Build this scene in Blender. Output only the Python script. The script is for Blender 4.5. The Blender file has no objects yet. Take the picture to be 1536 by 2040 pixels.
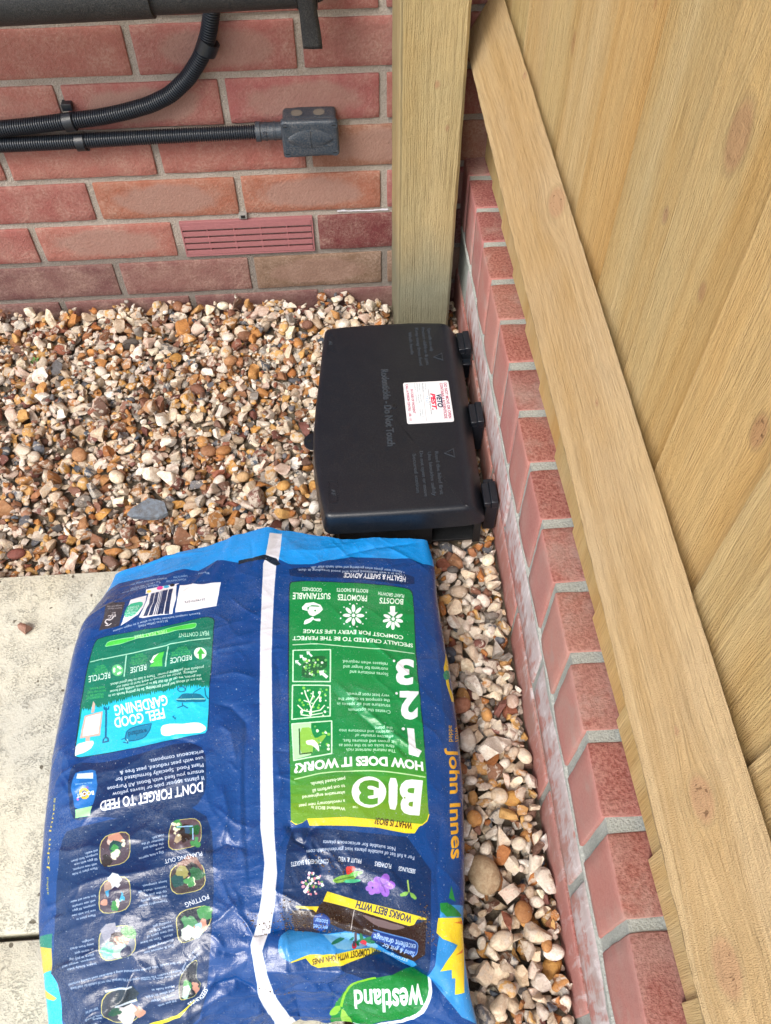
import bpy, math, random
import numpy as np
from mathutils import Vector, Matrix

SC = bpy.context.scene
COL = SC.collection
rad = math.radians

# ------------------------------------------------------------ camera, light, exposure
cam_d = bpy.data.cameras.new('camera'); cam = bpy.data.objects.new('camera', cam_d); COL.objects.link(cam)
cam_d.sensor_fit = 'HORIZONTAL'; cam_d.sensor_width = 36.0; cam_d.lens = 39.07
cam_d.clip_start = 0.02; cam_d.clip_end = 300
CR = [[0.997805, -0.066007, -0.005279], [-0.057087, -0.817081, -0.573689], [0.033554, 0.572731, -0.819056]]
CC = [0.15468, -1.16438, 0.8981]
cam.matrix_world = Matrix(((CR[0][0], -CR[1][0], -CR[2][0], CC[0]), (CR[0][1], -CR[1][1], -CR[2][1], CC[1]), (CR[0][2], -CR[1][2], -CR[2][2], CC[2]), (0, 0, 0, 1)))
SC.camera = cam

SUN_EL, SUN_AZ = 52.0, 215.0            # degrees; azimuth clockwise from +Y
world = bpy.data.worlds.new('World'); SC.world = world; world.use_nodes = True
wn = world.node_tree.nodes; wl = world.node_tree.links
wn.clear()
sky = wn.new('ShaderNodeTexSky'); sky.sky_type = 'NISHITA'; sky.sun_disc = False
sky.sun_elevation = rad(SUN_EL); sky.sun_rotation = rad(SUN_AZ); sky.dust_density = 3.0; sky.air_density = 1.0
hs = wn.new('ShaderNodeHueSaturation'); hs.inputs['Saturation'].default_value = 0.75
bg = wn.new('ShaderNodeBackground'); bg.inputs['Strength'].default_value = 0.145
wo = wn.new('ShaderNodeOutputWorld')
wl.new(sky.outputs[0], hs.inputs['Color']); wl.new(hs.outputs[0], bg.inputs[0]); wl.new(bg.outputs[0], wo.inputs[0])
sun_d = bpy.data.lights.new('sun', 'SUN'); sun_d.energy = 1.35; sun_d.angle = rad(28); sun_d.color = (1.0, .95, .86)
sun = bpy.data.objects.new('sun', sun_d); COL.objects.link(sun)
sd = Vector((math.sin(rad(SUN_AZ)) * math.cos(rad(SUN_EL)), math.cos(rad(SUN_AZ)) * math.cos(rad(SUN_EL)), math.sin(rad(SUN_EL))))
sun.rotation_euler = sd.to_track_quat('Z', 'Y').to_euler()
vs = SC.view_settings
vs.view_transform = 'Standard'; vs.look = 'None'; vs.gamma = 1.0; vs.use_curve_mapping = False; vs.exposure = 1.0

# ------------------------------------------------------------ helpers
def s2l(h):
    v = [int(h[i:i+2], 16) / 255 for i in (0, 2, 4)]
    return tuple(c / 12.92 if c <= .04045 else ((c + .055) / 1.055) ** 2.4 for c in v)
def tag(o, label=None, cat=None, group=None, kind=None):
    if label: o['label'] = label
    if cat: o['category'] = cat
    if group: o['group'] = group
    if kind: o['kind'] = kind
    return o
def thing(name, loc, label, cat, group=None):
    o = bpy.data.objects.new(name, None); o.empty_display_size = .05; COL.objects.link(o); o.location = loc
    return tag(o, label, cat, group)
def link(name, me, mat=None, parent=None, smooth=True, sharp=None):
    o = bpy.data.objects.new(name, me)
    COL.objects.link(o)
    if mat and not me.materials: me.materials.append(mat)
    if parent:
        o.parent = parent; o.matrix_parent_inverse = Matrix.Translation(-parent.location) if parent.type == 'EMPTY' and parent.parent is None else Matrix()
    if smooth and len(me.polygons): me.polygons.foreach_set('use_smooth', np.ones(len(me.polygons), bool))
    if sharp is not None: me.set_sharp_from_angle(angle=rad(sharp))
    return o
def mesh(name, v, f):
    me = bpy.data.meshes.new(name)
    if isinstance(f, np.ndarray):
        v = np.asarray(v, np.float32); f = np.asarray(f, np.int32); k = f.shape[1]
        me.vertices.add(len(v)); me.vertices.foreach_set('co', v.ravel())
        me.loops.add(f.size); me.loops.foreach_set('vertex_index', f.ravel())
        me.polygons.add(len(f)); me.polygons.foreach_set('loop_start', np.arange(0, f.size, k, dtype=np.int32))
        me.polygons.foreach_set('loop_total', np.full(len(f), k, np.int32))
        me.update(calc_edges=True)
    else:
        me.from_pydata([tuple(map(float, p)) for p in v], [], [tuple(q) for q in f]); me.update()
    return me
def attr(me, name, data, typ='FLOAT'):
    a = me.attributes.new(name, typ, 'POINT')
    a.data.foreach_set('value' if typ == 'FLOAT' else 'color', np.asarray(data, np.float32).ravel())
def fbm(shape, scale, seed, octaves=4, aniso=(1, 1)):
    """value noise on a grid, scale = cells across the smaller side of detail"""
    rng = np.random.RandomState(seed); out = np.zeros(shape); amp = 1; tot = 0
    for o in range(octaves):
        ny = max(2, int(scale * aniso[0] * 2 ** o)) + 3; nx = max(2, int(scale * aniso[1] * 2 ** o)) + 3
        g = rng.rand(ny, nx)
        y = np.linspace(0, ny - 2.001, shape[0]); x = np.linspace(0, nx - 2.001, shape[1])
        yi = y.astype(int); xi = x.astype(int); fy = y - yi; fx = x - xi
        fy = (fy * fy * (3 - 2 * fy))[:, None]; fx = (fx * fx * (3 - 2 * fx))[None]
        a = g[np.ix_(yi, xi)]; b = g[np.ix_(yi, xi + 1)]; c = g[np.ix_(yi + 1, xi)]; d = g[np.ix_(yi + 1, xi + 1)]
        out += amp * ((a * (1 - fx) + b * fx) * (1 - fy) + (c * (1 - fx) + d * fx) * fy); tot += amp; amp *= .5
    return out / tot
_H = np.random.RandomState(99).rand(4096)
def n3(p, f, seed=0):
    """3d value noise at points p (n,3)"""
    q = p * f + 37.3 + seed * 11.17; i = np.floor(q).astype(int); r = q - i; r = r * r * (3 - 2 * r)
    def h(a, b, c): return _H[(a * 73 + b * 179 + c * 283 + (a * b) * 7 + seed * 31) % 4096]
    o = 0
    for dx in (0, 1):
        for dy in (0, 1):
            for dz in (0, 1):
                w = (r[:, 0] if dx else 1 - r[:, 0]) * (r[:, 1] if dy else 1 - r[:, 1]) * (r[:, 2] if dz else 1 - r[:, 2])
                o = o + w * h(i[:, 0] + dx, i[:, 1] + dy, i[:, 2] + dz)
    return o
def rough_box(lx, ly, lz, res, r, amp, seed, f=60):
    """box centred on the origin with rounded, slightly worn edges"""
    V = []; F = []
    L = np.array([lx, ly, lz]) / 2
    for ax in range(3):
        u, v = (ax + 1) % 3, (ax + 2) % 3
        nu = max(2, int(round(2 * L[u] / res))) + 1; nv = max(2, int(round(2 * L[v] / res))) + 1
        def sp(n, l):
            a = np.linspace(-l, l, n); e = min(r * .6, l * .3)
            return np.unique(np.r_[-l, -l + e * .45, -l + e, a[1:-1], l - e, l - e * .45, l])
        gu = sp(nu, L[u]); gv = sp(nv, L[v])
        for sg in (-1, 1):
            P = np.zeros((len(gu), len(gv), 3)); P[..., ax] = sg * L[ax]; P[..., u] = gu[:, None]; P[..., v] = gv[None]
            b = sum(len(x) for x in V); V.append(P.reshape(-1, 3))
            for i in range(len(gu) - 1):
                for j in range(len(gv) - 1):
                    q = [b + i * len(gv) + j, b + (i + 1) * len(gv) + j, b + (i + 1) * len(gv) + j + 1, b + i * len(gv) + j + 1]
                    F.append(q if sg > 0 else q[::-1])
    P = np.concatenate(V)
    rr = r * (.6 + .9 * n3(P, f * .8, seed))[:, None]
    c = np.clip(P, -(L - rr), L - rr); d = P - c; n = np.linalg.norm(d, axis=1, keepdims=True)
    nn = d / np.maximum(n, 1e-9)
    Q = c + nn * rr
    k = (n3(P, f, seed + 3) - .5) * 1.2 + (n3(P, f * 3, seed + 5) - .5) * .6
    Q = Q + nn * (k * amp)[:, None]
    # merge coincident vertices
    key = np.round(P * 1e5).astype(np.int64); _, first, inv = np.unique(key, axis=0, return_index=True, return_inverse=True)
    inv = inv.ravel()
    return Q[first], inv[np.array(F, int)]
def box(x0, x1, y0, y1, z0, z1):
    v = [(x, y, z) for x in (x0, x1) for y in (y0, y1) for z in (z0, z1)]
    return v, [(0, 1, 3, 2), (4, 6, 7, 5), (0, 4, 5, 1), (2, 3, 7, 6), (0, 2, 6, 4), (1, 5, 7, 3)]
def tube(path, radius, seg=16, caps=True, prof=None):
    """path (n,3); prof: radius factor per ring"""
    path = np.asarray(path, float); n = len(path)
    t = np.gradient(path, axis=0); t /= np.linalg.norm(t, axis=1, keepdims=True)
    ref = np.array([0, 1.0, 0]) if abs(t[:, 1]).max() < .9 else np.array([0, 0, 1.0])
    a = np.cross(t, ref); a /= np.linalg.norm(a, axis=1, keepdims=True); b = np.cross(t, a)
    th = np.linspace(0, 2 * np.pi, seg, endpoint=False)
    R = np.broadcast_to(np.asarray(radius if prof is None else radius * np.asarray(prof)), (n,))
    P = path[:, None] + R[:, None, None] * (np.cos(th)[None, :, None] * a[:, None] + np.sin(th)[None, :, None] * b[:, None])
    V = P.reshape(-1, 3); i, j = np.meshgrid(np.arange(n - 1), np.arange(seg), indexing='ij'); j2 = (j + 1) % seg
    F = np.stack([i * seg + j, i * seg + j2, (i + 1) * seg + j2, (i + 1) * seg + j], -1).reshape(-1, 4).tolist()
    if caps: F += [list(range(seg)), list(range((n - 1) * seg, n * seg))[::-1]]
    return V, F
def extrude(poly, axis_o, ax, ay, az, d0, d1):
    """polygon (2d) in the plane ax/ay at origin axis_o pushed from d0 to d1 along az"""
    o = np.array(axis_o, float); ax, ay, az = map(lambda q: np.array(q, float), (ax, ay, az)); n = len(poly)
    V = [o + ax * p[0] + ay * p[1] + az * d0 for p in poly] + [o + ax * p[0] + ay * p[1] + az * d1 for p in poly]
    F = [list(range(n))[::-1], list(range(n, 2 * n))] + [[i, (i + 1) % n, n + (i + 1) % n, n + i] for i in range(n)]
    return V, F
def bevel(o, w=.001, seg=2, ang=30):
    m = o.modifiers.new('bevel', 'BEVEL'); m.width = w; m.segments = seg; m.limit_method = 'ANGLE'; m.angle_limit = rad(ang); m.harden_normals = False
    return o
def part(name, vf, mat, parent, bev=0, smooth=False, sharp=None, seg=2):
    o = link(name, mesh(name, *vf), mat, parent, smooth or bev > 0, sharp if sharp is not None else (35 if (smooth or bev > 0) else None))
    if bev: bevel(o, bev, seg)
    return o

# ------------------------------------------------------------ materials
class M:
    def __init__(s, name):
        s.m = bpy.data.materials.new(name); s.m.use_nodes = True; s.t = s.m.node_tree; s.N = s.t.nodes; s.p = s.N['Principled BSDF']; s.L = s.t.links
    def n(s, typ, **kw):
        x = s.N.new(typ)
        for k, v in kw.items():
            if k.startswith('i_'):
                key = k[2:]; key = int(key) if key.isdigit() else key.replace('_', ' ')
                x.inputs[key].default_value = v
            else: setattr(x, k, v)
        return x
    def l(s, a, b): s.L.new(a, b)
    def noise(s, vec, scale, detail=4, rough=.55, dist=0, dim='3D'):
        x = s.n('ShaderNodeTexNoise', noise_dimensions=dim); x.inputs['Scale'].default_value = scale; x.inputs['Detail'].default_value = detail
        x.inputs['Roughness'].default_value = rough; x.inputs['Distortion'].default_value = dist
        if vec is not None: s.l(vec, x.inputs['Vector'])
        return x.outputs['Fac']
    def ramp(s, f, stops, interp='LINEAR'):
        x = s.n('ShaderNodeValToRGB'); x.color_ramp.interpolation = interp; e = x.color_ramp.elements
        while len(e) < len(stops): e.new(.5)
        for q, (p, c) in zip(e, stops):
            q.position = p; c = (c, c, c) if isinstance(c, (int, float)) else c; q.color = (*c[:3], 1)
        s.l(f, x.inputs[0]); return x.outputs[0]
    def mix(s, f, a, b, bt='MIX'):
        x = s.n('ShaderNodeMix', data_type='RGBA', blend_type=bt, clamp_factor=True)
        for v, i in ((f, 0), (a, 6), (b, 7)):
            if isinstance(v, (int, float)): x.inputs[i].default_value = v
            elif isinstance(v, tuple): x.inputs[i].default_value = (*v[:3], 1)
            else: s.l(v, x.inputs[i])
        return x.outputs[2]
    def math(s, op, a, b=0.0, c=0.0, clamp=False):
        x = s.n('ShaderNodeMath', operation=op, use_clamp=clamp)
        for i, v in enumerate((a, b, c)):
            if isinstance(v, (int, float)): x.inputs[i].default_value = v
            else: s.l(v, x.inputs[i])
        return x.outputs[0]
    def bump(s, h, dist, strength=1.0, normal=None):
        x = s.n('ShaderNodeBump'); x.inputs['Strength'].default_value = strength; x.inputs['Distance'].default_value = dist; s.l(h, x.inputs['Height'])
        if normal: s.l(normal, x.inputs['Normal'])
        return x.outputs[0]
    def obj(s): return s.n('ShaderNodeTexCoord').outputs['Object']
    def pos(s): return s.n('ShaderNodeNewGeometry').outputs['Position']
    def xyz(s, v): return s.n('ShaderNodeSeparateXYZ'), v
    def sep(s, v):
        x = s.n('ShaderNodeSeparateXYZ'); s.l(v, x.inputs[0]); return x.outputs
    def comb(s, x, y, z):
        c = s.n('ShaderNodeCombineXYZ')
        for i, v in enumerate((x, y, z)):
            if isinstance(v, (int, float)): c.inputs[i].default_value = v
            else: s.l(v, c.inputs[i])
        return c.outputs[0]
    def scalev(s, v, sc):
        x = s.n('ShaderNodeMapping'); s.l(v, x.inputs[0]); x.inputs['Scale'].default_value = sc; return x.outputs[0]
    def at(s, name, out='Fac'): return s.n('ShaderNodeAttribute', attribute_name=name).outputs[out]
    def oc(s): return s.n('ShaderNodeObjectInfo')
    def fin(s, col=None, rough=None, normal=None, spec=None, metal=None):
        for k, v in (('Base Color', col), ('Roughness', rough), ('Normal', normal), ('Specular IOR Level', spec), ('Metallic', metal)):
            if v is None: continue
            if isinstance(v, (int, float)): s.p.inputs[k].default_value = v
            elif isinstance(v, tuple): s.p.inputs[k].default_value = (*v[:3], 1)
            else: s.l(v, s.p.inputs[k])
        return s.m

def brick_mat():
    m = M('brick'); g = m.pos(); oi = m.oc(); o = m.obj()
    col = oi.outputs['Color']; r = oi.outputs['Random']
    n1 = m.noise(g, 26, 5, .6); n2 = m.noise(g, 260, 4, .65); n3_ = m.noise(g, 900, 3, .6)
    dark = m.mix(.5, col, (.72, .66, .62), 'MULTIPLY'); lite = m.mix(.45, col, (.47, .35, .28))
    c = m.mix(m.ramp(n1, [(.38, 0), (.68, 1)]), col, lite); c = m.mix(m.ramp(n2, [(.40, .75), (.62, 0)]), c, dark)
    c = m.mix(m.ramp(n3_, [(.60, 0), (.72, .45)]), c, (.62, .50, .43))
    # washed-out oval of old mortar wiped over the middle of the face (alpha of the object colour)
    s = m.sep(o); dx = m.math('MULTIPLY', s[0], 11.0); dz = m.math('MULTIPLY', s[2], 34.0)
    w = m.math('ADD', m.math('MULTIPLY', m.noise(g, 30, 3), 1.2), -.6)
    d = m.math('ADD', m.math('ADD', m.math('MULTIPLY', dx, dx), m.math('MULTIPLY', dz, dz)), w)
    ov = m.math('MULTIPLY', m.ramp(d, [(.55, 1), (.95, 0)]), m.math('SUBTRACT', 1.0, oi.outputs['Alpha']))
    c = m.mix(m.math('MULTIPLY', ov, .8), c, (.31, .19, .155))
    h = m.math('ADD', m.math('MULTIPLY', n2, 1.0), m.math('MULTIPLY', n3_, .35)); h = m.math('ADD', h, m.math('MULTIPLY', m.noise(g, 90, 4), .8))
    return m.fin(c, .88, m.bump(h, .0016), .25)
def lowbrick_mat():
    m = M('low_wall_brick'); g = m.pos(); oi = m.oc(); col = oi.outputs['Color']; s = m.sep(g)
    n1 = m.noise(g, 22, 5, .6); n2 = m.noise(g, 330, 4, .65); n3_ = m.noise(g, 1100, 2, .6)
    nrm = m.sep(m.n('ShaderNodeNewGeometry').outputs['True Normal']); top = m.ramp(nrm[2], [(.5, 0), (.8, 1)])
    c = m.mix(m.ramp(n1, [(.35, 0), (.7, .7)]), col, m.mix(.5, col, (.42, .22, .17)))
    cut = m.mix(m.ramp(n2, [(.38, 1), (.60, 0)]), m.mix(.22, m.mix(1.0, c, (.90, .84, .80), 'MULTIPLY'), (.40, .29, .25)), m.mix(1.0, c, (.58, .50, .47), 'MULTIPLY'))
    face = m.mix(m.ramp(n2, [(.35, .35), (.55, 0)]), m.mix(.35, c, (.54, .30, .27)), m.mix(1.0, c, (.85, .75, .72), 'MULTIPLY'))
    c = m.mix(top, face, cut); c = m.mix(m.ramp(m.noise(g, 9, 4, .6), [(.45, 0), (.68, .4)]), c, (.33, .26, .23))
    # cement smeared and drawn along the bed joint, thinning up and down
    st = m.noise(m.scalev(g, (1, 95, 22)), 1.0, 4, .6, .6); st2 = m.noise(m.scalev(g, (1, 24, 60)), 1.0, 4, .6, 1.0)
    band = m.ramp(m.math('ABSOLUTE', m.math('SUBTRACT', s[2], .046)), [(.02, 1), (.16, .5)])
    sm = m.math('MULTIPLY', m.math('ADD', m.math('MULTIPLY', st, .6), m.math('MULTIPLY', st2, .5)), band)
    below = m.ramp(s[2], [(.052, 1), (.060, 0)])
    f = m.math('MULTIPLY', m.ramp(sm, [(.40, 0), (.53, .85)]), below)
    c = m.mix(f, c, (.50, .46, .46)); c = m.mix(m.math('MULTIPLY', m.ramp(st, [(.53, 0), (.66, .85)]), m.math('MULTIPLY', below, m.ramp(s[2], [(-.06, .2), (0, 1)]))), c, (.64, .60, .60))
    dirt = m.math('MULTIPLY', m.ramp(n1, [(.54, 0), (.70, .5)]), 1.0); c = m.mix(dirt, c, (.36, .27, .24))
    h = m.math('ADD', m.math('MULTIPLY', n2, m.math('ADD', .3, m.math('MULTIPLY', top, .8))), m.math('MULTIPLY', n3_, .3))
    return m.fin(c, .85, m.bump(h, .0018), .25)
def mortar_mat(name, c1, c2, sc=1.0):
    m = M(name); g = m.pos(); n1 = m.noise(g, 14, 5, .6); n2 = m.noise(g, 420, 4, .7); n3_ = m.noise(g, 1400, 2)
    c = m.mix(m.ramp(n1, [(.35, 0), (.65, 1)]), c1, c2); c = m.mix(m.ramp(n2, [(.35, .6), (.55, 0)]), c, tuple(x * .62 for x in c1))
    c = m.mix(m.ramp(n3_, [(.62, 0), (.75, .5)]), c, (.62, .60, .55))
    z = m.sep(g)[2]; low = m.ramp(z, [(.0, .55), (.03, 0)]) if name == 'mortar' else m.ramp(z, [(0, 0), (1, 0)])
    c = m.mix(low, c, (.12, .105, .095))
    return m.fin(c, .92, m.bump(m.math('ADD', m.math('MULTIPLY', n2, 1.2), m.noise(g, 110, 4)), .0030 * sc), .2)
def wood_mat(name, pale, mid, dark, tint, tintamt=.5, green=0.0, rough=.8, fuzz=1.0, grain=.34, checks=0.0):
    m = M(name); gx = m.at('gx'); gz = m.at('gz'); kn = m.at('kn'); oi = m.oc(); rnd = m.math('MULTIPLY', oi.outputs['Random'], 37.0)
    v = m.comb(gx, gz, rnd)
    # grain bands follow gx (the cross-grain line number, already bent round the knots)
    wob = m.noise(m.comb(m.math('MULTIPLY', gx, 8), m.math('MULTIPLY', gz, 3), rnd), 1.0, 3)
    gx2 = m.math('ADD', gx, m.math('MULTIPLY', wob, .016))
    b1 = m.noise(m.comb(m.math('MULTIPLY', gx2, 260), m.math('MULTIPLY', gz, 1.6), rnd), 1.0, 3, .6)
    b2 = m.noise(m.comb(m.math('MULTIPLY', gx2, 34), m.math('MULTIPLY', gz, .9), rnd), 1.0, 3, .5)
    b3 = m.noise(m.comb(m.math('MULTIPLY', gx2, 900), m.math('MULTIPLY', gz, 22), rnd), 1.0, 3, .6)
    bl = m.noise(m.comb(m.math('MULTIPLY', gx, 12), m.math('MULTIPLY', gz, 5), rnd), 1.0, 4, .6)
    c = m.mix(m.ramp(b2, [(.34, 0), (.66, 1)]), pale, mid); c = m.mix(m.ramp(b1, [(.42, .0), (.66, grain)]), c, dark)
    c = m.mix(m.ramp(bl, [(.45, 0), (.68, tintamt)]), c, tint)
    c = m.mix(m.ramp(b3, [(.34, .30), (.48, 0)]), c, tuple(x * .55 for x in dark))
    c = m.mix(m.ramp(b3, [(.62, 0), (.78, .45)]), c, tuple(min(1, x * 1.35) for x in pale))
    if green:
        z = m.sep(m.pos())[2]; f = m.math('MULTIPLY', m.ramp(z, [(-.1, .85), (.14, 0)] if False else [(.0, .8), (.12, 0)]), green)
        c = m.mix(f, c, (.20, .21, .155))
    # knots: reddish heart with a dark rim and check
    c = m.mix(m.ramp(kn, [(.32, 0), (.50, .6), (.58, .2)]), c, (.34, .25, .13)); c = m.mix(m.ramp(kn, [(.46, 0), (.68, .85)]), c, (.38, .235, .13))
    kk = m.noise(m.comb(m.math('MULTIPLY', gx, 700), m.math('MULTIPLY', gz, 190), rnd), 1.0, 2)
    c = m.mix(m.math('MULTIPLY', m.ramp(kn, [(.68, 0), (.75, 1)]), m.ramp(kk, [(.36, .7), (.40, 0)])), c, (.10, .05, .025))
    c = m.mix(m.math('MULTIPLY', m.at('og'), .55), c, m.mix(m.ramp(b2, [(.3, 0), (.7, 1)]), s2l('bc9658'), s2l('a67e42')))
    tc = m.mix(1.0, c, oi.outputs['Color'], 'MULTIPLY')
    if checks:
        ck = m.noise(m.comb(m.math('MULTIPLY', gx2, 380), m.math('MULTIPLY', gz, 7), rnd), 1.0, 2, .5); tc = m.mix(m.ramp(ck, [(.30, checks), (.36, 0)]), tc, tuple(x * .30 for x in dark))
    fz = m.noise(m.scalev(m.pos(), (1, 1, .35)), 1300, 2)
    h = m.math('ADD', m.math('MULTIPLY', b3, 1.0), m.math('MULTIPLY', b1, .9)); h = m.math('ADD', h, m.math('MULTIPLY', fz, .55 * fuzz))
    h = m.math('ADD', h, m.math('MULTIPLY', m.noise(m.comb(m.math('MULTIPLY', gx, 120), m.math('MULTIPLY', gz, 60), rnd), 1.0, 4), .8 * fuzz))
    return m.fin(tc, rough, m.bump(h, .0016), .2)
def plastic(name, c, rough=.42, dust=.25, bumpd=.0003, scale=1500):
    m = M(name); g = m.pos(); n = m.noise(g, scale, 2, .6); n1 = m.noise(g, 40, 5, .65); n2 = m.noise(g, 500, 3, .7)
    col = m.mix(m.math('MULTIPLY', m.ramp(n1, [(.40, dust * .4), (.8, dust)]), m.ramp(n2, [(.42, 0), (.7, 1)])), c, (.22, .20, .18))
    col = m.mix(m.ramp(m.noise(g, 1100, 1), [(.76, 0), (.80, dust * 1.2)]), col, (.45, .43, .4))
    return m.fin(col, m.ramp(n1, [(.2, rough - .03), (.9, rough + .05)]), m.bump(n, bumpd), .5)
def stone_mat():
    m = M('flint'); g = m.pos(); c0 = m.at('col', 'Color'); cx = m.at('cortex')
    n1 = m.noise(g, 120, 4, .6, .4); n2 = m.noise(g, 420, 4, .6); n3_ = m.noise(g, 1500, 2)
    c = m.mix(m.ramp(n1, [(.38, 0), (.62, .75)]), c0, m.mix(1.0, c0, (.62, .50, .42), 'MULTIPLY'))
    c = m.mix(m.math('MULTIPLY', m.ramp(m.math('ADD', n1, m.math('MULTIPLY', cx, .28)), [(.68, 0), (.76, 1)]), .75), c, (.60, .54, .45))
    c = m.mix(m.ramp(n2, [(.34, .55), (.48, 0)]), c, m.mix(1.0, c0, (.52, .46, .42), 'MULTIPLY')); c = m.mix(m.ramp(n3_, [(.64, 0), (.76, .35)]), c, (.62, .58, .52))
    return m.fin(c, m.ramp(n1, [(.3, .50), (.7, .8)]), m.bump(m.math('ADD', n2, m.math('MULTIPLY', n3_, .4)), .0012), .4)
def slab_mat():
    m = M('paving_slab'); g = m.pos(); n1 = m.noise(g, 7, 5, .6, .3); n2 = m.noise(g, 34, 5, .65, .5); n3_ = m.noise(g, 300, 4, .7); n4 = m.noise(g, 1300, 2)
    pale = s2l('cecbb6'); c = m.mix(m.ramp(n1, [(.35, 0), (.65, 1)]), pale, s2l('bdbdb0'))
    pits = m.math('MULTIPLY', m.ramp(m.noise(m.scalev(g, (1, 1.6, 1)), 420, 2, .5), [(.53, 0), (.585, 1)]), m.ramp(n2, [(.44, 0), (.60, 1)]))
    c = m.mix(m.math('MULTIPLY', pits, .45), c, s2l('77776f')); c = m.mix(m.ramp(n3_, [(.33, .4), (.46, 0)]), c, s2l('9a9684'))
    c = m.mix(m.ramp(m.noise(g, 90, 1), [(.745, 0), (.77, .9)]), c, s2l('5c5648')); c = m.mix(m.ramp(n4, [(.62, 0), (.75, .4)]), c, s2l('dedccb'))
    h = m.math('SUBTRACT', m.math('ADD', n3_, m.math('MULTIPLY', n2, 2.0)), m.math('MULTIPLY', pits, .9))
    return m.fin(c, .85, m.bump(h, .0011), .25)
def plain(name, c, rough=.6, spec=.3):
    m = M(name); n = m.noise(m.pos(), 300, 3); c2 = m.mix(m.ramp(n, [(.35, .25), (.6, 0)]), c, tuple(x * .6 for x in c)); return m.fin(c2, rough, None, spec)

BRICK = brick_mat(); LOWB = lowbrick_mat()
MORTAR = mortar_mat('mortar', s2l('aaa094'), s2l('b9b0a6')); LMORTAR = mortar_mat('low_wall_mortar', s2l('a0a6a0'), s2l('b4b8b2'), .8)
W_BOARD = wood_mat('fence_board_wood', s2l('cbb283'), s2l('bea06c'), s2l('a88a58'), s2l('b8aa84'), .40, 0, .8, 1.3, .24)
W_RAIL = wood_mat('rail_wood', s2l('bea67e'), s2l('b09468'), s2l('94784c'), s2l('b4a080'), .5, 0, .85, 1.3)
W_POST = wood_mat('post_wood', s2l('b8a67c'), s2l('aa966a'), s2l('907c54'), s2l('a69e7c'), .5, 1.0, .85, 1.2, .26, .35)
BLACK = plastic('black_plastic', s2l('0f1720'), .30, .10, .00018, 1500); BLACK2 = plastic('black_conduit_plastic', s2l('1a242f'), .33, .22, .0001); TRAY = plastic('shaded_tray_plastic', s2l('0c1014'), .5, .1)  # tray colour darkened to paint in the shade under the lid
HIGHLIT = plastic('highlit_black_plastic', s2l('2d363f'), .45, .15, .0002, 1200)  # paler black: edge highlights of the raised lettering and triangles painted into the colour
BLACK3 = plastic('black_pipe_foam', s2l('12181c'), .5, .3, .0009, 900); BLACK4 = plastic('dusty_box_plastic', s2l('24323f'), .40, .62, .0004, 700)
FLINT = stone_mat(); SLAB = slab_mat(); SOIL = mortar_mat('grit_bed', s2l('7a6f60'), s2l('8a7e6c'), 1.5)
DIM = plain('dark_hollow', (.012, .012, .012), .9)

# ------------------------------------------------------------ ground and paving
GZ = -.093
gnd = link('ground', mesh('ground', [(-60, -60, -.160), (60, -60, -.160), (60, 60, -.160), (-60, 60, -.160)], [(0, 1, 2, 3)]), SOIL, None, False); tag(gnd, kind='structure')
bed = link('gravel_bed', mesh('gravel_bed', *box(-1.4, .352, -1.9, .004, -.158, -.122)), SOIL, None, False); tag(bed, kind='structure')
pav = link('paving', mesh('paving', *box(-2.6, .10, -2.9, -.560, -.1575, -.128)), SOIL, None, False); tag(pav, kind='structure')
sl_i = 0
for (x0, x1) in ((-2.6, -1.7), (-1.694, -.794), (-.788, .112)):
    for (y0, y1) in ((-.9945, -.5445), (-1.451, -1.001), (-1.908, -1.458), (-2.365, -1.915), (-2.82, -2.37)):
        v, f = rough_box(x1 - x0, y1 - y0, .036, .06, .0025, .0006, sl_i, 25)
        o = link('slab', mesh('slab', v, f), SLAB, pav, True, 40); o.location = ((x0 + x1) / 2, (y0 + y1) / 2, -.1095); o.matrix_parent_inverse = Matrix(); sl_i += 1

# ------------------------------------------------------------ house wall
rng = random.Random(5)
wall = thing('house_wall', (0, 0, -.16), 'red brick house wall with grey mortar, behind the conduits and the timber post', 'wall')
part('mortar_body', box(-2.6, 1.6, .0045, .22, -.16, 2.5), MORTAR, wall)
variants = []
for k in range(8):
    v, f = rough_box(.215, .10, .065, .014, .0026, .0010, 20 + k, 55)
    variants.append(mesh('brick', v, f)); variants[-1].materials.append(BRICK)
half = []
for k in range(2):
    v, f = rough_box(.1025, .10, .065, .016, .0036, .0011, 40 + k, 55); half.append(mesh('brick', v, f)); half[-1].materials.append(BRICK)
REDS = ['985f56', '9c655b', '965d57', '985c59', '9a6862', '935b55']
for me in variants + half: me.polygons.foreach_set('use_smooth', np.ones(len(me.polygons), bool))
def brick(parent, me, loc, col, oval, label=None):
    o = bpy.data.objects.new('brick', me); COL.objects.link(o); o.parent = parent; o.matrix_parent_inverse = Matrix.Translation(-parent.location)
    o.location = loc; o.color = (*s2l(col), 1 - oval); o.rotation_euler = (rng.uniform(-.004, .004), rng.uniform(-.004, .004), rng.uniform(-.004, .004))
    if label: o['label'] = label
    return o
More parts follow.
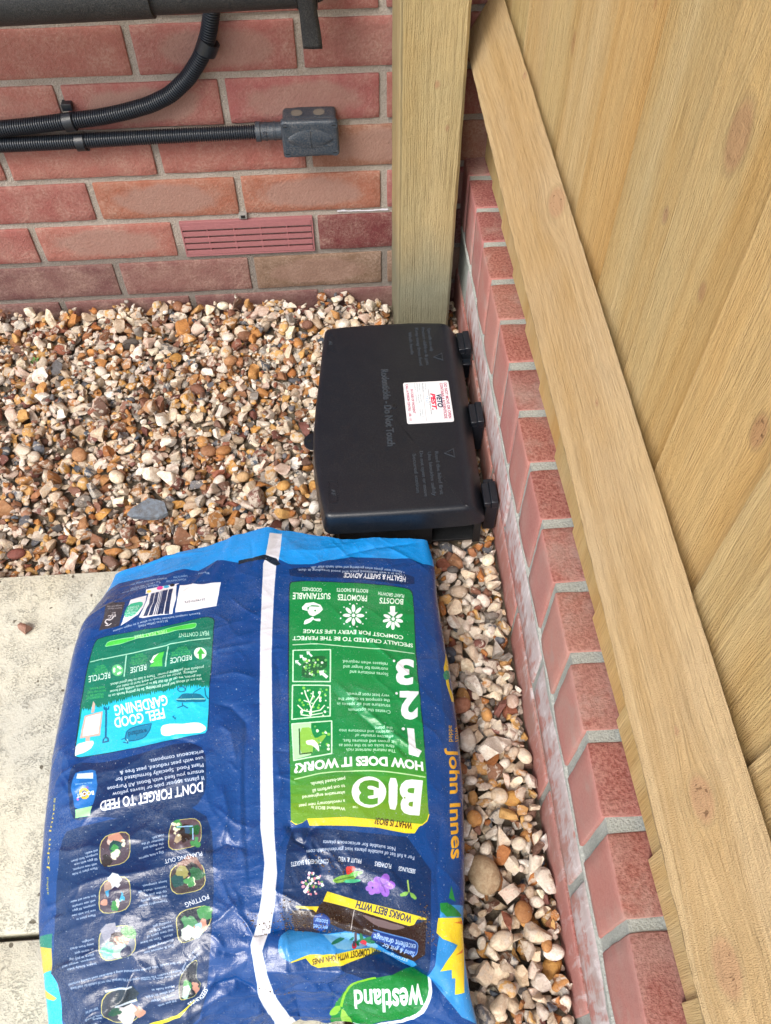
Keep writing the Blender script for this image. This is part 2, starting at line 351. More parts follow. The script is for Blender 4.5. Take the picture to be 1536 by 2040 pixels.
for row in range(-3, 10):
    off = 0 if row % 2 else .1125           # odd rows: joints at multiples of .225 ; even rows: shifted by half
    for k in range(-6, 5):
        xc = k * .225 + off + (0 if row % 2 else 0) + (.1125 if row % 2 else .1125)
        xa = xc - .1125
        # a joint of an odd row (row 1, 3, -1) sits at x = 0
        zc = row * .075 + .0375
        if row == 0 and abs(xc - 0) < .12 and abs(xc) < .02: continue
        if xc + .11 > 1.0: continue
        col = rng.choice(REDS); ov = rng.choice([0, .3, .8, 1.0]); lab = None
        if row <= -1: col = rng.choice(['74504e', '7a5450', '6f4e4c']); ov = .2
        if row == -1 and xc > 0: col = '77604f'; ov = .5; lab = 'brown-grey brick with no red left'
        if row == 0 and xc > .12: col = '6a3436'; ov = 0; lab = 'dark maroon brick right of the air vent'
        if row == 1 and abs(xc) < .24: col = '9a6350'; ov = 1.0
        if row == 2 and xc > .1: col = '8f6553'; ov = .9
        brick(wall, rng.choice(variants), (xc, .0508 + rng.uniform(-.0007, .0007), zc), col, ov, lab)
far = []
ff = []
for row in range(10, 33):
    for k in range(-11, 7):
        xc = k * .225 + (.1125 if row % 2 else .225); b = len(far)
        v, f = box(xc - .1075, xc + .1075, .0005, .08, row * .075 + .005, row * .075 + .07); far += v; ff += [tuple(i + b for i in q) for q in f]
for row in range(-1, 10):
    for k in (-11, -10, -9, -8, -7, 5):
        xc = k * .225 + (.1125 if row % 2 else .225); b = len(far)
        v, f = box(xc - .1075, xc + .1075, .0005, .08, row * .075 + .005, row * .075 + .07); far += v; ff += [tuple(i + b for i in q) for q in f]
o = part('upper_brickwork', (far, ff), BRICK, wall); o['kind'] = 'stuff'; o.color = (*s2l('a05a46'), 1)

# air vent: frame, louvres and uprights
VENT = plain('vent_terracotta_plastic', s2l('9a6668'), .6, .3)
av = bpy.data.objects.new('air_vent', None); COL.objects.link(av); av.parent = wall; av.matrix_parent_inverse = Matrix.Translation(-wall.location); av['label'] = 'faded pink louvred plastic air vent in place of a brick'
x0, x1, z0, z1 = -.1035, .1095, .0050, .0705
def vpart(n, b, m=VENT, bev=.0004):
    o = part(n, box(*b), m, None, bev); o.parent = av; return o
vpart('vent_back', (x0 + .001, x1 - .001, .010, .03, z0 + .001, z1 - .001), DIM, 0)
vpart('frame', (x0, x1, -.0014, .012, z1 - .006, z1)); vpart('frame', (x0, x1, -.0014, .012, z0, z0 + .003))
vpart('frame', (x0, x0 + .0025, -.0012, .012, z0 + .0031, z1 - .0061)); vpart('frame', (x1 - .0025, x1, -.0012, .012, z0 + .0031, z1 - .0061))
for k in range(5):
    zz = z0 + .0040 + k * .0119
    P = [(-.0020, 0), (-.0020, .0082), (.0070, .0058), (.0070, 0)]
    v, f = extrude([(p[0], p[1]) for p in P], (0, 0, zz), (0, 1, 0), (0, 0, 1), (1, 0, 0), x0 + .003, x1 - .003)
    o = part('louvre', (v, f), VENT, None, .0004); o.parent = av
for k in range(1, 5):
    xx = x0 + (x1 - x0) * k / 5; vpart('upright', (xx - .0010, xx + .0010, -.0016, .010, z0 + .0032, z1 - .0062))
weep = part('weep_vent', box(-.0065, .0065, -.0030, .012, .0735, .0835), plain('weep_grey', s2l('8c8a86')), wall, .001); weep['label'] = 'small grey weep vent stub in the mortar above the air vent'
part('weep_hole', box(-.0035, .0035, -.0034, .0, .0755, .0805), DIM, wall)
W = plain('lime_streak', s2l('b4b2b8'), .8, .2)
pts = [(-.0, 0)]
rg = np.random.RandomState(3); xs = np.linspace(.150, .232, 34); wz = .0006 + .0016 * rg.rand(34); cz = .0765 + .0012 * np.cumsum(rg.randn(34)) * .12
v = []
for x, w_, c_ in zip(xs, wz, cz): v += [(x, .0035, c_ - w_), (x, .0016, c_), (x, .0035, c_ + w_)]
f = []
for i in range(33):
    f += [(3 * i, 3 * i + 3, 3 * i + 4, 3 * i + 1), (3 * i + 1, 3 * i + 4, 3 * i + 5, 3 * i + 2)]
part('lime_streak', (v, f), W, wall, 0, True)

# ------------------------------------------------------------ low wall under the fence
low = thing('low_wall', (.45, -.8, -.16), 'low brick wall with a brick-on-edge coping and smeared grey mortar, under the fence', 'wall')
LX = .349
YN = -2.3
part('mortar_body', box(LX + .0032, .57, YN, -.004, -.16, .1572), LMORTAR, low)
cop = []
for k in range(5):
    v, f = rough_box(.215, .0665, .104, .013, .0032, .0009, 60 + k, 60); me = mesh('brick', v, f); me.materials.append(LOWB); me.polygons.foreach_set('use_smooth', np.ones(len(me.polygons), bool)); cop.append(me)
stretch = []
for k in range(4):
    v, f = rough_box(.1025, .215, .083, .016, .0032, .0009, 70 + k, 60); me = mesh('brick', v, f); me.materials.append(LOWB); me.polygons.foreach_set('use_smooth', np.ones(len(me.polygons), bool)); stretch.append(me)
LR = ['a0615a', 'a4685f', '985a54', 'a06258', 'a66e62']
jy = .0308
k = 0
while jy > YN + .1:
    jy_next = jy - .0783
    yc = (jy + jy_next) / 2
    col = rng.choice(LR)
    o = brick(low, rng.choice(cop), (LX + .1075 + rng.uniform(-.0008, .0008), yc + rng.uniform(-.001, .001), .1080 + rng.uniform(-.0006, .0008)), col, 0)
    if yc > -.2: o.color = (*s2l('935050'), 1)
    o.rotation_euler[2] = rng.uniform(-.012, .012)
    jy = jy_next; k += 1
for row, off in ((0, .03), (1, .1425)):
    y = -.02 + off - .225
    while y > YN + .1:
        brick(low, rng.choice(stretch), (LX + .0515 + rng.uniform(-.0006, .0008), y, .0055 - row * .093), rng.choice(LR), 0); y -= .225
# mortar squeezed proud of the bed joint
ys = np.linspace(YN + .02, -.02, 520); rg = np.random.RandomState(8)
nz = np.interp(np.linspace(0, 1, 520), np.linspace(0, 1, 90), rg.rand(90)); nz2 = np.interp(np.linspace(0, 1, 520), np.linspace(0, 1, 60), rg.rand(60)); nz3 = rg.rand(520)
prof = [(0.0030, .0), (-.0004, .35), (-.0010, .6), (-.0004, .85), (.0030, 1.0)]
v = []; f = []
for i, y in enumerate(ys):
    za = .0500 - .016 * nz[i] ** 3 - .003 * nz3[i]; zb = .0575 - .003 * nz2[i]
    for dx, u in prof: v.append((LX + dx * (1 + .0 * nz3[i]) + (nz2[i] - .5) * .0008, y, za + (zb - za) * u))
for i in range(519):
    for j in range(4): a = i * 5 + j; f.append((a, a + 1, a + 6, a + 5))
part('mortar_smear', (v, f), LMORTAR, low, 0, True)

# ------------------------------------------------------------ timber
def sweep_wood(name, section, origin, ax, ay, az, length, step, mat, parent, knots=(), seed=0, rag=.0004, color=(1, 1, 1, 1), og=None):
    """section: closed 2d outline (in ax, ay); az is the grain direction"""
    S = [np.array(p, float) for p in section]; Q = []
    for i in range(len(S)):
        a = S[i]; b = S[(i + 1) % len(S)]; k = max(1, int(np.hypot(*(b - a)) / step)); Q += [a + (b - a) * j / k for j in range(k)]
    Q = np.array(Q); n = len(Q); per = np.r_[0, np.cumsum(np.hypot(*np.diff(np.vstack([Q, Q[:1]]), axis=0).T))][:n]
    m_ = int(length / step) + 1; zz = np.linspace(0, length, m_)
    ax, ay, az, o0 = [np.array(q, float) for q in (ax, ay, az, origin)]
    P = o0 + Q[:, None, 0:1] * ax + Q[:, None, 1:2] * ay + zz[None, :, None] * az
    gx = np.repeat(per[:, None], m_, 1); gz = np.repeat(zz[None], n, 0); kn = np.zeros_like(gx); gxo = gx.copy()
    for (px_, pz_, r) in knots:
        dx = gx - px_; dz = gz - pz_
        e = np.exp(-(np.abs(dx) / (2.0 * r)) ** 1.4) * np.exp(-(dz / (3.2 * r)) ** 2)
        gxo -= np.sign(dx) * r * .95 * e * np.clip(np.abs(dx) / r, 0, 1)
        kn = np.maximum(kn, np.exp(-((dx / r) ** 2 + (dz / (1.7 * r)) ** 2) * .65))
    # sawn unevenness
    c = Q.mean(0); d = Q - c; d /= np.linalg.norm(d, axis=1, keepdims=True)
    nn = n3(P.reshape(-1, 3), 55, seed).reshape(n, m_) - .5; nn2 = n3(P.reshape(-1, 3), 300, seed + 1).reshape(n, m_) - .5
    P = P + (d[:, None, 0:1] * ax + d[:, None, 1:2] * ay) * ((nn * 2 + nn2) * rag)[..., None]
    i, j = np.meshgrid(np.arange(n), np.arange(m_ - 1), indexing='ij'); i2 = (i + 1) % n
    F = np.stack([i * m_ + j, i2 * m_ + j, i2 * m_ + j + 1, i * m_ + j + 1], -1).reshape(-1, 4).tolist()
    F += [[q * m_ for q in range(n)][::-1], [q * m_ + m_ - 1 for q in range(n)]]
    me = mesh(name, P.reshape(-1, 3), F)
    attr(me, 'gx', gxo); attr(me, 'gz', gz); attr(me, 'kn', kn)
    if og: attr(me, 'og', np.clip((gx - og[0]) / (og[1] - og[0]), 0, 1) * (gx < og[2]) * (.6 + .8 * n3(np.stack([gx * 60, gz * 4, gz * 0], -1).reshape(-1, 3), 1., 4).reshape(gx.shape)))
    o = link(name, me, mat, parent, True, 40); o.color = color
    return o
fence = thing('timber_fence', (.38, -.8, .16), 'new timber fence of wide vertical boards and a sloping rail above the low wall', 'fence')
# boards: thick far edge lapping over the thin edge of the next one
edges = [-.006, -.082, -.175, -.279, -.383, -.4845, -.588, -.690, -.7925, -.897, -1.017, -1.12, -1.22, -1.32, -1.42, -1.52, -1.62, -1.72, -1.82, -1.92]
knots_b = {3: [(.087, .342, .0060)], 7: [(.045, .468, .0125), (.068, .377, .0045)], 6: [(.083, .373, .004)], 8: [(.080, .374, .0075)], 5: [(.070, .46, .003)]}
tints = {0: (.93, .93, .9), 1: (.9, .93, .88), 2: (1, 1, 1), 3: (.96, .98, .94), 4: (1.0, .99, .96), 5: (1.02, .97, .88), 6: (.95, .96, .93), 7: (.97, .96, .90), 8: (1.03, .96, .84), 9: (.97, .95, .88)}
for k in range(len(edges) - 1):
    ya, yb = edges[k], edges[k + 1] - .012
    step = .0035 if k < 11 else .02
    top = 1.75
    # section in (-Y, X) coordinates: width runs towards the camera
    w = ya - yb
    sec = [(0, .0), (w, .0045), (w, .0115), (0, .0115)]
    tn = tints.get(k, (1, 1, 1))
    if k < 11:
        kz = [(q[0], q[1], q[2]) for q in knots_b.get(k, [])]
        sweep_wood('board', sec, (.3790, ya, .1625 + rng.uniform(0, .002)), (0, -1, 0), (1, 0, 0), (0, 0, 1), .62, step, W_BOARD, fence, kz, k * 3 + 1, .0003, (*tn, 1), {5: (.045, .085, .11), 7: (.060, .092, .11), 3: (.06, .1, .11)}.get(k))
        # upper length of the same boards is out of the photograph but still stands there
        sweep_wood('board', sec, (.3790, ya, .7845), (0, -1, 0), (1, 0, 0), (0, 0, 1), top - .7845, .03, W_BOARD, fence, (), k * 3 + 2, .0002, (*tn, 1))
    else:
        sweep_wood('board', sec, (.3790, ya, .1625), (0, -1, 0), (1, 0, 0), (0, 0, 1), top - .1625, .03, W_BOARD, fence, (), k * 3 + 2, .0002, (*tn, 1))
# bevelled rail: ridge towards the path, back flat against the boards
s_r = [(.3355, .3400), (.3750, .4080), (.3752, .3000), (.3375, .3330)]
s_r = [(x - .3755, z - .354) for x, z in s_r]
rail = sweep_wood('rail', s_r, (.3750, -1.95, .354), (1, 0, 0), (0, 0, 1), (0, 1, 0), 1.945, .0035, W_RAIL, fence,
    [(.066, 1.95 - .454, .0125), (.046, 1.95 - .704, .0024), (.041, 1.95 - 1.027, .0090), (.0365, 1.95 - .982, .0024), (.026, 1.95 - 1.117, .0100), (.074, 1.95 - .227, .0035)], 91, .0006)
rail['label'] = 'pale sloping rail with round knots running along the boards'
rail2 = sweep_wood('rail', s_r, (.3750, -1.95, 1.35), (1, 0, 0), (0, 0, 1), (0, 1, 0), 1.945, .03, W_RAIL, fence, (), 92, .0003)
# post against the house wall
r = .004
s_p = [(.2400 + r, -.1000), (.3265 - r, -.1000), (.3265, -.1000 + r), (.3265, -.0045), (.2375, -.0045), (.2400, -.1000 + r * 2.2)]
post = sweep_wood('post', s_p, (0, 0, -.155), (1, 0, 0), (0, 1, 0), (0, 0, 1), 1.9, .0042, W_POST, fence, [(.045, .485, .0035), (.062, .425, .003)], 93, .0005)
post['label'] = 'thick square post with a greenish foot, against the brick house wall'

# ------------------------------------------------------------ conduits, junction box, pipe
def smooth_path(pts, step):
    p = np.array(pts, float); l = np.r_[0, np.cumsum(np.linalg.norm(np.diff(p, axis=0), axis=1))]
    n = int(l[-1] / step); u = np.linspace(0, l[-1], n + 1)
    q = np.stack([np.interp(u, l, p[:, k]) for k in range(3)], 1)
    w = max(3, int(.03 / step)) | 1; ker = np.hanning(w + 2)[1:-1]; ker /= ker.sum(); h = w // 2
    out = np.empty_like(q)
    for k in range(3):
        e = np.r_[2 * q[0, k] - q[h:0:-1, k], q[:, k], 2 * q[-1, k] - q[-2:-h - 2:-1, k]]; out[:, k] = np.convolve(e, ker, 'valid')[:len(q)]
    return out
def conduit(name, pts, r, label, wrap=None):
    pitch = .0033; P = smooth_path(pts, pitch / 4); n = len(P)
    pf = np.tile([1.0, .98, .80, .80], n // 4 + 1)[:n]
    v, f = tube(P, r, 18, True, pf)
    o = link(name, mesh(name, v, f), BLACK2, None, True, 50)
    return tag(o, label, 'conduit')
lc = conduit('conduit', [(-1.3, -.0145, .2215), (-.325, -.0145, .2222), (-.254, -.0145, .2225), (-.11, -.0145, .2250), (.046, -.0145, .2262)], .0105, 'straight lower black corrugated conduit running into the junction box')
uc = conduit('conduit', [(-1.3, -.0145, .2435), (-.3163, -.0145, .2462), (-.2733, -.0145, .2488), (-.2264, -.0145, .2530), (-.1731, -.0145, .2574), (-.1365, -.0145, .2635), (-.0997, -.0145, .2724), (-.0692, -.0145, .2853), (-.0409, -.0145, .3071), (-.0191, -.0145, .333), (-.0041, -.0145, .3614), (.0041, -.0145, .3859), (.0091, -.0145, .4037), (.0138, -.0145, .4268), (.016, -.0145, .60), (.016, -.0145, .9)], .0113, 'black corrugated conduit that bends upward out of view beside the lower one')
def saddle(cx, cz, r, ang, w=.013):
    """open U clip standing off the wall, its throat round the conduit"""
    prof = []
    for a in np.linspace(-2.4, 1.25, 22): prof.append((r * math.cos(a), r * math.sin(a)))
    for a in np.linspace(1.25, -2.4, 22): prof.append(((r + .0022) * math.cos(a), (r + .0022) * math.sin(a)))
    c, s = math.cos(ang), math.sin(ang)
    V, F = extrude(prof, (cx, -.0145, cz), (0, -1, 0), (0, 0, 1), (1, 0, 0), -w / 2, w / 2)
    V = np.array(V); n = len(prof)
    F = [q for q in F if len(q) == 4 and q is not None and len(q) != n]
    # caps as quad strips
    for b in (0, n):
        for i in range(21): F.append([b + i, b + i + 1, b + n - 2 - i, b + n - 1 - i])
    R = np.array([[c, -s], [s, c]]); xz = (V[:, [0, 2]] - [cx, cz]) @ R.T + [cx, cz]; V[:, 0] = xz[:, 0]; V[:, 2] = xz[:, 1]
    return V, F
for cx, cz, rr, an, w, par in ((-.2165, .2538, .0118, .13, .013, uc), (-.2100, .2226, .0110, .03, .012, lc), (-.0075, .3480, .0122, 1.05, .016, uc)):
    v, f = saddle(cx, cz, rr, an, w); cl = part('clip', (v, f), BLACK, par, .0004)
part('clip_foot', box(-.2235, -.2095, -.0105, .0035, .2655, .2750), BLACK, uc, .0006); part('clip_foot', box(-.2155, -.2035, -.0100, .0035, .2045, .2120), BLACK, lc, .0006)

jb = thing('junction_box', (.118, 0, .205), 'dusty dark square junction box with two round knockouts on top, at the conduit end', 'junction box')
v, f = rough_box(.076, .034, .050, .006, .0045, .0001, 1); o = part('body', (v + np.array([.1185, -.0150, .2275]), f.tolist()), BLACK4, jb, 0, True, 60)
v, f = rough_box(.081, .0125, .055, .006, .0050, .0001, 2); o = part('cover', (v + np.array([.1185, -.0385, .2285]), f.tolist()), BLACK4, jb, 0, True, 60)
# raised lens on the cover
v = []; f = []; ns = 24
for i in range(ns + 1):
    x = -.031 + .062 * i / ns; hh = .0135 * (1 - (x / .033) ** 2) ** .8 + .0005
    for a, dy in ((-1, 0), (-.72, .0012), (0, .0019), (.72, .0012), (1, 0)): v.append((.1185 + x, -.0449 - dy, .2295 + a * hh))
for i in range(ns):
    for j in range(4): a = i * 5 + j; f.append((a, a + 1, a + 6, a + 5))
part('cover_boss', (v, f), BLACK4, jb, 0, True, 60)
part('cover_rib', box(.1180, .1190, -.0474, -.0440, .2170, .2425), BLACK4, jb, .0003); part('cover_rib', box(.0890, .1480, -.0459, -.0440, .2180, .2188), BLACK4, jb, .0002)
KO = plain('knockout', s2l('6d675f'), .7)
for x in (.1010, .1325):
    v, f = tube([(x, -.0165, .2520), (x, -.0165, .2529)], .0096, 28); part('knockout_rim', (v, f), BLACK4, jb, .0002, True)
    v, f = tube([(x, -.0165, .2521), (x, -.0165, .2532)], .0080, 28); part('knockout', (v, f), KO, jb, .0002, True)
for x in (.0845, .1525):
    for z in (.2080, .2490):
        v, f = tube([(x, -.0430, z), (x, -.0457, z)], .0046, 18); o = part('screw', (v, f), BLACK4, jb, .0004, True)
        part('screw_slot', box(x - .0028, x + .0028, -.0460, -.0440, z - .0005, z + .0005), DIM, jb)
v, f = tube([(.040, -.0145, .2262), (.047, -.0145, .2262), (.0475, -.0145, .2262), (.079, -.0145, .2262)], .0128, 24, True, [1.06, 1.06, .94, .94]); part('gland', (v, f), BLACK4, jb, .0004, True)
for x in (.0535, .0660): v, f = tube([(x, -.0145, .2262), (x + .0025, -.0145, .2262)], .0127, 24); part('gland_ring', (v, f), BLACK4, jb, .0003, True)
part('gland_window', box(.0500, .0560, -.0276, -.0250, .2260, .2320), BLACK4, jb, .0003)

pipe = thing('black_pipe', (-.3, -.09, .45), 'thick black wrapped pipe across the top left, its loose tape end hanging down', 'pipe')
pth = smooth_path([(-1.6, -.095, .4520), (-.24, -.095, .4535), (-.05, -.095, .4560)], .01); v, f = tube(pth, .0330, 32); part('insulation', (v, f), BLACK3, pipe, 0, True, 60)
pth = smooth_path([(-.06, -.095, .4520), (.05, -.095, .4535), (.137, -.095, .4545)], .01); v, f = tube(pth, .0262, 32); part('pipe_body', (v, f), BLACK3, pipe, .002, True, 60)
v, f = tube(smooth_path([(.1372, -.095, .4545), (.1372, -.06, .4545), (.1372, .01, .4545)], .01), .024, 28); part('pipe_elbow', (v, f), BLACK3, pipe, 0, True)
v, f = tube([(.118, -.095, .4540), (.142, -.095, .4542)], .0272, 32); part('tape_band', (v, f), BLACK3, pipe, .001, True)
v = []; f = []; nn = 14
for i in range(nn + 1):
    u = i / nn; z = .4520 - u * .0635; yy = -.1232 + .004 * math.sin(u * 2.2) + .006 * u; xo = .1185 + .0035 * u
    for j in range(5):
        a = j / 4; v.append((xo + .0222 * a + .0006 * math.sin(u * 5 + j), yy - .0011 * math.sin(a * 3.1), z - .0008 * a))
for i in range(nn):
    for j in range(4): a = i * 5 + j; f.append((a, a + 1, a + 6, a + 5))
o = part('hanging_tape', (v, f), BLACK3, pipe, 0, True); s = o.modifiers.new('thick', 'SOLIDIFY'); s.thickness = .0012

# ------------------------------------------------------------ bait station
bx = thing('rodent_bait_station', (.21, -.36, -.093), 'low black plastic bait box with a white warning sticker, beside the low wall', 'bait box')
def lid_outline(off=0.0, push=0.0):
    """outline of the lid seen from above; off > 0 goes inwards, push moves the wall side out"""
    L = [(.1205, -.182), (.1160, -.215), (.1125, -.250), (.1075, -.300), (.1025, -.345), (.0990, -.390), (.0985, -.420), (.0998, -.450), (.1030, -.480), (.1070, -.510), (.1120, -.5395)]
    pts = L + [(.16, -.5400), (.21, -.5400), (.26, -.5395), (.3035, -.5385)] + [(.3048, -.49), (.3055, -.44), (.3062, -.39), (.3070, -.34), (.3078, -.29), (.3083, -.24), (.3086, -.182)] + [(.26, -.1775), (.21, -.1775), (.16, -.1785)]
    P = np.array(pts)
    # dense + round the corners
    Q = []
    n = len(P)
    for i in range(n):
        a, b = P[i], P[(i + 1) % n]; k = max(1, int(np.hypot(*(b - a)) / .0025)); Q += [a + (b - a) * j / k for j in range(k)]
    Q = np.array(Q)
    for _ in range(10): Q = (np.roll(Q, 1, 0) + 2 * Q + np.roll(Q, -1, 0)) / 4
    t = np.roll(Q, -1, 0) - np.roll(Q, 1, 0); t /= np.linalg.norm(t, axis=1, keepdims=True); nrm = np.stack([t[:, 1], -t[:, 0]], 1)
    c = Q.mean(0); s = np.sign(((Q - c) * nrm).sum(1).mean()); nrm *= s
    Q = Q - nrm * off
    Q[:, 0] += push * np.clip(nrm[:, 0], 0, 1)
    return Q
def loft(rings, capa=True, capb=True):
    n = len(rings[0][0]); V = []; F = []
    for q, z in rings: V += [(a, b, z) for a, b in q]
    for r_ in range(len(rings) - 1):
        for i in range(n): F.append([r_ * n + i, r_ * n + (i + 1) % n, (r_ + 1) * n + (i + 1) % n, (r_ + 1) * n + i])
    if capa: F.append(list(range(n))[::-1])
    if capb: F.append(list(range((len(rings) - 1) * n, len(rings) * n)))
    return V, F
def dome(q): return q
rings = []
base = lid_outline(.012, 0); cc = base.mean(0)
for k, (fr, z) in enumerate([(.0, .0016), (.25, .0015), (.5, .0013), (.75, .0009)]):
    pass
rings = [(cc + (lid_outline(.010) - cc) * .02, .0004), (cc + (lid_outline(.010) - cc) * .35, .0004), (cc + (lid_outline(.010) - cc) * .7, .0003), (lid_outline(.0085), .0002), (lid_outline(.0045, .0015), -.0003), (lid_outline(.0020, .003), -.0017), (lid_outline(.0006, .005), -.0040), (lid_outline(0, .008), -.0080), (lid_outline(-.0012, .0135), -.0200), (lid_outline(-.0022, .0200), -.0345), (lid_outline(-.0024, .0205), -.0368), (lid_outline(-.0004, .0185), -.0372), (lid_outline(.0010, .0170), -.0350)]
v, f = loft(rings, True, True); lid = part('lid', (v, f), BLACK, bx, 0, True, 75)
b0 = lid_outline(.0120, .012)
# tray below: walls with the two tunnel mouths
x0, x1, ya, yb = .128, .3205, -.188, -.5260
part('tray_floor', box(x0, x1, yb, ya, -.0955, -.0915), TRAY, bx, .0006); part('tray_side', box(x0, x0 + .004, yb + .0041, ya - .0041, -.0915, -.0360), TRAY, bx, .0006)
part('tray_side', box(x1 - .004, x1, yb + .0041, ya - .0041, -.0915, -.0360), TRAY, bx, .0006)
def mouth(y0, y1):
    za, zb = -.0950, -.0362; mx0, mx1 = .2560, .3135; r_ = .012
    arc = [(mx0, za)] + [(mx0 + r_ - r_ * math.cos(a), zb - .0065 - r_ + r_ * math.sin(a)) for a in np.linspace(0, math.pi / 2, 7)] + [(mx1 - r_ + r_ * math.sin(a), zb - .0065 - r_ + r_ * math.cos(a)) for a in np.linspace(0, math.pi / 2, 7)] + [(mx1, za)]
    poly = [(x0, za)] + arc + [(x1 + .004, za), (x1 + .002, zb), (x0, zb)]
    return extrude(poly, (0, 0, 0), (1, 0, 0), (0, 0, 1), (0, 1, 0), y0, y1)
part('tray_end', mouth(yb - .0040, yb), TRAY, bx, .0005); part('tray_end', mouth(ya, ya + .004), TRAY, bx, .0005)
part('tunnel_baffle', box(.2500, .2530, -.5255, -.4300, -.0914, -.0380), TRAY, bx, .0004)
for (ya_, yb_, foot) in ((-.1815, -.2195, True), (-.3330, -.3700, False), (-.4800, -.5150, True)):
    l1 = part('latch', box(.3270, .3372, yb_, ya_, -.0330, -.0245), BLACK, bx, .0012)
    l2 = part('latch', box(.3366, .3468, yb_ - .0005, ya_ + .0016, -.0360, -.0222), BLACK, bx, .0014)
    part('latch_post', box(.3300, .3470, yb_ + .002, ya_ - .004, -.0900, -.0345), BLACK, bx, .0012)
    if ya_ > -.2: part('latch_loop', box(.3310, .3460, yb_ - .013, yb_ - .0002, -.0480, -.0440), BLACK, bx, .001)
    if ya_ < -.4: part('latch_loop', box(.3315, .3450, ya_ + .0018, ya_ + .0100, -.0330, -.0290), BLACK, bx, .001)
# eyelet on the path side
v, f = tube([(.0985, -.3780, -.0400), (.0985, -.3780, -.0370)], .0150, 28); part('eyelet', (v, f), BLACK, bx, .0006, True)
v, f = tube([(.0905, -.3780, -.0368), (.0905, -.3780, -.0364)], .0034, 16); part('eyelet_hole', (v, f), DIM, bx, 0, True)
# small recessed panels near the curved edge
def outline_rib(q, w, z, name='recess_rib'):
    q = np.array(q, float); n = len(q); c = q.mean(0); inn = c + (q - c) * (1 - w / np.abs(q - c).max())
    V = [(a, b, z) for a, b in q] + [(a, b, z) for a, b in inn] + [(a, b, z - .002) for a, b in q] + [(a, b, z - .002) for a, b in inn]
    F = []
    for i in range(n):
        j = (i + 1) % n; F += [[i, j, n + j, n + i], [i, 2 * n + i, 2 * n + j, j], [n + i, n + j, 3 * n + j, 3 * n + i]]
    return part(name, (V, F), BLACK if 'recess' in name else HIGHLIT, bx)
def rrect(x0, x1, y0, y1, r_):
    P = []
    for cx, cy, a0 in ((x1 - r_, y1 - r_, 0), (x0 + r_, y1 - r_, 90), (x0 + r_, y0 + r_, 180), (x1 - r_, y0 + r_, 270)):
        for k in range(5): a = rad(a0 + k * 22.5); P.append((cx + r_ * math.cos(a), cy + r_ * math.sin(a)))
    return P
outline_rib(rrect(.1235, .1335, -.2350, -.1985, .002), .0011, .0007); outline_rib(rrect(.1185, .1300, -.5180, -.4800, .002), .0011, .0007)
v, f = tube([(.2159, -.3527, .0002), (.2159, -.3527, .0020)], .0036, 22); part('boss', (v, f), BLACK, bx, .0004, True); v, f = tube([(.2159, -.3527, .0018), (.2159, -.3527, .0022)], .0019, 16); part('boss_dimple', (v, f), DIM, bx, 0, True)
for cx, cy in ((.2895, -.2580), (.2860, -.4440)):
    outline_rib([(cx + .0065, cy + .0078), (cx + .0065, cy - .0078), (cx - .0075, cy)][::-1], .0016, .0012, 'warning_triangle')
    part('warning_mark', box(cx - .001, cx + .004, cy - .0007, cy + .0007, -.0005, .0014), BLACK, bx)

# ------------------------------------------------------------ lettering: font outlines become triangles
_jobs = {}
def font_mesh(jobs):
    """jobs: set of (text, bold, italic) -> dict of (verts2d in cap-height units, tris)"""
    obs = {}
    for key in jobs:
        s_, b, i_ = key
        cu = bpy.data.curves.new('lettering', 'FONT'); cu.body = s_; cu.size = 1; cu.offset = (0, .012, .026, .048)[b]; cu.shear = .25 if i_ else 0; cu.resolution_u = 3; cu.fill_mode = 'FRONT'
        o = bpy.data.objects.new('lettering', cu); COL.objects.link(o); obs[key] = o
    dg = bpy.context.evaluated_depsgraph_get(); dg.update(); out = {}
    for key, o in obs.items():
        me = o.evaluated_get(dg).to_mesh(); n = len(me.vertices); co = np.zeros(n * 3); me.vertices.foreach_get('co', co); co = co.reshape(-1, 3)[:, :2] / .70
        me.calc_loop_triangles(); t = np.zeros(len(me.loop_triangles) * 3, int); me.loop_triangles.foreach_get('vertices', t)
        if n: co[:, 0] = (co[:, 0] - co[:, 0].min()) / max(1e-6, co[:, 0].max() - co[:, 0].min())
        out[key] = (co, t.reshape(-1, 3)); o.to_mesh_clear()
    for o in obs.values():
        cu = o.data; bpy.data.objects.remove(o); bpy.data.curves.remove(cu)
    return out
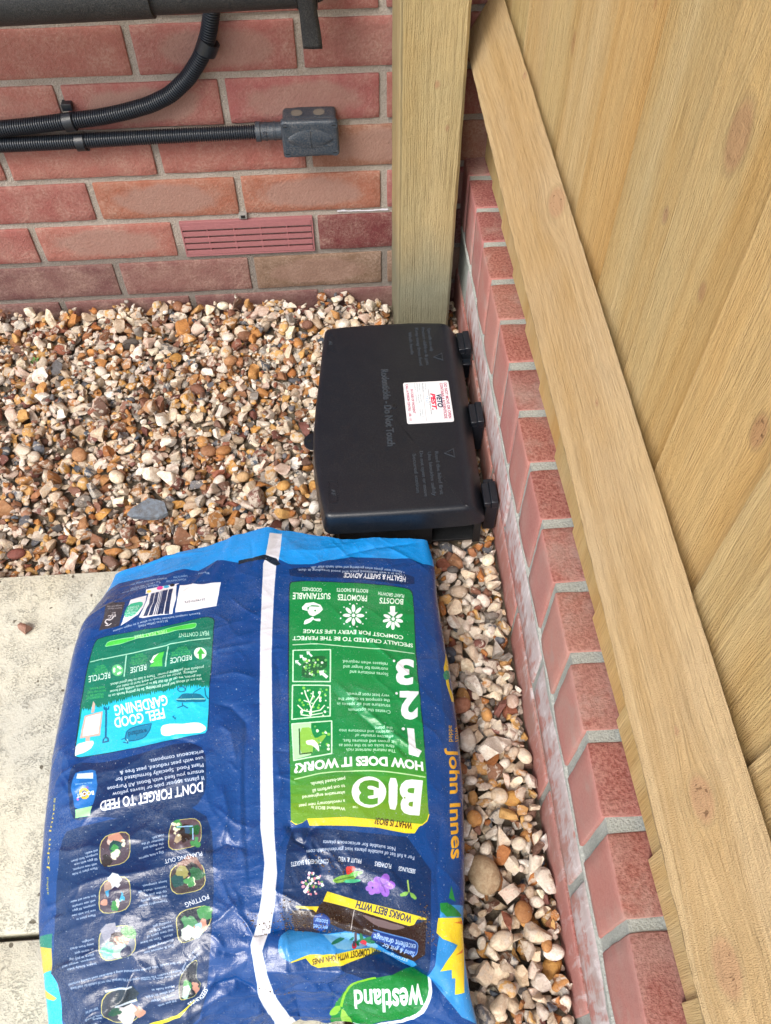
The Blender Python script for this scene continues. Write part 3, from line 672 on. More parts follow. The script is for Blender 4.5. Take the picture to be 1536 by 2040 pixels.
ART = [
["P","148ee0",[-10,-10,2010,-10,2010,158,1808,158,1701,168,1634,146,1561,147,1491,144,1435,137,1380,129,1331,136,1283,153,1216,190,1163,197,1110,203,1070,187,1020,175,956,183,891,184,785,136,713,175,639,148,563,154,483,135,396,109,308,100,242,135,232,218,-10,248]],
["P","022a58",[363,1227,396,1222,430,1218,496,1211,571,1203,611,1199,651,1194,690,1189,729,1184,800,1189,855,1224,877,1278,880,1319,883,1360,886,1399,888,1434,889,1467,888,1510,885,1552,880,1588,873,1625,864,1659,854,1693,843,1725,832,1759,811,1788,789,1818,754,1835,718,1851,681,1848,643,1846,602,1840,560,1834,519,1828,476,1823,438,1815,398,1808,333,1784,305,1760,292,1713,292,1678,299,1649,305,1616,315,1579,322,1542,329,1503,332,1464,332,1423,333,1383,335,1345,337,1308,348,1249]],
["P","022a58",[609,987,650,979,691,971,731,962,787,960,829,982,845,1018,848,1062,851,1106,846,1146,825,1180,795,1198,727,1217,689,1223,646,1225,610,1220,546,1205,512,1198,477,1194,452,1194,412,1198,393,1191,377,1167,368,1134,358,1056,359,1021,375,997,398,993,452,1001,489,1002,548,997]],
["P","022a58",[1165,213,1218,207,1271,201,1324,193,1378,198,1433,205,1487,216,1542,226,1597,233,1654,251,1654,290,1597,300,1543,294,1489,286,1436,276,1383,269,1330,263,1279,265,1228,266,1177,267,1124,258,1115,228]],
["P","022a58",[1151,1284,1197,1285,1245,1291,1294,1297,1335,1303,1376,1309,1417,1315,1459,1320,1500,1326,1542,1330,1570,1367,1599,1404,1628,1439,1627,1476,1627,1512,1628,1548,1630,1584,1630,1619,1628,1653,1624,1686,1619,1718,1600,1762,1577,1811,1512,1827,1468,1813,1425,1797,1393,1778,1360,1758,1328,1737,1295,1715,1262,1692,1229,1669,1191,1640,1152,1612,1124,1574,1122,1541,1119,1508,1123,1468,1126,1426,1129,1384,1132,1342]],
["P","cdd2dc",[1011,42,1007,167,1008,193,1003,211,1012,269,1018,325,1021,380,1024,439,1025,500,1025,558,1024,615,1024,670,1025,723,1025,775,1026,825,1028,871,1029,915,1030,958,1031,1001,1033,1043,1034,1084,1035,1124,1036,1163,1038,1202,1039,1240,1040,1277,1046,1316,1052,1354,1058,1391,1055,1437,1052,1483,1043,1527,1032,1571,1007,1630,1008,1670,1007,1711,1003,1759,994,1816,1001,1877,1004,1954,993,2002,982,2002,1042,2002,1052,2002,1067,2002,1059,1919,1047,1840,1051,1783,1049,1735,1047,1692,1044,1652,1060,1620,1074,1589,1084,1552,1094,1516,1098,1471,1101,1425,1097,1383,1093,1340,1088,1297,1086,1255,1084,1213,1082,1171,1080,1127,1078,1087,1077,1046,1076,1004,1075,962,1074,918,1073,874,1071,828,1070,778,1069,726,1068,673,1068,618,1070,562,1071,504,1071,442,1070,383,1069,329,1065,274,1060,218,1066,193,1066,159,1067,26]],
["P","0d2233",[889,173,944,174,1009,171,1054,182,1077,207,1059,215,1013,195,947,191,893,194]],
["P","06283f",[404,472,495,471,550,469,626,464,671,458,729,445,761,438,797,431,816,431,836,439,844,455,845,495,846,529,846,593,845,641,844,721,844,766,847,824,848,860,848,913,836,932,801,936,749,943,709,949,670,954,629,959,590,963,550,967,510,970,469,972,428,973,380,972,365,964,359,918,357,872,355,826,353,779,351,702,351,612,353,565,359,515,362,493,369,476]],
["P","08705a",[407,474,496,473,551,471,626,466,670,460,728,447,759,441,795,434,813,434,833,442,841,458,842,497,843,531,843,594,842,642,841,721,842,766,844,823,845,859,845,912,833,930,799,934,748,941,708,947,669,952,629,957,590,961,551,965,491,969,430,972,383,970,368,963,363,917,361,872,359,826,356,779,355,702,355,613,357,567,362,518,366,495,373,479]],
["P","1fb9e4",[363,790,365,776,372,790,374,776,381,787,384,779,391,793,393,783,399,791,401,775,407,789,410,775,415,785,418,772,424,784,428,781,433,788,436,778,441,787,443,770,449,781,452,774,458,784,461,775,466,783,468,764,474,780,477,770,482,778,484,763,490,776,492,760,499,778,501,768,506,774,508,760,515,775,517,761,522,774,525,764,530,770,533,758,538,770,541,757,546,765,549,755,554,770,556,751,562,763,565,757,570,764,573,755,578,765,580,752,586,768,588,749,594,762,596,749,602,763,604,749,609,760,613,753,617,759,620,750,626,763,628,744,633,755,636,744,641,760,644,748,649,755,652,744,656,753,660,745,664,751,668,747,673,758,676,749,680,755,684,748,688,749,691,739,696,756,699,744,704,750,707,746,712,751,715,743,719,747,722,735,727,749,730,734,735,748,739,745,743,748,746,733,751,746,754,736,759,753,762,738,766,749,769,735,775,755,778,740,782,749,785,735,790,748,793,737,798,753,801,737,806,748,809,742,814,750,817,748,821,749,825,743,830,755,833,741,838,757,841,742,843,792,845,842,844,919,838,930,787,936,748,941,708,947,669,952,629,957,589,962,541,965,491,968,440,970,387,970,368,963,364,949,364,898,364,844]],
["T","PEAT CONTENT","b8e0c8",[825,505,708,506],[3,19],1,0],
["P","8fe0a0",[770,459,773,464,774,470,771,481,756,486,712,489,690,492,667,498,636,502,564,506,529,510,496,518,472,522,434,524,419,524,416,521,417,516,421,504,434,499,469,497,491,496,524,496,548,494,588,488,612,484,645,478,668,473,703,466,725,462,758,458]],
["P","45c24a",[768,461,772,467,772,471,769,479,754,483,711,486,689,489,666,495,635,499,564,503,530,507,497,516,473,519,435,522,421,521,418,519,419,515,423,506,437,502,471,500,493,499,525,499,549,497,589,491,613,487,645,480,667,476,702,469,724,465,757,461]],
["T","100% PEAT FREE","b8f0b8",[658,482,529,492],[5,16],1,0],
["L","9fd8c0",1,[833,537,788,540,743,544,681,549,666,554,624,560,582,565,540,570,498,574,454,577,409,579,362,580]],
["L","9fd8c0",1,[673,559,671,647]],
["L","9fd8c0",1,[511,578,514,669]],
["T","REDUCE","cfe8e0",[768,606,683,615],[5,22],1,1],
["T","REUSE","cfe8e0",[596,628,530,634],[7,25],1,1],
["T","RECYCLE","cfe8e0",[454,641,362,644],[10,27],1,1],
["T","THIS BAG IS MADE","48b060",[766,597,689,600],[1,8],1,0],
["T","WITH UP TO 30%","48b060",[762,587,690,589],[1,8],1,0],
["T","RECYCLED","48b060",[751,577,703,578],[1,8],1,0],
["T","PLASTIC","48b060",[745,568,710,569],[2,8],1,0],
["T","A USEFUL BAG","48b060",[594,617,539,617],[2,8],1,0],
["T","TO RECYCLE, WHY","48b060",[599,606,526,609],[2,8],1,0],
["T","NOT USE IT TO","48b060",[595,596,532,599],[2,8],1,0],
["T","STORE GARDEN","48b060",[590,585,531,587],[2,8],1,0],
["T","WASTE","48b060",[577,576,546,577],[2,8],1,0],
["T","THIS BAG CAN BE","48b060",[444,633,379,632],[3,8],1,0],
["T","RECYCLED AT","48b060",[439,623,388,623],[3,8],1,0],
["T","LARGER STORES","48b060",[433,613,386,614],[3,8],1,0],
["T","NEAR YOU","48b060",[425,604,393,604],[3,8],1,0],
["T","FOR GARDEN RECYCLING","48b060",[443,739,373,735],[2,9],1,0],
["T","TIPS SCAN HERE TO","48b060",[443,728,373,724],[2,9],1,0],
["T","FIND OUT HOW TO BEST","48b060",[449,714,371,710],[3,9],1,0],
["T","REUSE THIS BAG","48b060",[442,699,379,695],[3,9],1,0],
["P","dff0e4",[823,604,821,615,815,623,806,627,795,626,786,621,778,611,775,600,777,589,783,581,792,577,803,578,813,584,820,593]],
["P","2fae3c",[795,628,807,629,805,605,817,606,800,579,786,603,793,604]],
["P","45c24a",[610,642,659,645,656,612,661,580,639,585,619,599,624,626,613,634]],
["P","eef6ee",[641,585,619,594,613,616,606,614,615,628,626,622,620,617,626,604]],
["P","58b878",[508,642,507,653,502,661,493,664,482,663,472,656,464,646,460,634,460,623,466,615,475,612,486,613,496,620,504,630]],
["P","e6f4e8",[502,648,497,655,490,658,484,657,484,649,488,649,491,648,493,645]],
["P","e6f4e8",[471,648,466,638,466,628,468,623,475,630,474,634,474,638,476,642]],
["P","e6f4e8",[479,618,488,621,496,628,500,634,492,636,490,632,486,629,482,627]],
["T","We are all about feel good gardening. So by getting hands on in","e0efe6",[810,707,696,721,581,732,463,739],[3,11],1,1],
["T","the garden, we can all do our bit to promote wildlife and boost","e0efe6",[806,691,694,704,582,715,466,722],[3,11],1,1],
["T","wellbeing. Whilst we continue to work hard to make our","e0efe6",[789,672,640,692,488,707],[3,12],1,1],
["T","products and packaging greener. There is lots to feel good about.","e0efe6",[815,654,699,670,582,682,462,691],[3,12],1,1],
["T","GARDENING","f0f6fa",[686,767,590,778,490,787],[12,42],2,0],
["T","FEEL GOOD","f0f6fa",[680,819,592,829,497,837],[11,40],2,0],
["P","137fa8",[641,881,639,896,635,906,625,923,615,929,598,933,587,934,569,934,561,933,553,928,551,921,552,904,554,896,562,888,571,884,588,880,603,878,632,876]],
["L","0a5f84",0.9,[641,876,641,881,639,896,635,906,625,923,615,929,598,933,587,934,569,934,561,933,553,928,551,921,552,904,554,896,562,888,571,884,588,880,603,878,632,876,641,876]],
["T","westland","0a4f70",[627,893,558,899],[6,20],2,0],
["P","8fe0ea",[551,920,562,927,566,942,556,936]],
["L","0a5f84",0.8,[538,924,551,920,565,942,545,935]],
["P","eef6fb",[679,896,681,891,683,888,687,886,692,885,702,884,708,883,717,884,724,884,739,886,747,887,756,888,763,888,776,887,783,887,791,887,797,887,807,888,813,889,819,891,824,894,832,900,836,903,838,907,839,909,839,914,839,917,837,919,834,921,828,924,823,926,815,927,807,927,789,927,779,927,769,927,761,926,748,926,741,926,732,926,725,927,712,929,706,929,699,929,695,928,688,925,685,923,682,919,681,916,679,908,678,904,678,899]],
["P","eef6fb",[370,917,392,914,406,913,424,913,430,915,433,923,432,929,426,940,420,945,406,952,396,955,380,958,372,960,368,964,366,956,363,927]],
["P","0a6a86",[726,792,733,784,738,779,746,771,761,770,797,774,813,779,826,791,831,797,834,804,833,807,828,810,807,810,752,805,732,801,726,796]],
["L","8fd0c8",0.9,[727,791,778,795,829,798]],
["L","0a6a86",1,[749,807,750,819,732,825]],
["L","0a6a86",1,[749,815,769,828]],
["L","0a6a86",1,[826,754,831,783,841,798]],
["L","0a6a86",0.8,[811,753,786,771]],
["P","0a6a86",[759,754,758,760,754,764,747,765,739,765,733,762,728,757,725,751,727,746,731,742,737,740,745,741,752,744,757,749]],
["P","1fb9e4",[753,754,753,758,750,760,745,761,740,761,736,759,732,756,731,752,732,748,735,746,739,745,744,745,749,747,752,750]],
["P","0a6a86",[714,857,723,851,722,859,731,861,727,870,721,862]],
["L","0a5f84",1.6,[462,795,470,852,477,907]],
["L","0a5f84",1.2,[452,784,455,795,471,797,471,787]],
["L","0a5f84",1.2,[460,788,462,795]],
["L","0a5f84",1.4,[477,907,469,915,469,926,489,924,486,914,477,907]],
["P","b9a79c",[405,754,415,768,416,802,403,802,403,774]],
["P","b9a79c",[396,881,414,882,416,915,398,912]],
["P","b9a79c",[378,809,450,802,452,850,454,898,374,897,376,853]],
["P","e8eff0",[386,816,444,810,446,889,384,890]],
["P","3b3c44",[340,266,436,292,451,368,453,430,368,437,366,364]],
["T","FSC","d8d8dc",[417,356,384,360],[10,20],2,0],
["L","d8d8dc",1.3,[400,411,396,408,386,398,383,392,384,383,388,382,400,388,405,389,412,385,414,381,415,374,415,372]],
["L","d8d8dc",1,[392,416,405,419,415,410]],
["T","MIX","c8c8cc",[413,344,394,342],[4,10],1,0],
["T","Board from responsible","b0b0b8",[431,321,363,308],[5,10],1,0],
["T","sources C001234","b0b0b8",[428,306,355,292],[5,10],1,0],
["P","e4e8f0",[456,281,523,273,534,311,538,354,526,390,461,432,465,364]],
["P","2fb890",[468,309,506,308,521,314,529,331,529,344,522,367,517,378,510,389,498,392,470,389,461,373,458,326]],
["T","RECYCLE","dff4ea",[512,382,463,380],[4,12],1,0],
["T","THIS BAG","dff4ea",[513,365,464,365],[5,13],1,0],
["T","AT LARGER","dff4ea",[512,347,463,348],[6,13],1,0],
["T","STORES","dff4ea",[511,329,463,331],[6,14],1,0],
["P","e8ebf2",[525,259,584,251,642,243,668,329,668,403,610,408,552,413,533,406,540,362,538,312]],
["L","18305a",0.9,[543,267,559,334,553,402]],
["L","18305a",0.7,[547,267,563,333,557,402]],
["L","18305a",0.7,[550,267,566,332,561,402]],
["L","18305a",0.9,[554,267,570,332,565,402]],
["L","18305a",0.7,[561,266,576,331,574,402]],
["L","18305a",0.9,[565,266,580,330,578,402]],
["L","18305a",0.7,[569,266,583,329,582,402]],
["L","18305a",0.9,[572,266,587,329,586,402]],
["L","18305a",0.7,[580,266,594,328,595,402]],
["L","18305a",0.7,[587,265,600,326,603,402]],
["L","18305a",1.5,[594,265,607,325,611,402]],
["L","18305a",1.5,[598,265,611,325,615,401]],
["L","18305a",0.9,[601,265,614,324,619,401]],
["L","18305a",0.9,[605,264,617,323,624,401]],
["L","18305a",1.5,[609,264,621,323,628,401]],
["L","18305a",1.5,[620,264,631,321,640,401]],
["L","18305a",1.5,[623,263,634,320,644,401]],
["L","18305a",0.9,[627,263,638,320,648,401]],
["L","18305a",1.5,[630,263,641,319,652,401]],
["P","e8ebf2",[503,231,553,232,602,233,650,233,633,246,574,254,514,263]],
["P","e0409a",[582,241,583,246,582,251,578,253,572,253,565,251,559,247,555,241,553,236,555,231,559,229,565,229,571,231,578,235]],
["P","30a8d8",[609,240,609,244,608,248,604,250,598,250,593,248,588,245,584,241,583,237,585,234,589,232,595,232,600,233,605,237]],
["P","14202c",[631,236,632,241,631,244,628,246,623,246,618,245,614,241,610,237,609,233,610,229,613,227,618,227,623,229,628,232]],
["P","e8d860",[533,249,534,253,533,256,530,258,525,258,520,256,516,253,513,249,512,245,513,242,516,240,520,240,525,242,530,245]],
["P","eceff4",[657,247,708,254,757,260,837,266,841,325,840,380,758,391,679,398,673,328]],
["T","25195721272","303a50",[789,340,706,345],[3,10],1,0],
["T","50 Litres (When Filled)","c0c8dc",[653,430,539,446],[4,11],1,0],
["T","Rework compost between hands to allow it to regain volume","c0c8dc",[778,406,589,422,433,449],[3,10],1,0],
["T","Westland Horticulture Limited 2024","a8b4d0",[576,179,386,137],[9,17],1,0],
["T","Tel: +44 (0) 1480 443789","a8b4d0",[552,193,406,179],[9,17],1,0],
["T","Producer Centre, Granite House","a8b4d0",[549,213,372,193],[10,17],1,0],
["T","14 Granville Industrial Estate","a8b4d0",[669,208,581,202],[7,14],1,0],
["T","Dungannon Co Tyrone","a8b4d0",[669,189,607,186],[7,14],1,0],
["T","Westland","a8b4d0",[770,199,716,187],[4,12],1,0],
["T","ericaceous composts.","d4dcec",[835,993,646,1011],[3,14],1,0],
["T","use with peat reduced, peat free &","d4dcec",[835,1016,691,1031,544,1043],[3,14],1,0],
["T","Plant Food. Specially formulated for","d4dcec",[837,1040,686,1055,531,1066],[3,14],1,0],
["T","ensure you feed with Boost All Purpose","d4dcec",[839,1064,729,1076,618,1086,505,1095],[4,14],1,0],
["T","If plants appear pale or leaves yellow","d4dcec",[840,1086,736,1098,632,1108,526,1117],[4,14],1,0],
["T","DON'T FORGET TO FEED","eef0f6",[839,1106,745,1120,601,1134,485,1144],[8,33],2,1],
["P","1668b4",[400,1026,441,1025,457,1031,463,1049,465,1061,469,1082,469,1095,466,1114,464,1128,460,1150,446,1157,407,1159,391,1150,383,1122,379,1105,374,1082,374,1069,377,1051,379,1041,384,1030]],
["P","9fe0a0",[393,1158,458,1155,454,1188,398,1189]],
["P","c8dcec",[391,1033,450,1037,452,1059,392,1052]],
["T","ALL PURPOSE","a8c8e8",[450,1071,389,1070],[1,5],1,0],
["P","e0b840",[444,1110,442,1115,436,1115,433,1109,435,1103,441,1104]],
["P","e0b840",[442,1122,436,1124,431,1120,432,1114,438,1112,442,1116]],
["P","e0b840",[433,1128,426,1126,423,1121,428,1118,435,1119,437,1124]],
["P","e0b840",[420,1126,415,1121,416,1117,423,1117,428,1122,427,1127]],
["P","e0b840",[409,1117,407,1111,411,1108,418,1112,420,1119,416,1121]],
["P","e0b840",[404,1104,406,1099,412,1100,415,1106,413,1112,407,1111]],
["P","e0b840",[406,1093,412,1090,417,1094,416,1100,411,1103,406,1099]],
["P","e0b840",[416,1087,423,1088,425,1093,420,1097,413,1095,411,1090]],
["P","e0b840",[428,1088,434,1093,433,1098,426,1098,420,1093,421,1088]],
["P","e0b840",[439,1097,441,1104,437,1106,431,1102,428,1096,433,1093]],
["P","8a5a20",[432,1108,431,1114,425,1116,419,1112,416,1106,418,1101,423,1099,429,1102]],
["T","BOOST","eef4fa",[458,1102,427,1101,394,1106],[3,14],2,0],
["P","c070c0",[408,1126,405,1130,400,1129,396,1124,399,1120,404,1121]],
["P","6050b0",[439,1089,438,1093,433,1092,430,1088,432,1083,437,1084]],
["T","Dig a hole approx.","c4cce0",[718,1329,631,1343],[2,8],1,0],
["T","twice","c4cce0",[717,1314,689,1320],[3,7],1,0],
["T","the depth and","c4cce0",[714,1301,645,1310],[2,8],1,0],
["T","diameter of the","c4cce0",[714,1287,638,1296],[2,8],1,0],
["T","root ball.","c4cce0",[713,1272,672,1280],[3,8],1,0],
["T","Place plant in hole","c4cce0",[490,1359,396,1369],[3,8],1,0],
["T","with new compost,","c4cce0",[489,1346,397,1354],[2,8],1,0],
["T","fill gaps with new","c4cce0",[488,1330,400,1338],[3,8],1,0],
["T","compost, firm down","c4cce0",[489,1315,387,1326],[3,8],1,0],
["T","and water.","c4cce0",[488,1302,439,1308],[3,8],1,0],
["P","c8c070",[765,1228,803,1227,820,1230,834,1241,840,1256,843,1290,840,1305,827,1319,809,1325,767,1331,749,1329,735,1319,730,1302,731,1264,735,1246,748,1233]],
["P","54464e",[766,1230,802,1229,819,1232,832,1243,838,1257,841,1289,838,1304,825,1317,808,1323,768,1329,751,1327,737,1317,733,1301,733,1264,737,1248,749,1235]],
["P","2a2422",[821,1277,811,1296,794,1296,774,1285,778,1261,789,1249,811,1258]],
["P","2a2422",[813,1278,809,1297,783,1309,763,1284,767,1258,781,1244,810,1253]],
["P","3d8a4a",[772,1256,770,1262,764,1264,760,1257,756,1250,764,1248,769,1247]],
["P","3d8a4a",[768,1239,766,1247,756,1252,745,1242,744,1233,754,1228,764,1228]],
["P","3d8a4a",[769,1256,767,1261,760,1262,753,1258,752,1252,760,1246,766,1251]],
["P","3d8a4a",[774,1249,770,1254,764,1258,760,1250,755,1243,762,1238,771,1240]],
["P","3d8a4a",[767,1244,765,1254,757,1252,750,1247,749,1240,756,1236,765,1236]],
["P","d8dcc0",[769,1245,764,1249,759,1251,754,1247,756,1241,758,1239,763,1238]],
["P","d8dcc0",[762,1266,759,1269,755,1269,751,1267,751,1262,755,1261,759,1262]],
["P","d8dcc0",[756,1259,754,1264,748,1264,744,1261,744,1255,748,1252,754,1255]],
["P","d8dcc0",[755,1243,754,1247,748,1250,742,1245,743,1239,747,1238,754,1239]],
["P","d8dcc0",[750,1243,748,1247,743,1247,737,1244,736,1240,742,1235,747,1238]],
["P","d8dcc0",[760,1247,758,1249,754,1249,749,1247,750,1244,753,1241,757,1243]],
["P","1f5c34",[834,1264,830,1270,822,1272,814,1267,813,1260,822,1253,829,1258]],
["P","1f5c34",[818,1272,813,1282,803,1282,797,1274,795,1267,802,1259,810,1262]],
["P","1f5c34",[837,1262,831,1272,821,1274,813,1266,810,1257,821,1251,828,1250]],
["P","1f5c34",[818,1259,810,1264,803,1269,795,1260,795,1253,802,1250,810,1251]],
["P","1f5c34",[834,1272,832,1283,822,1286,817,1276,816,1266,821,1260,834,1260]],
["P","3d8a4a",[831,1305,829,1310,823,1310,820,1308,819,1302,823,1299,830,1301]],
["P","3d8a4a",[841,1318,837,1325,830,1326,822,1322,821,1313,829,1306,839,1310]],
["P","3d8a4a",[832,1317,832,1323,826,1324,822,1319,820,1314,825,1311,832,1312]],
["P","3d8a4a",[826,1313,821,1320,812,1321,808,1315,805,1307,812,1302,821,1307]],
["P","3d8a4a",[832,1298,832,1302,826,1304,821,1299,820,1294,826,1291,831,1293]],
["P","a89c80",[778,1297,771,1304,762,1309,751,1301,754,1290,761,1287,773,1290]],
["P","a89c80",[777,1288,773,1298,763,1302,753,1293,757,1280,762,1277,771,1278]],
["P","30506a",[806,1272,800,1280,792,1278,786,1276,786,1265,791,1262,798,1262]],
["P","30506a",[801,1260,798,1265,789,1268,784,1263,781,1254,789,1250,796,1252]],
["P","d8dcc0",[769,1262,768,1265,765,1265,763,1263,762,1260,764,1258,767,1258]],
["P","d8dcc0",[764,1262,764,1265,758,1266,754,1264,755,1258,759,1257,764,1259]],
["P","d8dcc0",[757,1274,756,1279,751,1277,748,1276,748,1271,750,1267,755,1270]],
["P","d8dcc0",[770,1283,768,1286,764,1286,760,1284,762,1281,763,1277,768,1279]],
["L","8fc0e8",0.9,[757,1253,810,1254]],
["L","8fc0e8",0.9,[811,1261,815,1299]],
["P","c8c070",[528,1256,566,1252,584,1255,597,1267,601,1283,602,1322,599,1339,586,1353,570,1359,533,1362,516,1360,503,1348,497,1332,495,1293,498,1276,510,1262]],
["P","4c424c",[529,1258,566,1255,582,1257,595,1268,599,1285,600,1321,596,1338,585,1351,569,1357,534,1360,518,1358,505,1347,500,1331,497,1294,501,1277,512,1264]],
["P","b98a78",[553,1282,548,1294,534,1291,524,1286,519,1272,531,1269,544,1270]],
["P","b98a78",[580,1280,558,1297,539,1295,522,1285,520,1262,537,1257,557,1253]],
["P","b98a78",[565,1284,560,1296,541,1297,520,1289,528,1273,536,1265,556,1273]],
["P","c8b8b0",[552,1289,550,1300,540,1301,526,1292,529,1282,539,1278,549,1280]],
["P","c8b8b0",[532,1282,531,1290,524,1289,519,1284,518,1278,522,1273,529,1277]],
["P","20484a",[564,1302,559,1317,545,1325,530,1307,530,1289,541,1278,563,1288]],
["P","20484a",[560,1302,555,1310,543,1310,535,1303,533,1293,542,1285,556,1290]],
["P","20484a",[578,1297,567,1311,551,1316,534,1300,538,1283,549,1280,564,1285]],
["P","3d8a4a",[569,1325,561,1332,549,1334,540,1328,536,1315,547,1315,561,1315]],
["P","3d8a4a",[565,1319,561,1329,549,1326,544,1321,541,1312,549,1306,558,1307]],
["P","3d8a4a",[562,1303,558,1308,551,1307,547,1305,545,1298,550,1294,557,1297]],
["P","3d8a4a",[563,1305,557,1314,545,1311,533,1308,539,1297,544,1291,552,1294]],
["P","3d8a4a",[562,1324,554,1335,546,1336,537,1327,535,1318,545,1311,555,1313]],
["P","d8dcc0",[558,1324,555,1330,549,1332,543,1327,540,1318,548,1315,554,1316]],
["P","d8dcc0",[550,1331,550,1337,543,1339,536,1332,537,1327,542,1326,548,1327]],
["P","d8dcc0",[561,1317,559,1320,555,1322,549,1318,549,1312,553,1309,559,1313]],
["P","d8dcc0",[569,1319,565,1325,558,1325,551,1320,552,1313,557,1308,565,1312]],
["P","d8dcc0",[546,1323,545,1327,540,1329,536,1325,536,1320,540,1319,545,1320]],
["P","d8dcc0",[556,1335,553,1339,547,1339,541,1336,542,1331,547,1326,554,1329]],
["P","d8dcc0",[566,1328,561,1334,554,1332,550,1330,549,1322,554,1320,561,1323]],
["P","d8dcc0",[561,1317,560,1323,554,1322,549,1319,550,1314,553,1310,558,1312]],
["P","d8dcc0",[565,1328,560,1334,553,1333,549,1330,545,1323,552,1316,561,1322]],
["P","d8dcc0",[556,1336,556,1343,548,1342,541,1339,544,1332,548,1328,554,1329]],
["P","d8dcc0",[557,1319,555,1323,550,1323,547,1320,546,1315,550,1314,554,1314]],
["P","d8dcc0",[564,1330,562,1334,558,1336,553,1331,553,1328,557,1325,561,1326]],
["P","d8dcc0",[585,1294,584,1297,579,1301,572,1295,573,1290,578,1288,584,1289]],
["P","d8dcc0",[583,1283,581,1289,575,1287,568,1284,570,1280,574,1278,580,1279]],
["P","d8dcc0",[583,1298,582,1304,577,1303,571,1299,571,1294,576,1290,583,1291]],
["P","2a2422",[545,1347,535,1358,523,1356,514,1350,514,1337,522,1331,535,1335]],
["P","2a2422",[536,1335,528,1342,518,1342,513,1337,507,1326,517,1321,530,1326]],
["P","2a2422",[536,1350,526,1361,517,1363,507,1352,505,1340,515,1336,525,1340]],
["P","c8c070",[774,1374,815,1371,834,1373,849,1383,856,1397,861,1429,858,1444,845,1457,827,1462,784,1467,765,1466,750,1456,744,1442,740,1407,743,1391,756,1379]],
["P","3a3230",[775,1376,814,1373,832,1375,847,1385,853,1398,858,1429,855,1443,843,1455,826,1460,785,1465,767,1464,752,1454,746,1441,743,1408,746,1393,758,1381]],
["P","6e4a40",[831,1386,818,1399,797,1402,781,1394,773,1368,794,1358,821,1365]],
["P","6e4a40",[837,1390,814,1408,791,1410,767,1402,765,1371,792,1362,817,1363]],
["P","6e4a40",[829,1381,823,1398,804,1405,784,1388,784,1367,800,1353,820,1368]],
["P","6e4a40",[852,1393,827,1411,802,1416,787,1406,773,1370,799,1349,830,1357]],
["P","1c1c20",[847,1398,831,1413,812,1416,794,1402,792,1382,812,1370,828,1379]],
["P","1c1c20",[830,1392,825,1406,814,1405,803,1395,799,1386,813,1378,827,1381]],
["P","8a8a50",[792,1409,786,1417,773,1424,765,1413,763,1403,770,1397,785,1398]],
["P","8a8a50",[803,1410,792,1419,778,1421,769,1416,769,1400,779,1398,791,1396]],
["P","8a8a50",[804,1400,796,1413,776,1420,759,1404,763,1389,774,1378,791,1381]],
["P","1c4a48",[772,1429,771,1443,757,1446,751,1435,750,1422,757,1411,770,1419]],
["P","1c4a48",[783,1426,770,1435,757,1443,748,1429,744,1415,756,1405,768,1411]],
["P","1c4a48",[787,1425,785,1438,772,1440,763,1430,755,1418,770,1410,784,1412]],
["P","1c4a48",[792,1429,785,1441,772,1442,757,1432,764,1420,769,1415,784,1415]],
["P","1f5c34",[862,1412,848,1423,835,1425,820,1415,825,1402,834,1389,847,1400]],
["P","1f5c34",[836,1403,834,1411,819,1418,812,1409,805,1395,818,1385,830,1391]],
["P","1f5c34",[835,1415,835,1424,822,1424,810,1418,811,1408,820,1401,833,1405]],
["P","1f5c34",[833,1402,832,1412,822,1411,817,1406,811,1396,820,1388,832,1393]],
["P","1f5c34",[852,1408,848,1416,840,1420,829,1411,832,1403,839,1399,848,1398]],
["P","1f5c34",[842,1419,841,1427,828,1428,819,1424,822,1413,826,1405,839,1407]],
["P","d8dcc0",[825,1432,824,1436,820,1436,816,1433,817,1429,820,1428,825,1429]],
["P","d8dcc0",[810,1425,808,1431,803,1431,796,1426,799,1420,802,1419,808,1418]],
["P","d8dcc0",[825,1433,820,1439,816,1441,810,1435,809,1430,814,1428,820,1427]],
["P","d8dcc0",[829,1439,824,1445,819,1443,810,1440,811,1434,818,1431,824,1432]],
["P","d8dcc0",[814,1435,813,1438,809,1438,806,1436,805,1432,809,1431,812,1431]],
["P","d8dcc0",[826,1424,825,1428,818,1430,813,1426,813,1421,818,1417,822,1418]],
["P","d8dcc0",[820,1424,818,1427,814,1429,812,1425,810,1422,814,1418,818,1420]],
["P","d8dcc0",[809,1439,808,1444,804,1442,799,1441,801,1436,803,1436,809,1436]],
["P","d8dcc0",[825,1439,821,1444,816,1446,811,1442,810,1435,815,1433,820,1434]],
["P","d8dcc0",[818,1430,815,1434,809,1434,801,1433,802,1426,808,1420,816,1423]],
["P","d8dcc0",[815,1423,811,1426,806,1427,803,1425,800,1418,805,1415,811,1417]],
["P","d8dcc0",[812,1426,810,1431,804,1433,797,1427,799,1421,803,1418,809,1419]],
["P","3d8a4a",[819,1442,815,1447,811,1447,805,1443,807,1439,810,1437,816,1437]],
["P","3d8a4a",[823,1427,817,1434,811,1432,802,1428,802,1422,809,1416,818,1419]],
["P","3d8a4a",[814,1440,815,1447,808,1448,801,1442,803,1436,807,1434,814,1434]],
["P","3d8a4a",[809,1431,804,1437,796,1437,788,1433,786,1425,796,1420,804,1421]],
["P","3d8a4a",[825,1439,821,1445,813,1446,807,1440,807,1433,812,1430,821,1430]],
["T","SEEDLINGS","eef0f6",[832,1735,811,1757,760,1773],[11,8],2,1],
["P","c8c070",[536,1402,575,1398,592,1400,606,1412,611,1429,614,1468,610,1485,597,1499,578,1504,536,1506,517,1503,504,1492,500,1476,501,1439,506,1422,519,1408]],
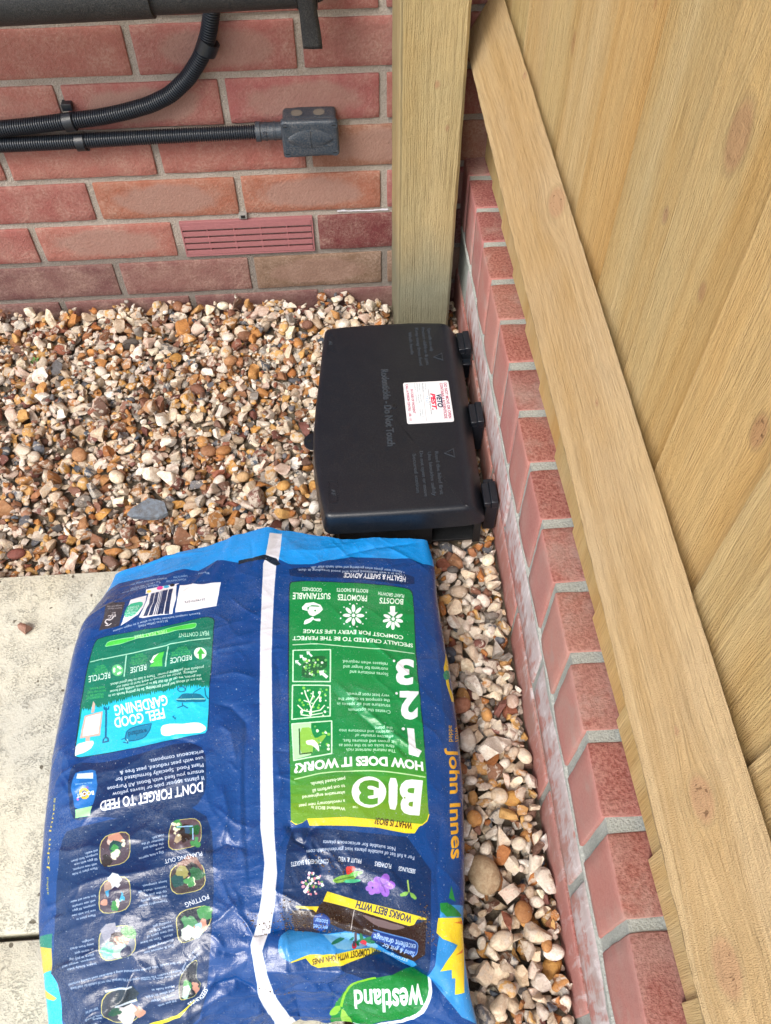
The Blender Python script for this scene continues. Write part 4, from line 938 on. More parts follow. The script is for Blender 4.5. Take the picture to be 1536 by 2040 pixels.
["P","4a4450",[537,1405,574,1400,590,1402,603,1414,609,1430,612,1467,608,1484,595,1497,577,1502,537,1504,519,1501,506,1490,503,1475,504,1440,508,1424,521,1410]],
["P","c4ccd0",[582,1408,570,1419,553,1418,543,1412,535,1397,548,1383,569,1390]],
["P","c4ccd0",[577,1423,565,1435,546,1435,527,1430,530,1410,544,1407,559,1406]],
["P","c4ccd0",[569,1412,562,1423,551,1425,541,1416,536,1404,548,1394,563,1400]],
["P","c4ccd0",[572,1406,565,1420,549,1423,534,1412,531,1397,548,1393,560,1392]],
["P","9a8478",[546,1426,544,1439,532,1434,519,1430,518,1417,530,1408,540,1411]],
["P","9a8478",[544,1435,543,1444,530,1449,521,1439,518,1428,527,1418,539,1422]],
["P","2a88b8",[557,1451,555,1466,542,1461,530,1455,534,1444,542,1440,553,1442]],
["P","2a88b8",[549,1447,545,1454,535,1460,527,1450,523,1438,534,1436,546,1434]],
["P","2a88b8",[568,1449,560,1456,548,1462,542,1453,535,1441,548,1433,562,1436]],
["P","2a88b8",[556,1450,551,1456,539,1462,530,1452,530,1442,538,1438,548,1438]],
["P","2a98c0",[581,1465,580,1474,567,1473,561,1467,555,1460,565,1455,579,1454]],
["P","2a98c0",[580,1449,575,1457,567,1454,558,1451,559,1444,565,1439,574,1443]],
["P","2a98c0",[588,1453,582,1459,576,1458,568,1454,568,1449,574,1443,583,1446]],
["P","2a98c0",[593,1464,592,1472,582,1470,577,1466,575,1458,581,1454,590,1459]],
["P","30304a",[581,1450,574,1469,559,1471,538,1457,536,1439,557,1426,574,1436]],
["P","30304a",[573,1467,566,1484,545,1477,531,1469,535,1453,544,1451,566,1454]],
["P","30304a",[564,1470,561,1485,546,1485,534,1477,538,1459,546,1451,563,1452]],
["P","d8dcc0",[573,1485,572,1489,567,1490,560,1487,561,1482,566,1479,572,1481]],
["P","d8dcc0",[559,1483,558,1489,553,1490,550,1485,547,1480,552,1476,559,1479]],
["P","d8dcc0",[566,1490,565,1493,561,1494,558,1491,556,1487,560,1486,565,1486]],
["P","d8dcc0",[571,1490,570,1494,565,1494,562,1492,562,1486,566,1485,569,1485]],
["P","d8dcc0",[563,1478,562,1481,556,1484,550,1479,551,1475,556,1473,563,1473]],
["P","d8dcc0",[574,1473,573,1477,568,1479,565,1475,565,1470,568,1467,572,1469]],
["P","d8dcc0",[576,1474,571,1478,565,1479,562,1475,559,1469,564,1464,571,1467]],
["P","d8dcc0",[575,1481,571,1486,567,1486,564,1483,563,1477,566,1475,571,1478]],
["P","d8dcc0",[562,1488,559,1492,555,1493,551,1489,553,1486,555,1484,559,1485]],
["P","3d8a4a",[564,1479,561,1483,554,1484,548,1481,547,1473,553,1468,562,1473]],
["P","3d8a4a",[566,1488,564,1491,558,1491,553,1489,553,1484,558,1481,563,1484]],
["P","3d8a4a",[570,1495,569,1499,563,1501,557,1497,557,1491,563,1488,569,1492]],
["P","3d8a4a",[556,1487,554,1490,548,1490,546,1488,543,1483,549,1482,554,1483]],
["P","3d8a4a",[559,1495,557,1499,551,1500,547,1496,546,1491,551,1490,557,1490]],
["P","3d8a4a",[554,1493,554,1496,549,1497,545,1493,547,1490,549,1488,553,1489]],
["P","b98a78",[531,1474,530,1481,518,1481,506,1476,508,1467,518,1461,530,1463]],
["P","b98a78",[532,1472,531,1479,521,1481,511,1473,513,1467,520,1463,531,1465]],
["P","c8c070",[797,1514,841,1507,860,1506,875,1511,881,1519,882,1540,881,1551,876,1563,868,1571,851,1586,841,1593,827,1600,814,1604,789,1610,778,1609,769,1600,765,1585,762,1551,765,1535,778,1521]],
["P","1a2430",[799,1516,840,1510,859,1509,873,1513,878,1521,880,1541,878,1551,873,1562,866,1571,850,1584,840,1591,827,1598,815,1602,791,1608,780,1607,772,1598,768,1584,765,1551,768,1536,781,1523]],
["P","48885a",[838,1557,831,1568,810,1573,799,1562,802,1548,812,1536,827,1543]],
["P","48885a",[820,1558,813,1564,803,1566,794,1561,795,1552,805,1545,815,1551]],
["P","48885a",[816,1550,803,1558,791,1564,785,1552,778,1541,792,1531,805,1541]],
["P","48885a",[832,1551,821,1562,808,1567,796,1556,794,1542,810,1533,823,1537]],
["P","48885a",[821,1567,809,1575,796,1577,786,1570,789,1560,799,1550,815,1554]],
["P","48885a",[831,1565,821,1579,803,1580,795,1569,788,1557,805,1549,820,1552]],
["P","48885a",[834,1564,827,1573,814,1578,804,1566,805,1557,817,1545,830,1555]],
["P","48885a",[818,1564,816,1571,803,1576,798,1568,794,1559,805,1554,812,1557]],
["P","48885a",[827,1558,817,1569,803,1572,789,1561,790,1549,807,1538,824,1542]],
["P","3d8a4a",[883,1538,880,1546,865,1549,855,1541,858,1530,866,1528,880,1529]],
["P","3d8a4a",[874,1529,860,1543,846,1540,839,1534,832,1518,849,1507,865,1516]],
["P","3d8a4a",[865,1530,858,1543,844,1546,837,1536,833,1521,846,1510,859,1518]],
["P","3d8a4a",[884,1528,880,1535,867,1537,861,1533,861,1520,869,1515,880,1520]],
["P","3d8a4a",[889,1522,876,1532,858,1539,841,1526,846,1511,859,1507,876,1510]],
["P","c8d8d0",[814,1588,805,1602,793,1605,780,1594,780,1580,797,1569,810,1577]],
["P","c8d8d0",[822,1581,805,1593,792,1594,783,1586,778,1572,794,1565,807,1570]],
["P","c8d8d0",[832,1581,818,1597,800,1592,785,1587,789,1569,803,1559,823,1569]],
["P","c8d8d0",[813,1591,805,1603,796,1599,782,1595,789,1584,798,1573,808,1582]],
["P","b98a78",[847,1571,842,1579,831,1578,825,1575,820,1564,831,1562,841,1560]],
["P","b98a78",[870,1568,864,1578,847,1585,834,1574,837,1559,848,1552,864,1559]],
["P","b98a78",[865,1557,862,1567,849,1567,843,1560,844,1551,851,1543,863,1547]],
["P","90b8d0",[852,1582,849,1587,843,1588,838,1585,838,1577,844,1573,852,1576]],
["P","90b8d0",[841,1578,841,1584,830,1586,822,1581,826,1573,831,1569,840,1572]],
["P","90b8d0",[850,1566,844,1575,834,1572,826,1568,826,1560,836,1557,847,1555]],
["P","d8e8e0",[846,1586,843,1593,831,1598,826,1590,819,1578,833,1570,842,1578]],
["P","d8e8e0",[845,1574,836,1579,830,1583,823,1576,826,1570,831,1565,837,1565]],
["P","d8e8e0",[839,1589,838,1599,821,1601,815,1594,811,1581,825,1571,834,1577]],
["P","c8c070",[535,1546,579,1544,599,1546,614,1556,620,1571,622,1604,618,1619,602,1631,581,1637,533,1642,512,1641,497,1631,493,1617,495,1580,500,1564,515,1551]],
["P","6a7484",[536,1548,578,1546,597,1548,612,1558,617,1572,619,1603,615,1618,600,1629,580,1635,534,1640,514,1639,500,1630,496,1616,498,1581,503,1565,517,1553]],
["P","8c90a0",[566,1570,547,1590,522,1594,510,1576,503,1553,527,1535,551,1547]],
["P","8c90a0",[561,1551,557,1569,532,1566,511,1558,522,1540,535,1535,558,1534]],
["P","8c90a0",[573,1567,563,1579,543,1581,532,1572,533,1557,546,1544,560,1553]],
["P","8c90a0",[549,1567,545,1577,527,1577,515,1572,515,1559,532,1548,546,1556]],
["P","3d8a4a",[617,1565,614,1574,598,1576,590,1572,589,1555,602,1548,616,1551]],
["P","3d8a4a",[612,1563,612,1571,595,1575,582,1568,587,1553,597,1548,607,1554]],
["P","3d8a4a",[609,1565,602,1575,589,1573,574,1570,576,1556,592,1547,605,1555]],
["P","3d8a4a",[603,1569,596,1578,582,1585,569,1573,578,1561,584,1553,601,1558]],
["P","3d8a4a",[627,1573,619,1586,600,1585,592,1577,590,1563,604,1558,621,1558]],
["P","3d8a4a",[621,1574,612,1584,599,1585,586,1576,586,1565,602,1555,613,1560]],
["P","3a3034",[568,1577,566,1585,557,1583,552,1579,552,1572,560,1564,566,1570]],
["P","3a3034",[582,1576,568,1588,554,1589,542,1578,542,1567,555,1563,574,1563]],
["P","3a3034",[561,1586,555,1600,541,1601,532,1588,537,1578,544,1571,559,1575]],
["P","b98a78",[600,1589,592,1602,577,1596,567,1592,569,1582,580,1572,589,1580]],
["P","b98a78",[580,1591,579,1606,560,1606,555,1596,557,1584,566,1578,582,1577]],
["P","b98a78",[570,1586,567,1594,555,1593,548,1588,550,1579,557,1574,566,1577]],
["P","b98a78",[588,1591,580,1600,568,1603,555,1597,556,1582,570,1578,585,1578]],
["P","58b09a",[538,1610,537,1620,518,1627,505,1613,510,1599,525,1590,540,1601]],
["P","58b09a",[545,1623,529,1631,513,1635,504,1627,508,1613,519,1609,537,1612]],
["P","58b09a",[541,1615,531,1621,518,1623,509,1617,509,1606,522,1604,537,1604]],
["P","58b09a",[547,1604,544,1614,523,1623,515,1608,510,1596,526,1587,543,1592]],
["P","58b09a",[544,1611,534,1627,520,1621,501,1616,511,1599,523,1595,538,1600]],
["P","58b09a",[530,1611,528,1626,511,1622,494,1615,505,1602,516,1596,529,1596]],
["P","58b09a",[546,1608,537,1617,523,1618,512,1611,520,1598,527,1593,540,1595]],
["P","58b09a",[558,1620,547,1628,528,1636,517,1625,520,1609,534,1600,550,1607]],
["P","58b09a",[552,1617,547,1625,534,1627,524,1618,523,1610,537,1602,550,1609]],
["P","9ab8b0",[580,1615,575,1630,555,1632,542,1618,550,1603,563,1600,575,1604]],
["P","9ab8b0",[578,1622,571,1635,554,1639,536,1628,547,1613,560,1601,582,1607]],
["P","9ab8b0",[590,1614,581,1627,561,1626,540,1616,552,1603,565,1598,583,1597]],
["P","9ab8b0",[584,1623,575,1631,561,1633,551,1625,556,1614,566,1609,577,1615]],
["P","2c3450",[599,1622,591,1630,578,1636,571,1625,572,1614,582,1609,592,1609]],
["P","2c3450",[596,1625,588,1635,571,1638,564,1629,567,1618,575,1614,586,1614]],
["P","2c3450",[607,1626,598,1631,590,1633,581,1629,581,1621,591,1618,603,1617]],
["P","2c3450",[605,1616,597,1622,586,1627,578,1618,580,1611,590,1605,600,1608]],
["P","c8c070",[761,1696,775,1683,782,1676,791,1670,799,1666,814,1660,820,1659,822,1664,821,1672,813,1691,811,1700,810,1709,812,1714,818,1721,820,1725,818,1731,814,1737,802,1747,795,1752,784,1756,775,1757,756,1759,748,1757,743,1751,743,1743,746,1724,750,1714,755,1704]],
["P","101c2c",[763,1697,775,1684,782,1678,791,1672,799,1668,813,1662,818,1662,821,1666,819,1674,812,1692,810,1701,809,1709,811,1714,817,1721,818,1725,817,1730,813,1736,801,1746,795,1750,785,1754,775,1755,757,1756,750,1755,745,1749,745,1741,748,1723,751,1714,757,1704]],
["P","3d8a4a",[786,1732,783,1738,772,1738,763,1732,765,1725,776,1724,786,1727]],
["P","3d8a4a",[780,1724,778,1731,769,1728,761,1724,763,1718,772,1716,778,1719]],
["P","3d8a4a",[783,1720,779,1726,769,1727,765,1722,765,1713,774,1708,783,1713]],
["P","3d8a4a",[784,1724,779,1731,770,1732,766,1724,767,1719,774,1715,781,1718]],
["P","3d8a4a",[790,1726,789,1733,777,1733,768,1729,769,1719,782,1714,790,1718]],
["P","3d8a4a",[789,1724,784,1727,778,1728,774,1724,775,1720,781,1716,786,1720]],
["P","9fc8b8",[785,1733,777,1741,769,1739,761,1734,762,1726,773,1724,782,1723]],
["P","9fc8b8",[771,1750,768,1758,759,1756,753,1750,758,1743,764,1740,771,1744]],
["P","9fc8b8",[778,1741,772,1751,762,1751,756,1743,759,1733,768,1729,778,1734]],
["P","9fc8b8",[775,1748,770,1753,761,1755,755,1750,760,1742,765,1736,774,1742]],
["P","b98a78",[815,1738,808,1743,800,1746,797,1738,796,1731,804,1730,811,1731]],
["P","b98a78",[805,1734,803,1738,796,1738,792,1735,791,1729,798,1726,805,1730]],
["P","b98a78",[814,1727,807,1733,799,1732,795,1728,794,1721,803,1720,809,1722]],
["P","b98a78",[802,1722,798,1726,793,1726,791,1723,791,1719,795,1717,800,1719]],
["P","14202c",[803,1703,798,1708,793,1707,788,1705,789,1699,795,1695,800,1698]],
["P","14202c",[802,1703,798,1708,792,1708,789,1704,788,1698,795,1697,801,1697]],
["P","14202c",[802,1702,797,1708,787,1710,784,1703,782,1697,791,1695,798,1697]],
["P","c8c070",[515,1715,561,1710,582,1709,596,1711,600,1717,597,1732,596,1739,597,1748,598,1755,603,1767,603,1773,599,1780,594,1785,579,1794,570,1797,555,1800,540,1800,510,1798,497,1794,485,1784,481,1772,477,1744,480,1732,494,1721]],
["P","3c4450",[517,1717,561,1712,581,1711,594,1713,598,1719,595,1733,595,1740,595,1749,596,1755,600,1767,601,1772,597,1779,592,1784,578,1792,569,1795,555,1798,541,1798,512,1796,499,1793,489,1783,484,1771,480,1745,484,1733,497,1723]],
["P","4a5a7a",[587,1759,574,1769,555,1774,545,1759,552,1747,561,1743,577,1743]],
["P","4a5a7a",[581,1761,565,1770,545,1779,525,1765,534,1751,552,1744,576,1749]],
["P","4a5a7a",[604,1757,583,1767,561,1770,543,1761,551,1744,570,1735,591,1742]],
["P","b98a78",[619,1780,606,1787,590,1792,580,1780,586,1771,595,1767,609,1769]],
["P","b98a78",[597,1772,589,1780,569,1785,558,1774,562,1761,578,1754,591,1760]],
["P","b98a78",[620,1776,606,1784,590,1788,577,1777,586,1766,600,1759,610,1766]],
["P","c4c0c4",[554,1765,543,1777,523,1782,506,1765,509,1755,531,1747,553,1755]],
["P","c4c0c4",[578,1785,563,1803,538,1808,515,1787,530,1768,549,1756,577,1764]],
["P","c4c0c4",[590,1769,564,1782,541,1788,524,1774,523,1756,550,1745,575,1748]],
["P","c4c0c4",[580,1766,569,1781,543,1785,534,1769,530,1753,551,1749,577,1752]],
["P","2c5a48",[534,1759,529,1764,515,1765,507,1760,512,1753,519,1751,528,1751]],
["P","2c5a48",[536,1758,529,1763,519,1765,514,1760,514,1754,523,1750,532,1753]],
["P","2c5a48",[537,1771,527,1777,519,1775,509,1772,517,1766,522,1763,533,1764]],
["P","2c5a48",[530,1767,525,1775,504,1778,492,1770,501,1760,512,1756,529,1755]],
["P","20303c",[609,1730,589,1742,563,1742,543,1733,545,1713,569,1708,593,1706]],
["P","20303c",[591,1730,581,1743,548,1752,525,1735,532,1717,559,1707,591,1708]],
["P","20303c",[591,1743,570,1753,548,1757,529,1748,543,1733,556,1723,575,1725]],
["L","b8c8d8",1,[493,1716,542,1712,590,1709]],
["L","b8c8d8",1.4,[529,1749,593,1745]],
["T","Thoroughly water","c4cce0",[735,1479,639,1491],[2,7],1,0],
["T","the plant, gently","c4cce0",[734,1465,646,1476],[2,7],1,0],
["T","tip the pot to","c4cce0",[732,1452,660,1461],[2,7],1,0],
["T","remove, shake off","c4cce0",[731,1438,638,1448],[2,7],1,0],
["T","loose compost.","c4cce0",[730,1421,651,1431],[2,7],1,0],
["T","Place plant in","c4cce0",[487,1503,416,1510],[2,7],1,0],
["T","new pot with new","c4cce0",[489,1489,399,1497],[2,7],1,0],
["T","compost, fill gaps","c4cce0",[488,1473,401,1482],[2,7],1,0],
["T","with new compost","c4cce0",[488,1459,400,1469],[2,7],1,0],
["T","firm down and water.","c4cce0",[488,1444,390,1455],[3,7],1,0],
["T","Cut & remove non","c4cce0",[752,1611,648,1625],[1,7],1,0],
["T","flowering 10cm","c4cce0",[752,1595,664,1611],[1,7],1,0],
["T","shoot. Trim to leave","c4cce0",[750,1581,637,1598],[1,7],1,0],
["T","top two pairs of","c4cce0",[752,1567,660,1582],[2,7],1,0],
["T","leaves. Dip in","c4cce0",[748,1555,672,1568],[2,7],1,0],
["T","rooting gel.","c4cce0",[745,1544,683,1553],[1,7],1,0],
["T","Insert firmly into","c4cce0",[476,1643,368,1650],[0,6],1,0],
["T","compost, water and","c4cce0",[475,1629,356,1639],[1,6],1,0],
["T","place in poly bag,","c4cce0",[475,1617,377,1625],[1,7],1,0],
["T","in warm spot","c4cce0",[475,1602,401,1609],[1,7],1,0],
["T","away from direct","c4cce0",[476,1588,383,1595],[1,7],1,0],
["T","sunlight.","c4cce0",[477,1574,431,1579],[1,7],1,0],
["T","Fill pot with","c4cce0",[730,1753,665,1761],[1,6],1,0],
["T","compost. Water","c4cce0",[728,1740,643,1749],[1,6],1,0],
["T","and allow to drain.","c4cce0",[729,1729,625,1739],[1,6],1,0],
["T","Make hole in","c4cce0",[732,1719,653,1722],[0,6],1,0],
["T","Insert seed and","c4cce0",[465,1745,419,1752],[2,6],1,0],
["T","firmly around","c4cce0",[478,1760,419,1767],[1,6],1,0],
["T","seeding.","c4cce0",[472,1769,437,1772],[1,6],1,0],
["T","ventilated location. The nutrient content of this compost may not be suitable for small seeds.","c4cce0",[764,1682,668,1688,543,1691,360,1699],[0,6],1,0],
["T","for fine seeds. We always recommend using a dedicated seed sowing compost","c4cce0",[767,1660,673,1664,548,1673,354,1690],[0,6],1,0],
["T","Place in a well","c4cce0",[833,1623,798,1645,766,1680],[4,5],1,0],
["T","Water regularly and feed after 4 weeks","c4cce0",[831,1638,799,1663,761,1694,623,1694],[5,4],1,0],
["T","POTTING","eef0f6",[870,1473,792,1494],[6,14],1,0],
["T","PLANTING OUT","eef0f6",[846,1340,721,1357],[4,13],1,0],
["P","e8cf2e",[614,1814,661,1803,720,1796,776,1774,791,1766,786,1771,729,1802,676,1811,649,1819]],
["P","e8cf2e",[1622,1255,1614,1279,1594,1294,1550,1290,1507,1285,1465,1280,1419,1275,1373,1270,1328,1265,1283,1264,1239,1262,1195,1260,1182,1269,1160,1274,1139,1259,1176,1252,1212,1245,1249,1238,1286,1230,1322,1223,1359,1215,1396,1207,1434,1199,1471,1190,1509,1181,1548,1172,1504,1171,1461,1170,1419,1169,1376,1167,1334,1166,1292,1163,1250,1161,1208,1159,1166,1156,1204,1166,1241,1175,1278,1184,1316,1193,1353,1201,1391,1210,1429,1218,1466,1226,1505,1234,1543,1242,1582,1249]],
["P","06283f",[1165,284,1212,285,1260,285,1318,286,1398,291,1451,297,1532,306,1573,310,1614,316,1631,321,1641,333,1643,362,1639,434,1634,505,1627,573,1621,638,1616,722,1616,782,1615,840,1615,916,1615,971,1616,1024,1565,1049,1516,1072,1474,1077,1433,1080,1391,1084,1350,1087,1310,1090,1269,1093,1229,1095,1181,1078,1133,1061,1133,1021,1132,980,1131,939,1130,865,1129,818,1128,770,1128,698,1129,636,1131,572,1132,484,1131,413,1129,347,1127,298,1132,287]],
["P","0a7f41",[1169,288,1215,288,1262,289,1319,290,1398,295,1451,301,1530,310,1570,314,1611,320,1628,325,1637,337,1640,365,1636,438,1630,508,1624,575,1617,640,1612,723,1612,782,1612,840,1611,916,1612,970,1613,1023,1613,1099,1614,1138,1615,1177,1617,1215,1617,1257,1613,1272,1607,1279,1595,1288,1565,1289,1489,1280,1436,1274,1396,1270,1355,1265,1302,1262,1263,1260,1223,1259,1194,1259,1186,1265,1180,1267,1167,1271,1158,1269,1146,1260,1141,1226,1140,1179,1138,1132,1137,1060,1136,1000,1134,938,1133,865,1132,818,1132,771,1132,699,1133,637,1135,574,1136,486,1135,416,1133,350,1131,302,1136,291]],
["P","15813d",[1136,974,1175,976,1214,979,1253,981,1292,983,1331,985,1370,986,1409,988,1449,989,1489,990,1529,990,1570,989,1611,988,1611,1029,1612,1070,1612,1110,1613,1149,1615,1188,1617,1226,1575,1226,1534,1226,1494,1225,1454,1224,1415,1223,1375,1221,1336,1219,1297,1217,1258,1215,1219,1213,1180,1211,1141,1208,1140,1163,1138,1117,1137,1070,1136,1023]],
["P","208439",[1136,1008,1175,1010,1214,1012,1253,1015,1292,1017,1331,1019,1371,1020,1410,1022,1450,1023,1489,1023,1530,1024,1570,1023,1612,1022,1612,1064,1612,1106,1613,1146,1615,1186,1617,1226,1575,1226,1534,1226,1494,1225,1454,1224,1415,1223,1375,1221,1336,1219,1297,1217,1258,1215,1219,1213,1180,1211,1141,1208,1140,1170,1139,1130,1138,1090,1137,1049]],
["P","2b8635",[1137,1041,1176,1043,1215,1046,1254,1048,1293,1050,1332,1052,1371,1054,1411,1055,1450,1056,1490,1057,1530,1057,1571,1057,1613,1056,1613,1100,1613,1142,1615,1184,1617,1226,1575,1226,1534,1226,1494,1225,1454,1224,1415,1223,1375,1221,1336,1219,1297,1217,1258,1215,1219,1213,1180,1211,1141,1208,1140,1168,1139,1126,1138,1084]],
["P","378931",[1138,1074,1176,1076,1215,1079,1254,1081,1293,1083,1332,1085,1372,1086,1411,1088,1450,1089,1490,1090,1530,1090,1571,1090,1613,1089,1613,1136,1615,1181,1617,1226,1575,1226,1534,1226,1494,1225,1454,1224,1415,1223,1375,1221,1336,1219,1297,1217,1258,1215,1219,1213,1180,1211,1141,1208,1140,1164,1139,1119]],
["P","428c2d",[1138,1106,1177,1109,1216,1111,1255,1113,1294,1115,1333,1117,1372,1119,1411,1120,1451,1122,1491,1123,1531,1123,1571,1123,1613,1122,1614,1175,1617,1226,1575,1226,1534,1226,1494,1225,1454,1224,1415,1223,1375,1221,1336,1219,1297,1217,1258,1215,1219,1213,1180,1211,1141,1208,1139,1158]],
["P","4d8e29",[1139,1138,1178,1141,1217,1143,1256,1145,1295,1147,1334,1149,1373,1151,1412,1152,1452,1154,1491,1155,1531,1155,1572,1155,1614,1155,1617,1226,1575,1226,1534,1226,1494,1225,1454,1224,1415,1223,1375,1221,1336,1219,1297,1217,1258,1215,1219,1213,1180,1211,1141,1208]],
["P","589125",[1140,1170,1179,1172,1218,1175,1257,1177,1296,1179,1335,1181,1374,1183,1413,1184,1453,1185,1492,1186,1533,1187,1573,1187,1615,1187,1617,1226,1575,1226,1534,1226,1494,1225,1454,1224,1415,1223,1375,1221,1336,1219,1297,1217,1258,1215,1219,1213,1180,1211,1141,1208]],
["P","649422",[1141,1201,1180,1203,1219,1206,1258,1208,1297,1210,1336,1212,1375,1214,1414,1215,1454,1217,1494,1218,1534,1218,1575,1219,1616,1218,1619,1252,1611,1275,1591,1290,1548,1286,1505,1281,1463,1276,1418,1272,1373,1267,1328,1261,1284,1260,1241,1258,1197,1257,1184,1265,1162,1270,1142,1255]],
["P","e8cf2e",[1197,1256,1241,1257,1284,1257,1328,1257,1373,1263,1418,1269,1463,1275,1507,1280,1552,1285,1597,1289,1613,1279,1582,1299,1568,1319,1535,1318,1485,1308,1436,1297,1393,1293,1350,1288,1302,1285,1254,1282,1206,1279]],
["T","WHAT IS BIO3?","3a2410",[1561,1284,1491,1273,1431,1264],[-4,21],2,0],
["T","B","dfe6ee",[1599,1147,1520,1140],[-13,109],3,0],
["P","dfe6ee",[1485,1129,1504,1131,1510,1154,1507,1220,1500,1240,1482,1236,1477,1214,1478,1150]],
["P","e4eaf0",[1469,1178,1467,1190,1463,1201,1456,1211,1446,1219,1435,1225,1422,1229,1409,1230,1396,1228,1383,1223,1372,1217,1362,1208,1355,1197,1351,1186,1349,1174,1351,1162,1355,1150,1363,1140,1372,1132,1384,1126,1396,1122,1410,1121,1423,1123,1436,1128,1447,1135,1456,1144,1463,1154,1468,1166]],
["T","3","4f9030",[1444,1142,1374,1138],[-2,76],3,0],
["T","TM","cfe0c8",[1372,1222,1353,1222],[0,8],1,0],
["T","Westland BIO3 is","dce8d8",[1328,1225,1211,1214],[0,11],2,0],
["T","a revolutionary new peat","dce8d8",[1326,1199,1168,1207],[1,11],2,0],
["T","alternative engineered","dce8d8",[1326,1170,1180,1178],[1,11],2,0],
["T","to out perform all","dce8d8",[1326,1147,1214,1158],[2,12],2,0],
["T","peat-based blends.","dce8d8",[1327,1121,1207,1134],[2,12],2,0],
["L","b8dca8",0.9,[1153,1119,1174,1115,1238,1103,1288,1099,1332,1100,1376,1100,1424,1102,1479,1108,1520,1114,1586,1125,1608,1128]],
["T","HOW DOES IT WORK?","e8ecf2",[1603,1075,1528,1062,1431,1052,1335,1050,1236,1057,1151,1066],[0,31],3,0],
["P","dfe6ee",[1553,946,1579,949,1580,1023,1602,1033,1588,1056,1554,1046,1553,997]],
["P","dfe6ee",[1546,950,1545,953,1543,955,1540,956,1538,956,1535,955,1534,953,1533,950,1534,947,1536,945,1538,944,1541,944,1544,945,1545,947]],
["T","The natural nutrient rich","c4e4d0",[1508,1028,1334,1017],[-1,12],1,0],
["T","fibre locks on to the root as","c4e4d0",[1504,1010,1308,1000],[-1,12],1,0],
["T","it grows and ensures fast,","c4e4d0",[1503,994,1322,983],[-1,12],1,0],
["T","effective transfer of","c4e4d0",[1501,975,1366,964],[-1,12],1,0],
["T","nutrients and moisture into","c4e4d0",[1502,957,1310,944],[-1,12],1,0],
["T","the plant.","c4e4d0",[1501,943,1435,938],[-1,12],1,0],
["T","2","dfe6ee",[1609,806,1537,806],[-11,102],3,0],
["P","dfe6ee",[1530,809,1530,812,1528,814,1526,815,1523,815,1522,814,1520,812,1520,809,1521,807,1522,805,1524,804,1527,804,1529,805,1530,807]],
["T","3","dfe6ee",[1605,669,1535,670],[-12,100],3,0],
["P","dfe6ee",[1533,673,1532,675,1530,677,1528,679,1526,679,1524,678,1522,675,1522,673,1523,670,1525,668,1527,667,1529,667,1531,668,1532,670]],
["T","Creates the optimum","c8e8d4",[1498,878,1346,864],[-1,13],1,0],
["T","structure and air spaces in","c8e8d4",[1498,856,1306,839],[-1,13],1,0],
["T","the compost to deliver the","c8e8d4",[1498,835,1310,820],[-1,13],1,0],
["T","very best root growth.","c8e8d4",[1498,815,1341,803],[-1,13],1,0],
["T","Stores moisture and","c8e8d4",[1501,725,1358,711],[-2,14],1,0],
["T","nutrients for longer and","c8e8d4",[1501,702,1335,688],[-2,14],1,0],
["T","releases when required.","c8e8d4",[1502,681,1332,665],[-2,14],1,0],
["L","b8dcc0",0.9,[1148,588,1165,588,1217,588,1261,592,1339,603,1391,610,1469,619,1519,625,1588,633,1612,635]],
["T","SPECIALLY CREATED TO BE THE PERFECT","dfeee4",[1613,591,1481,577,1331,561,1149,550],[-2,17],2,0],
["T","COMPOST FOR EVERY LIFE STAGE","dfeee4",[1578,557,1409,536,1294,528,1190,520],[-2,17],2,0],
["T","BOOSTS","dfeee4",[1598,377,1499,374],[-4,28],2,0],
["T","PLANT GROWTH","dfeee4",[1604,353,1496,343],[-3,17],2,0],
["T","PROMOTES","dfeee4",[1448,364,1329,355],[-2,29],2,0],
["T","ROOTS & SHOOTS","dfeee4",[1453,331,1324,322],[-1,18],2,0],
["T","SUSTAINABLE","dfeee4",[1299,349,1146,343],[0,29],2,0],
["T","GOODNESS","dfeee4",[1263,323,1182,316],[0,17],2,0],
["P","e4eef0",[1587,456,1584,464,1576,472,1565,477,1557,477,1555,472,1561,464,1571,456,1581,453]],
["P","e4eef0",[1586,491,1581,495,1571,496,1560,493,1555,487,1557,481,1565,478,1576,479,1584,484]],
["P","e4eef0",[1567,520,1561,520,1554,514,1549,503,1549,494,1553,490,1560,493,1567,503,1570,513]],
["P","e4eef0",[1539,532,1535,528,1534,517,1536,504,1541,495,1546,495,1549,503,1548,516,1545,528]],
["P","e4eef0",[1514,522,1513,515,1519,504,1527,494,1535,490,1538,494,1536,503,1529,514,1520,522]],
["P","e4eef0",[1502,493,1505,487,1515,481,1526,479,1533,482,1534,487,1527,494,1516,498,1506,498]],
["P","e4eef0",[1508,459,1514,456,1524,458,1533,465,1537,473,1534,478,1526,479,1516,474,1509,466]],
["P","e4eef0",[1552,481,1551,485,1549,488,1546,490,1542,490,1540,488,1538,485,1538,481,1539,478,1541,474,1544,473,1547,472,1550,474,1552,477]],
["P","e4eef0",[1538,415,1560,414,1557,446,1569,443,1547,472,1526,448,1536,446]],
["P","e4eef0",[1432,463,1428,469,1418,472,1406,471,1399,466,1400,459,1407,455,1419,454,1428,457]],
["P","e4eef0",[1417,501,1411,501,1402,495,1396,484,1394,475,1398,470,1405,473,1413,483,1418,493]],
["P","e4eef0",[1385,515,1381,511,1379,499,1381,485,1385,476,1390,476,1393,486,1393,499,1390,511]],
["P","e4eef0",[1356,499,1355,492,1361,481,1370,473,1378,470,1381,474,1378,484,1371,494,1362,500]],
["P","e4eef0",[1345,461,1349,455,1359,452,1370,454,1377,459,1377,465,1369,470,1358,470,1348,467]],
["P","e4eef0",[1359,422,1365,422,1373,428,1380,439,1382,450,1379,454,1371,451,1363,441,1358,430]],
["P","e4eef0",[1390,407,1395,412,1397,424,1396,439,1391,448,1386,448,1383,438,1382,424,1385,412]],
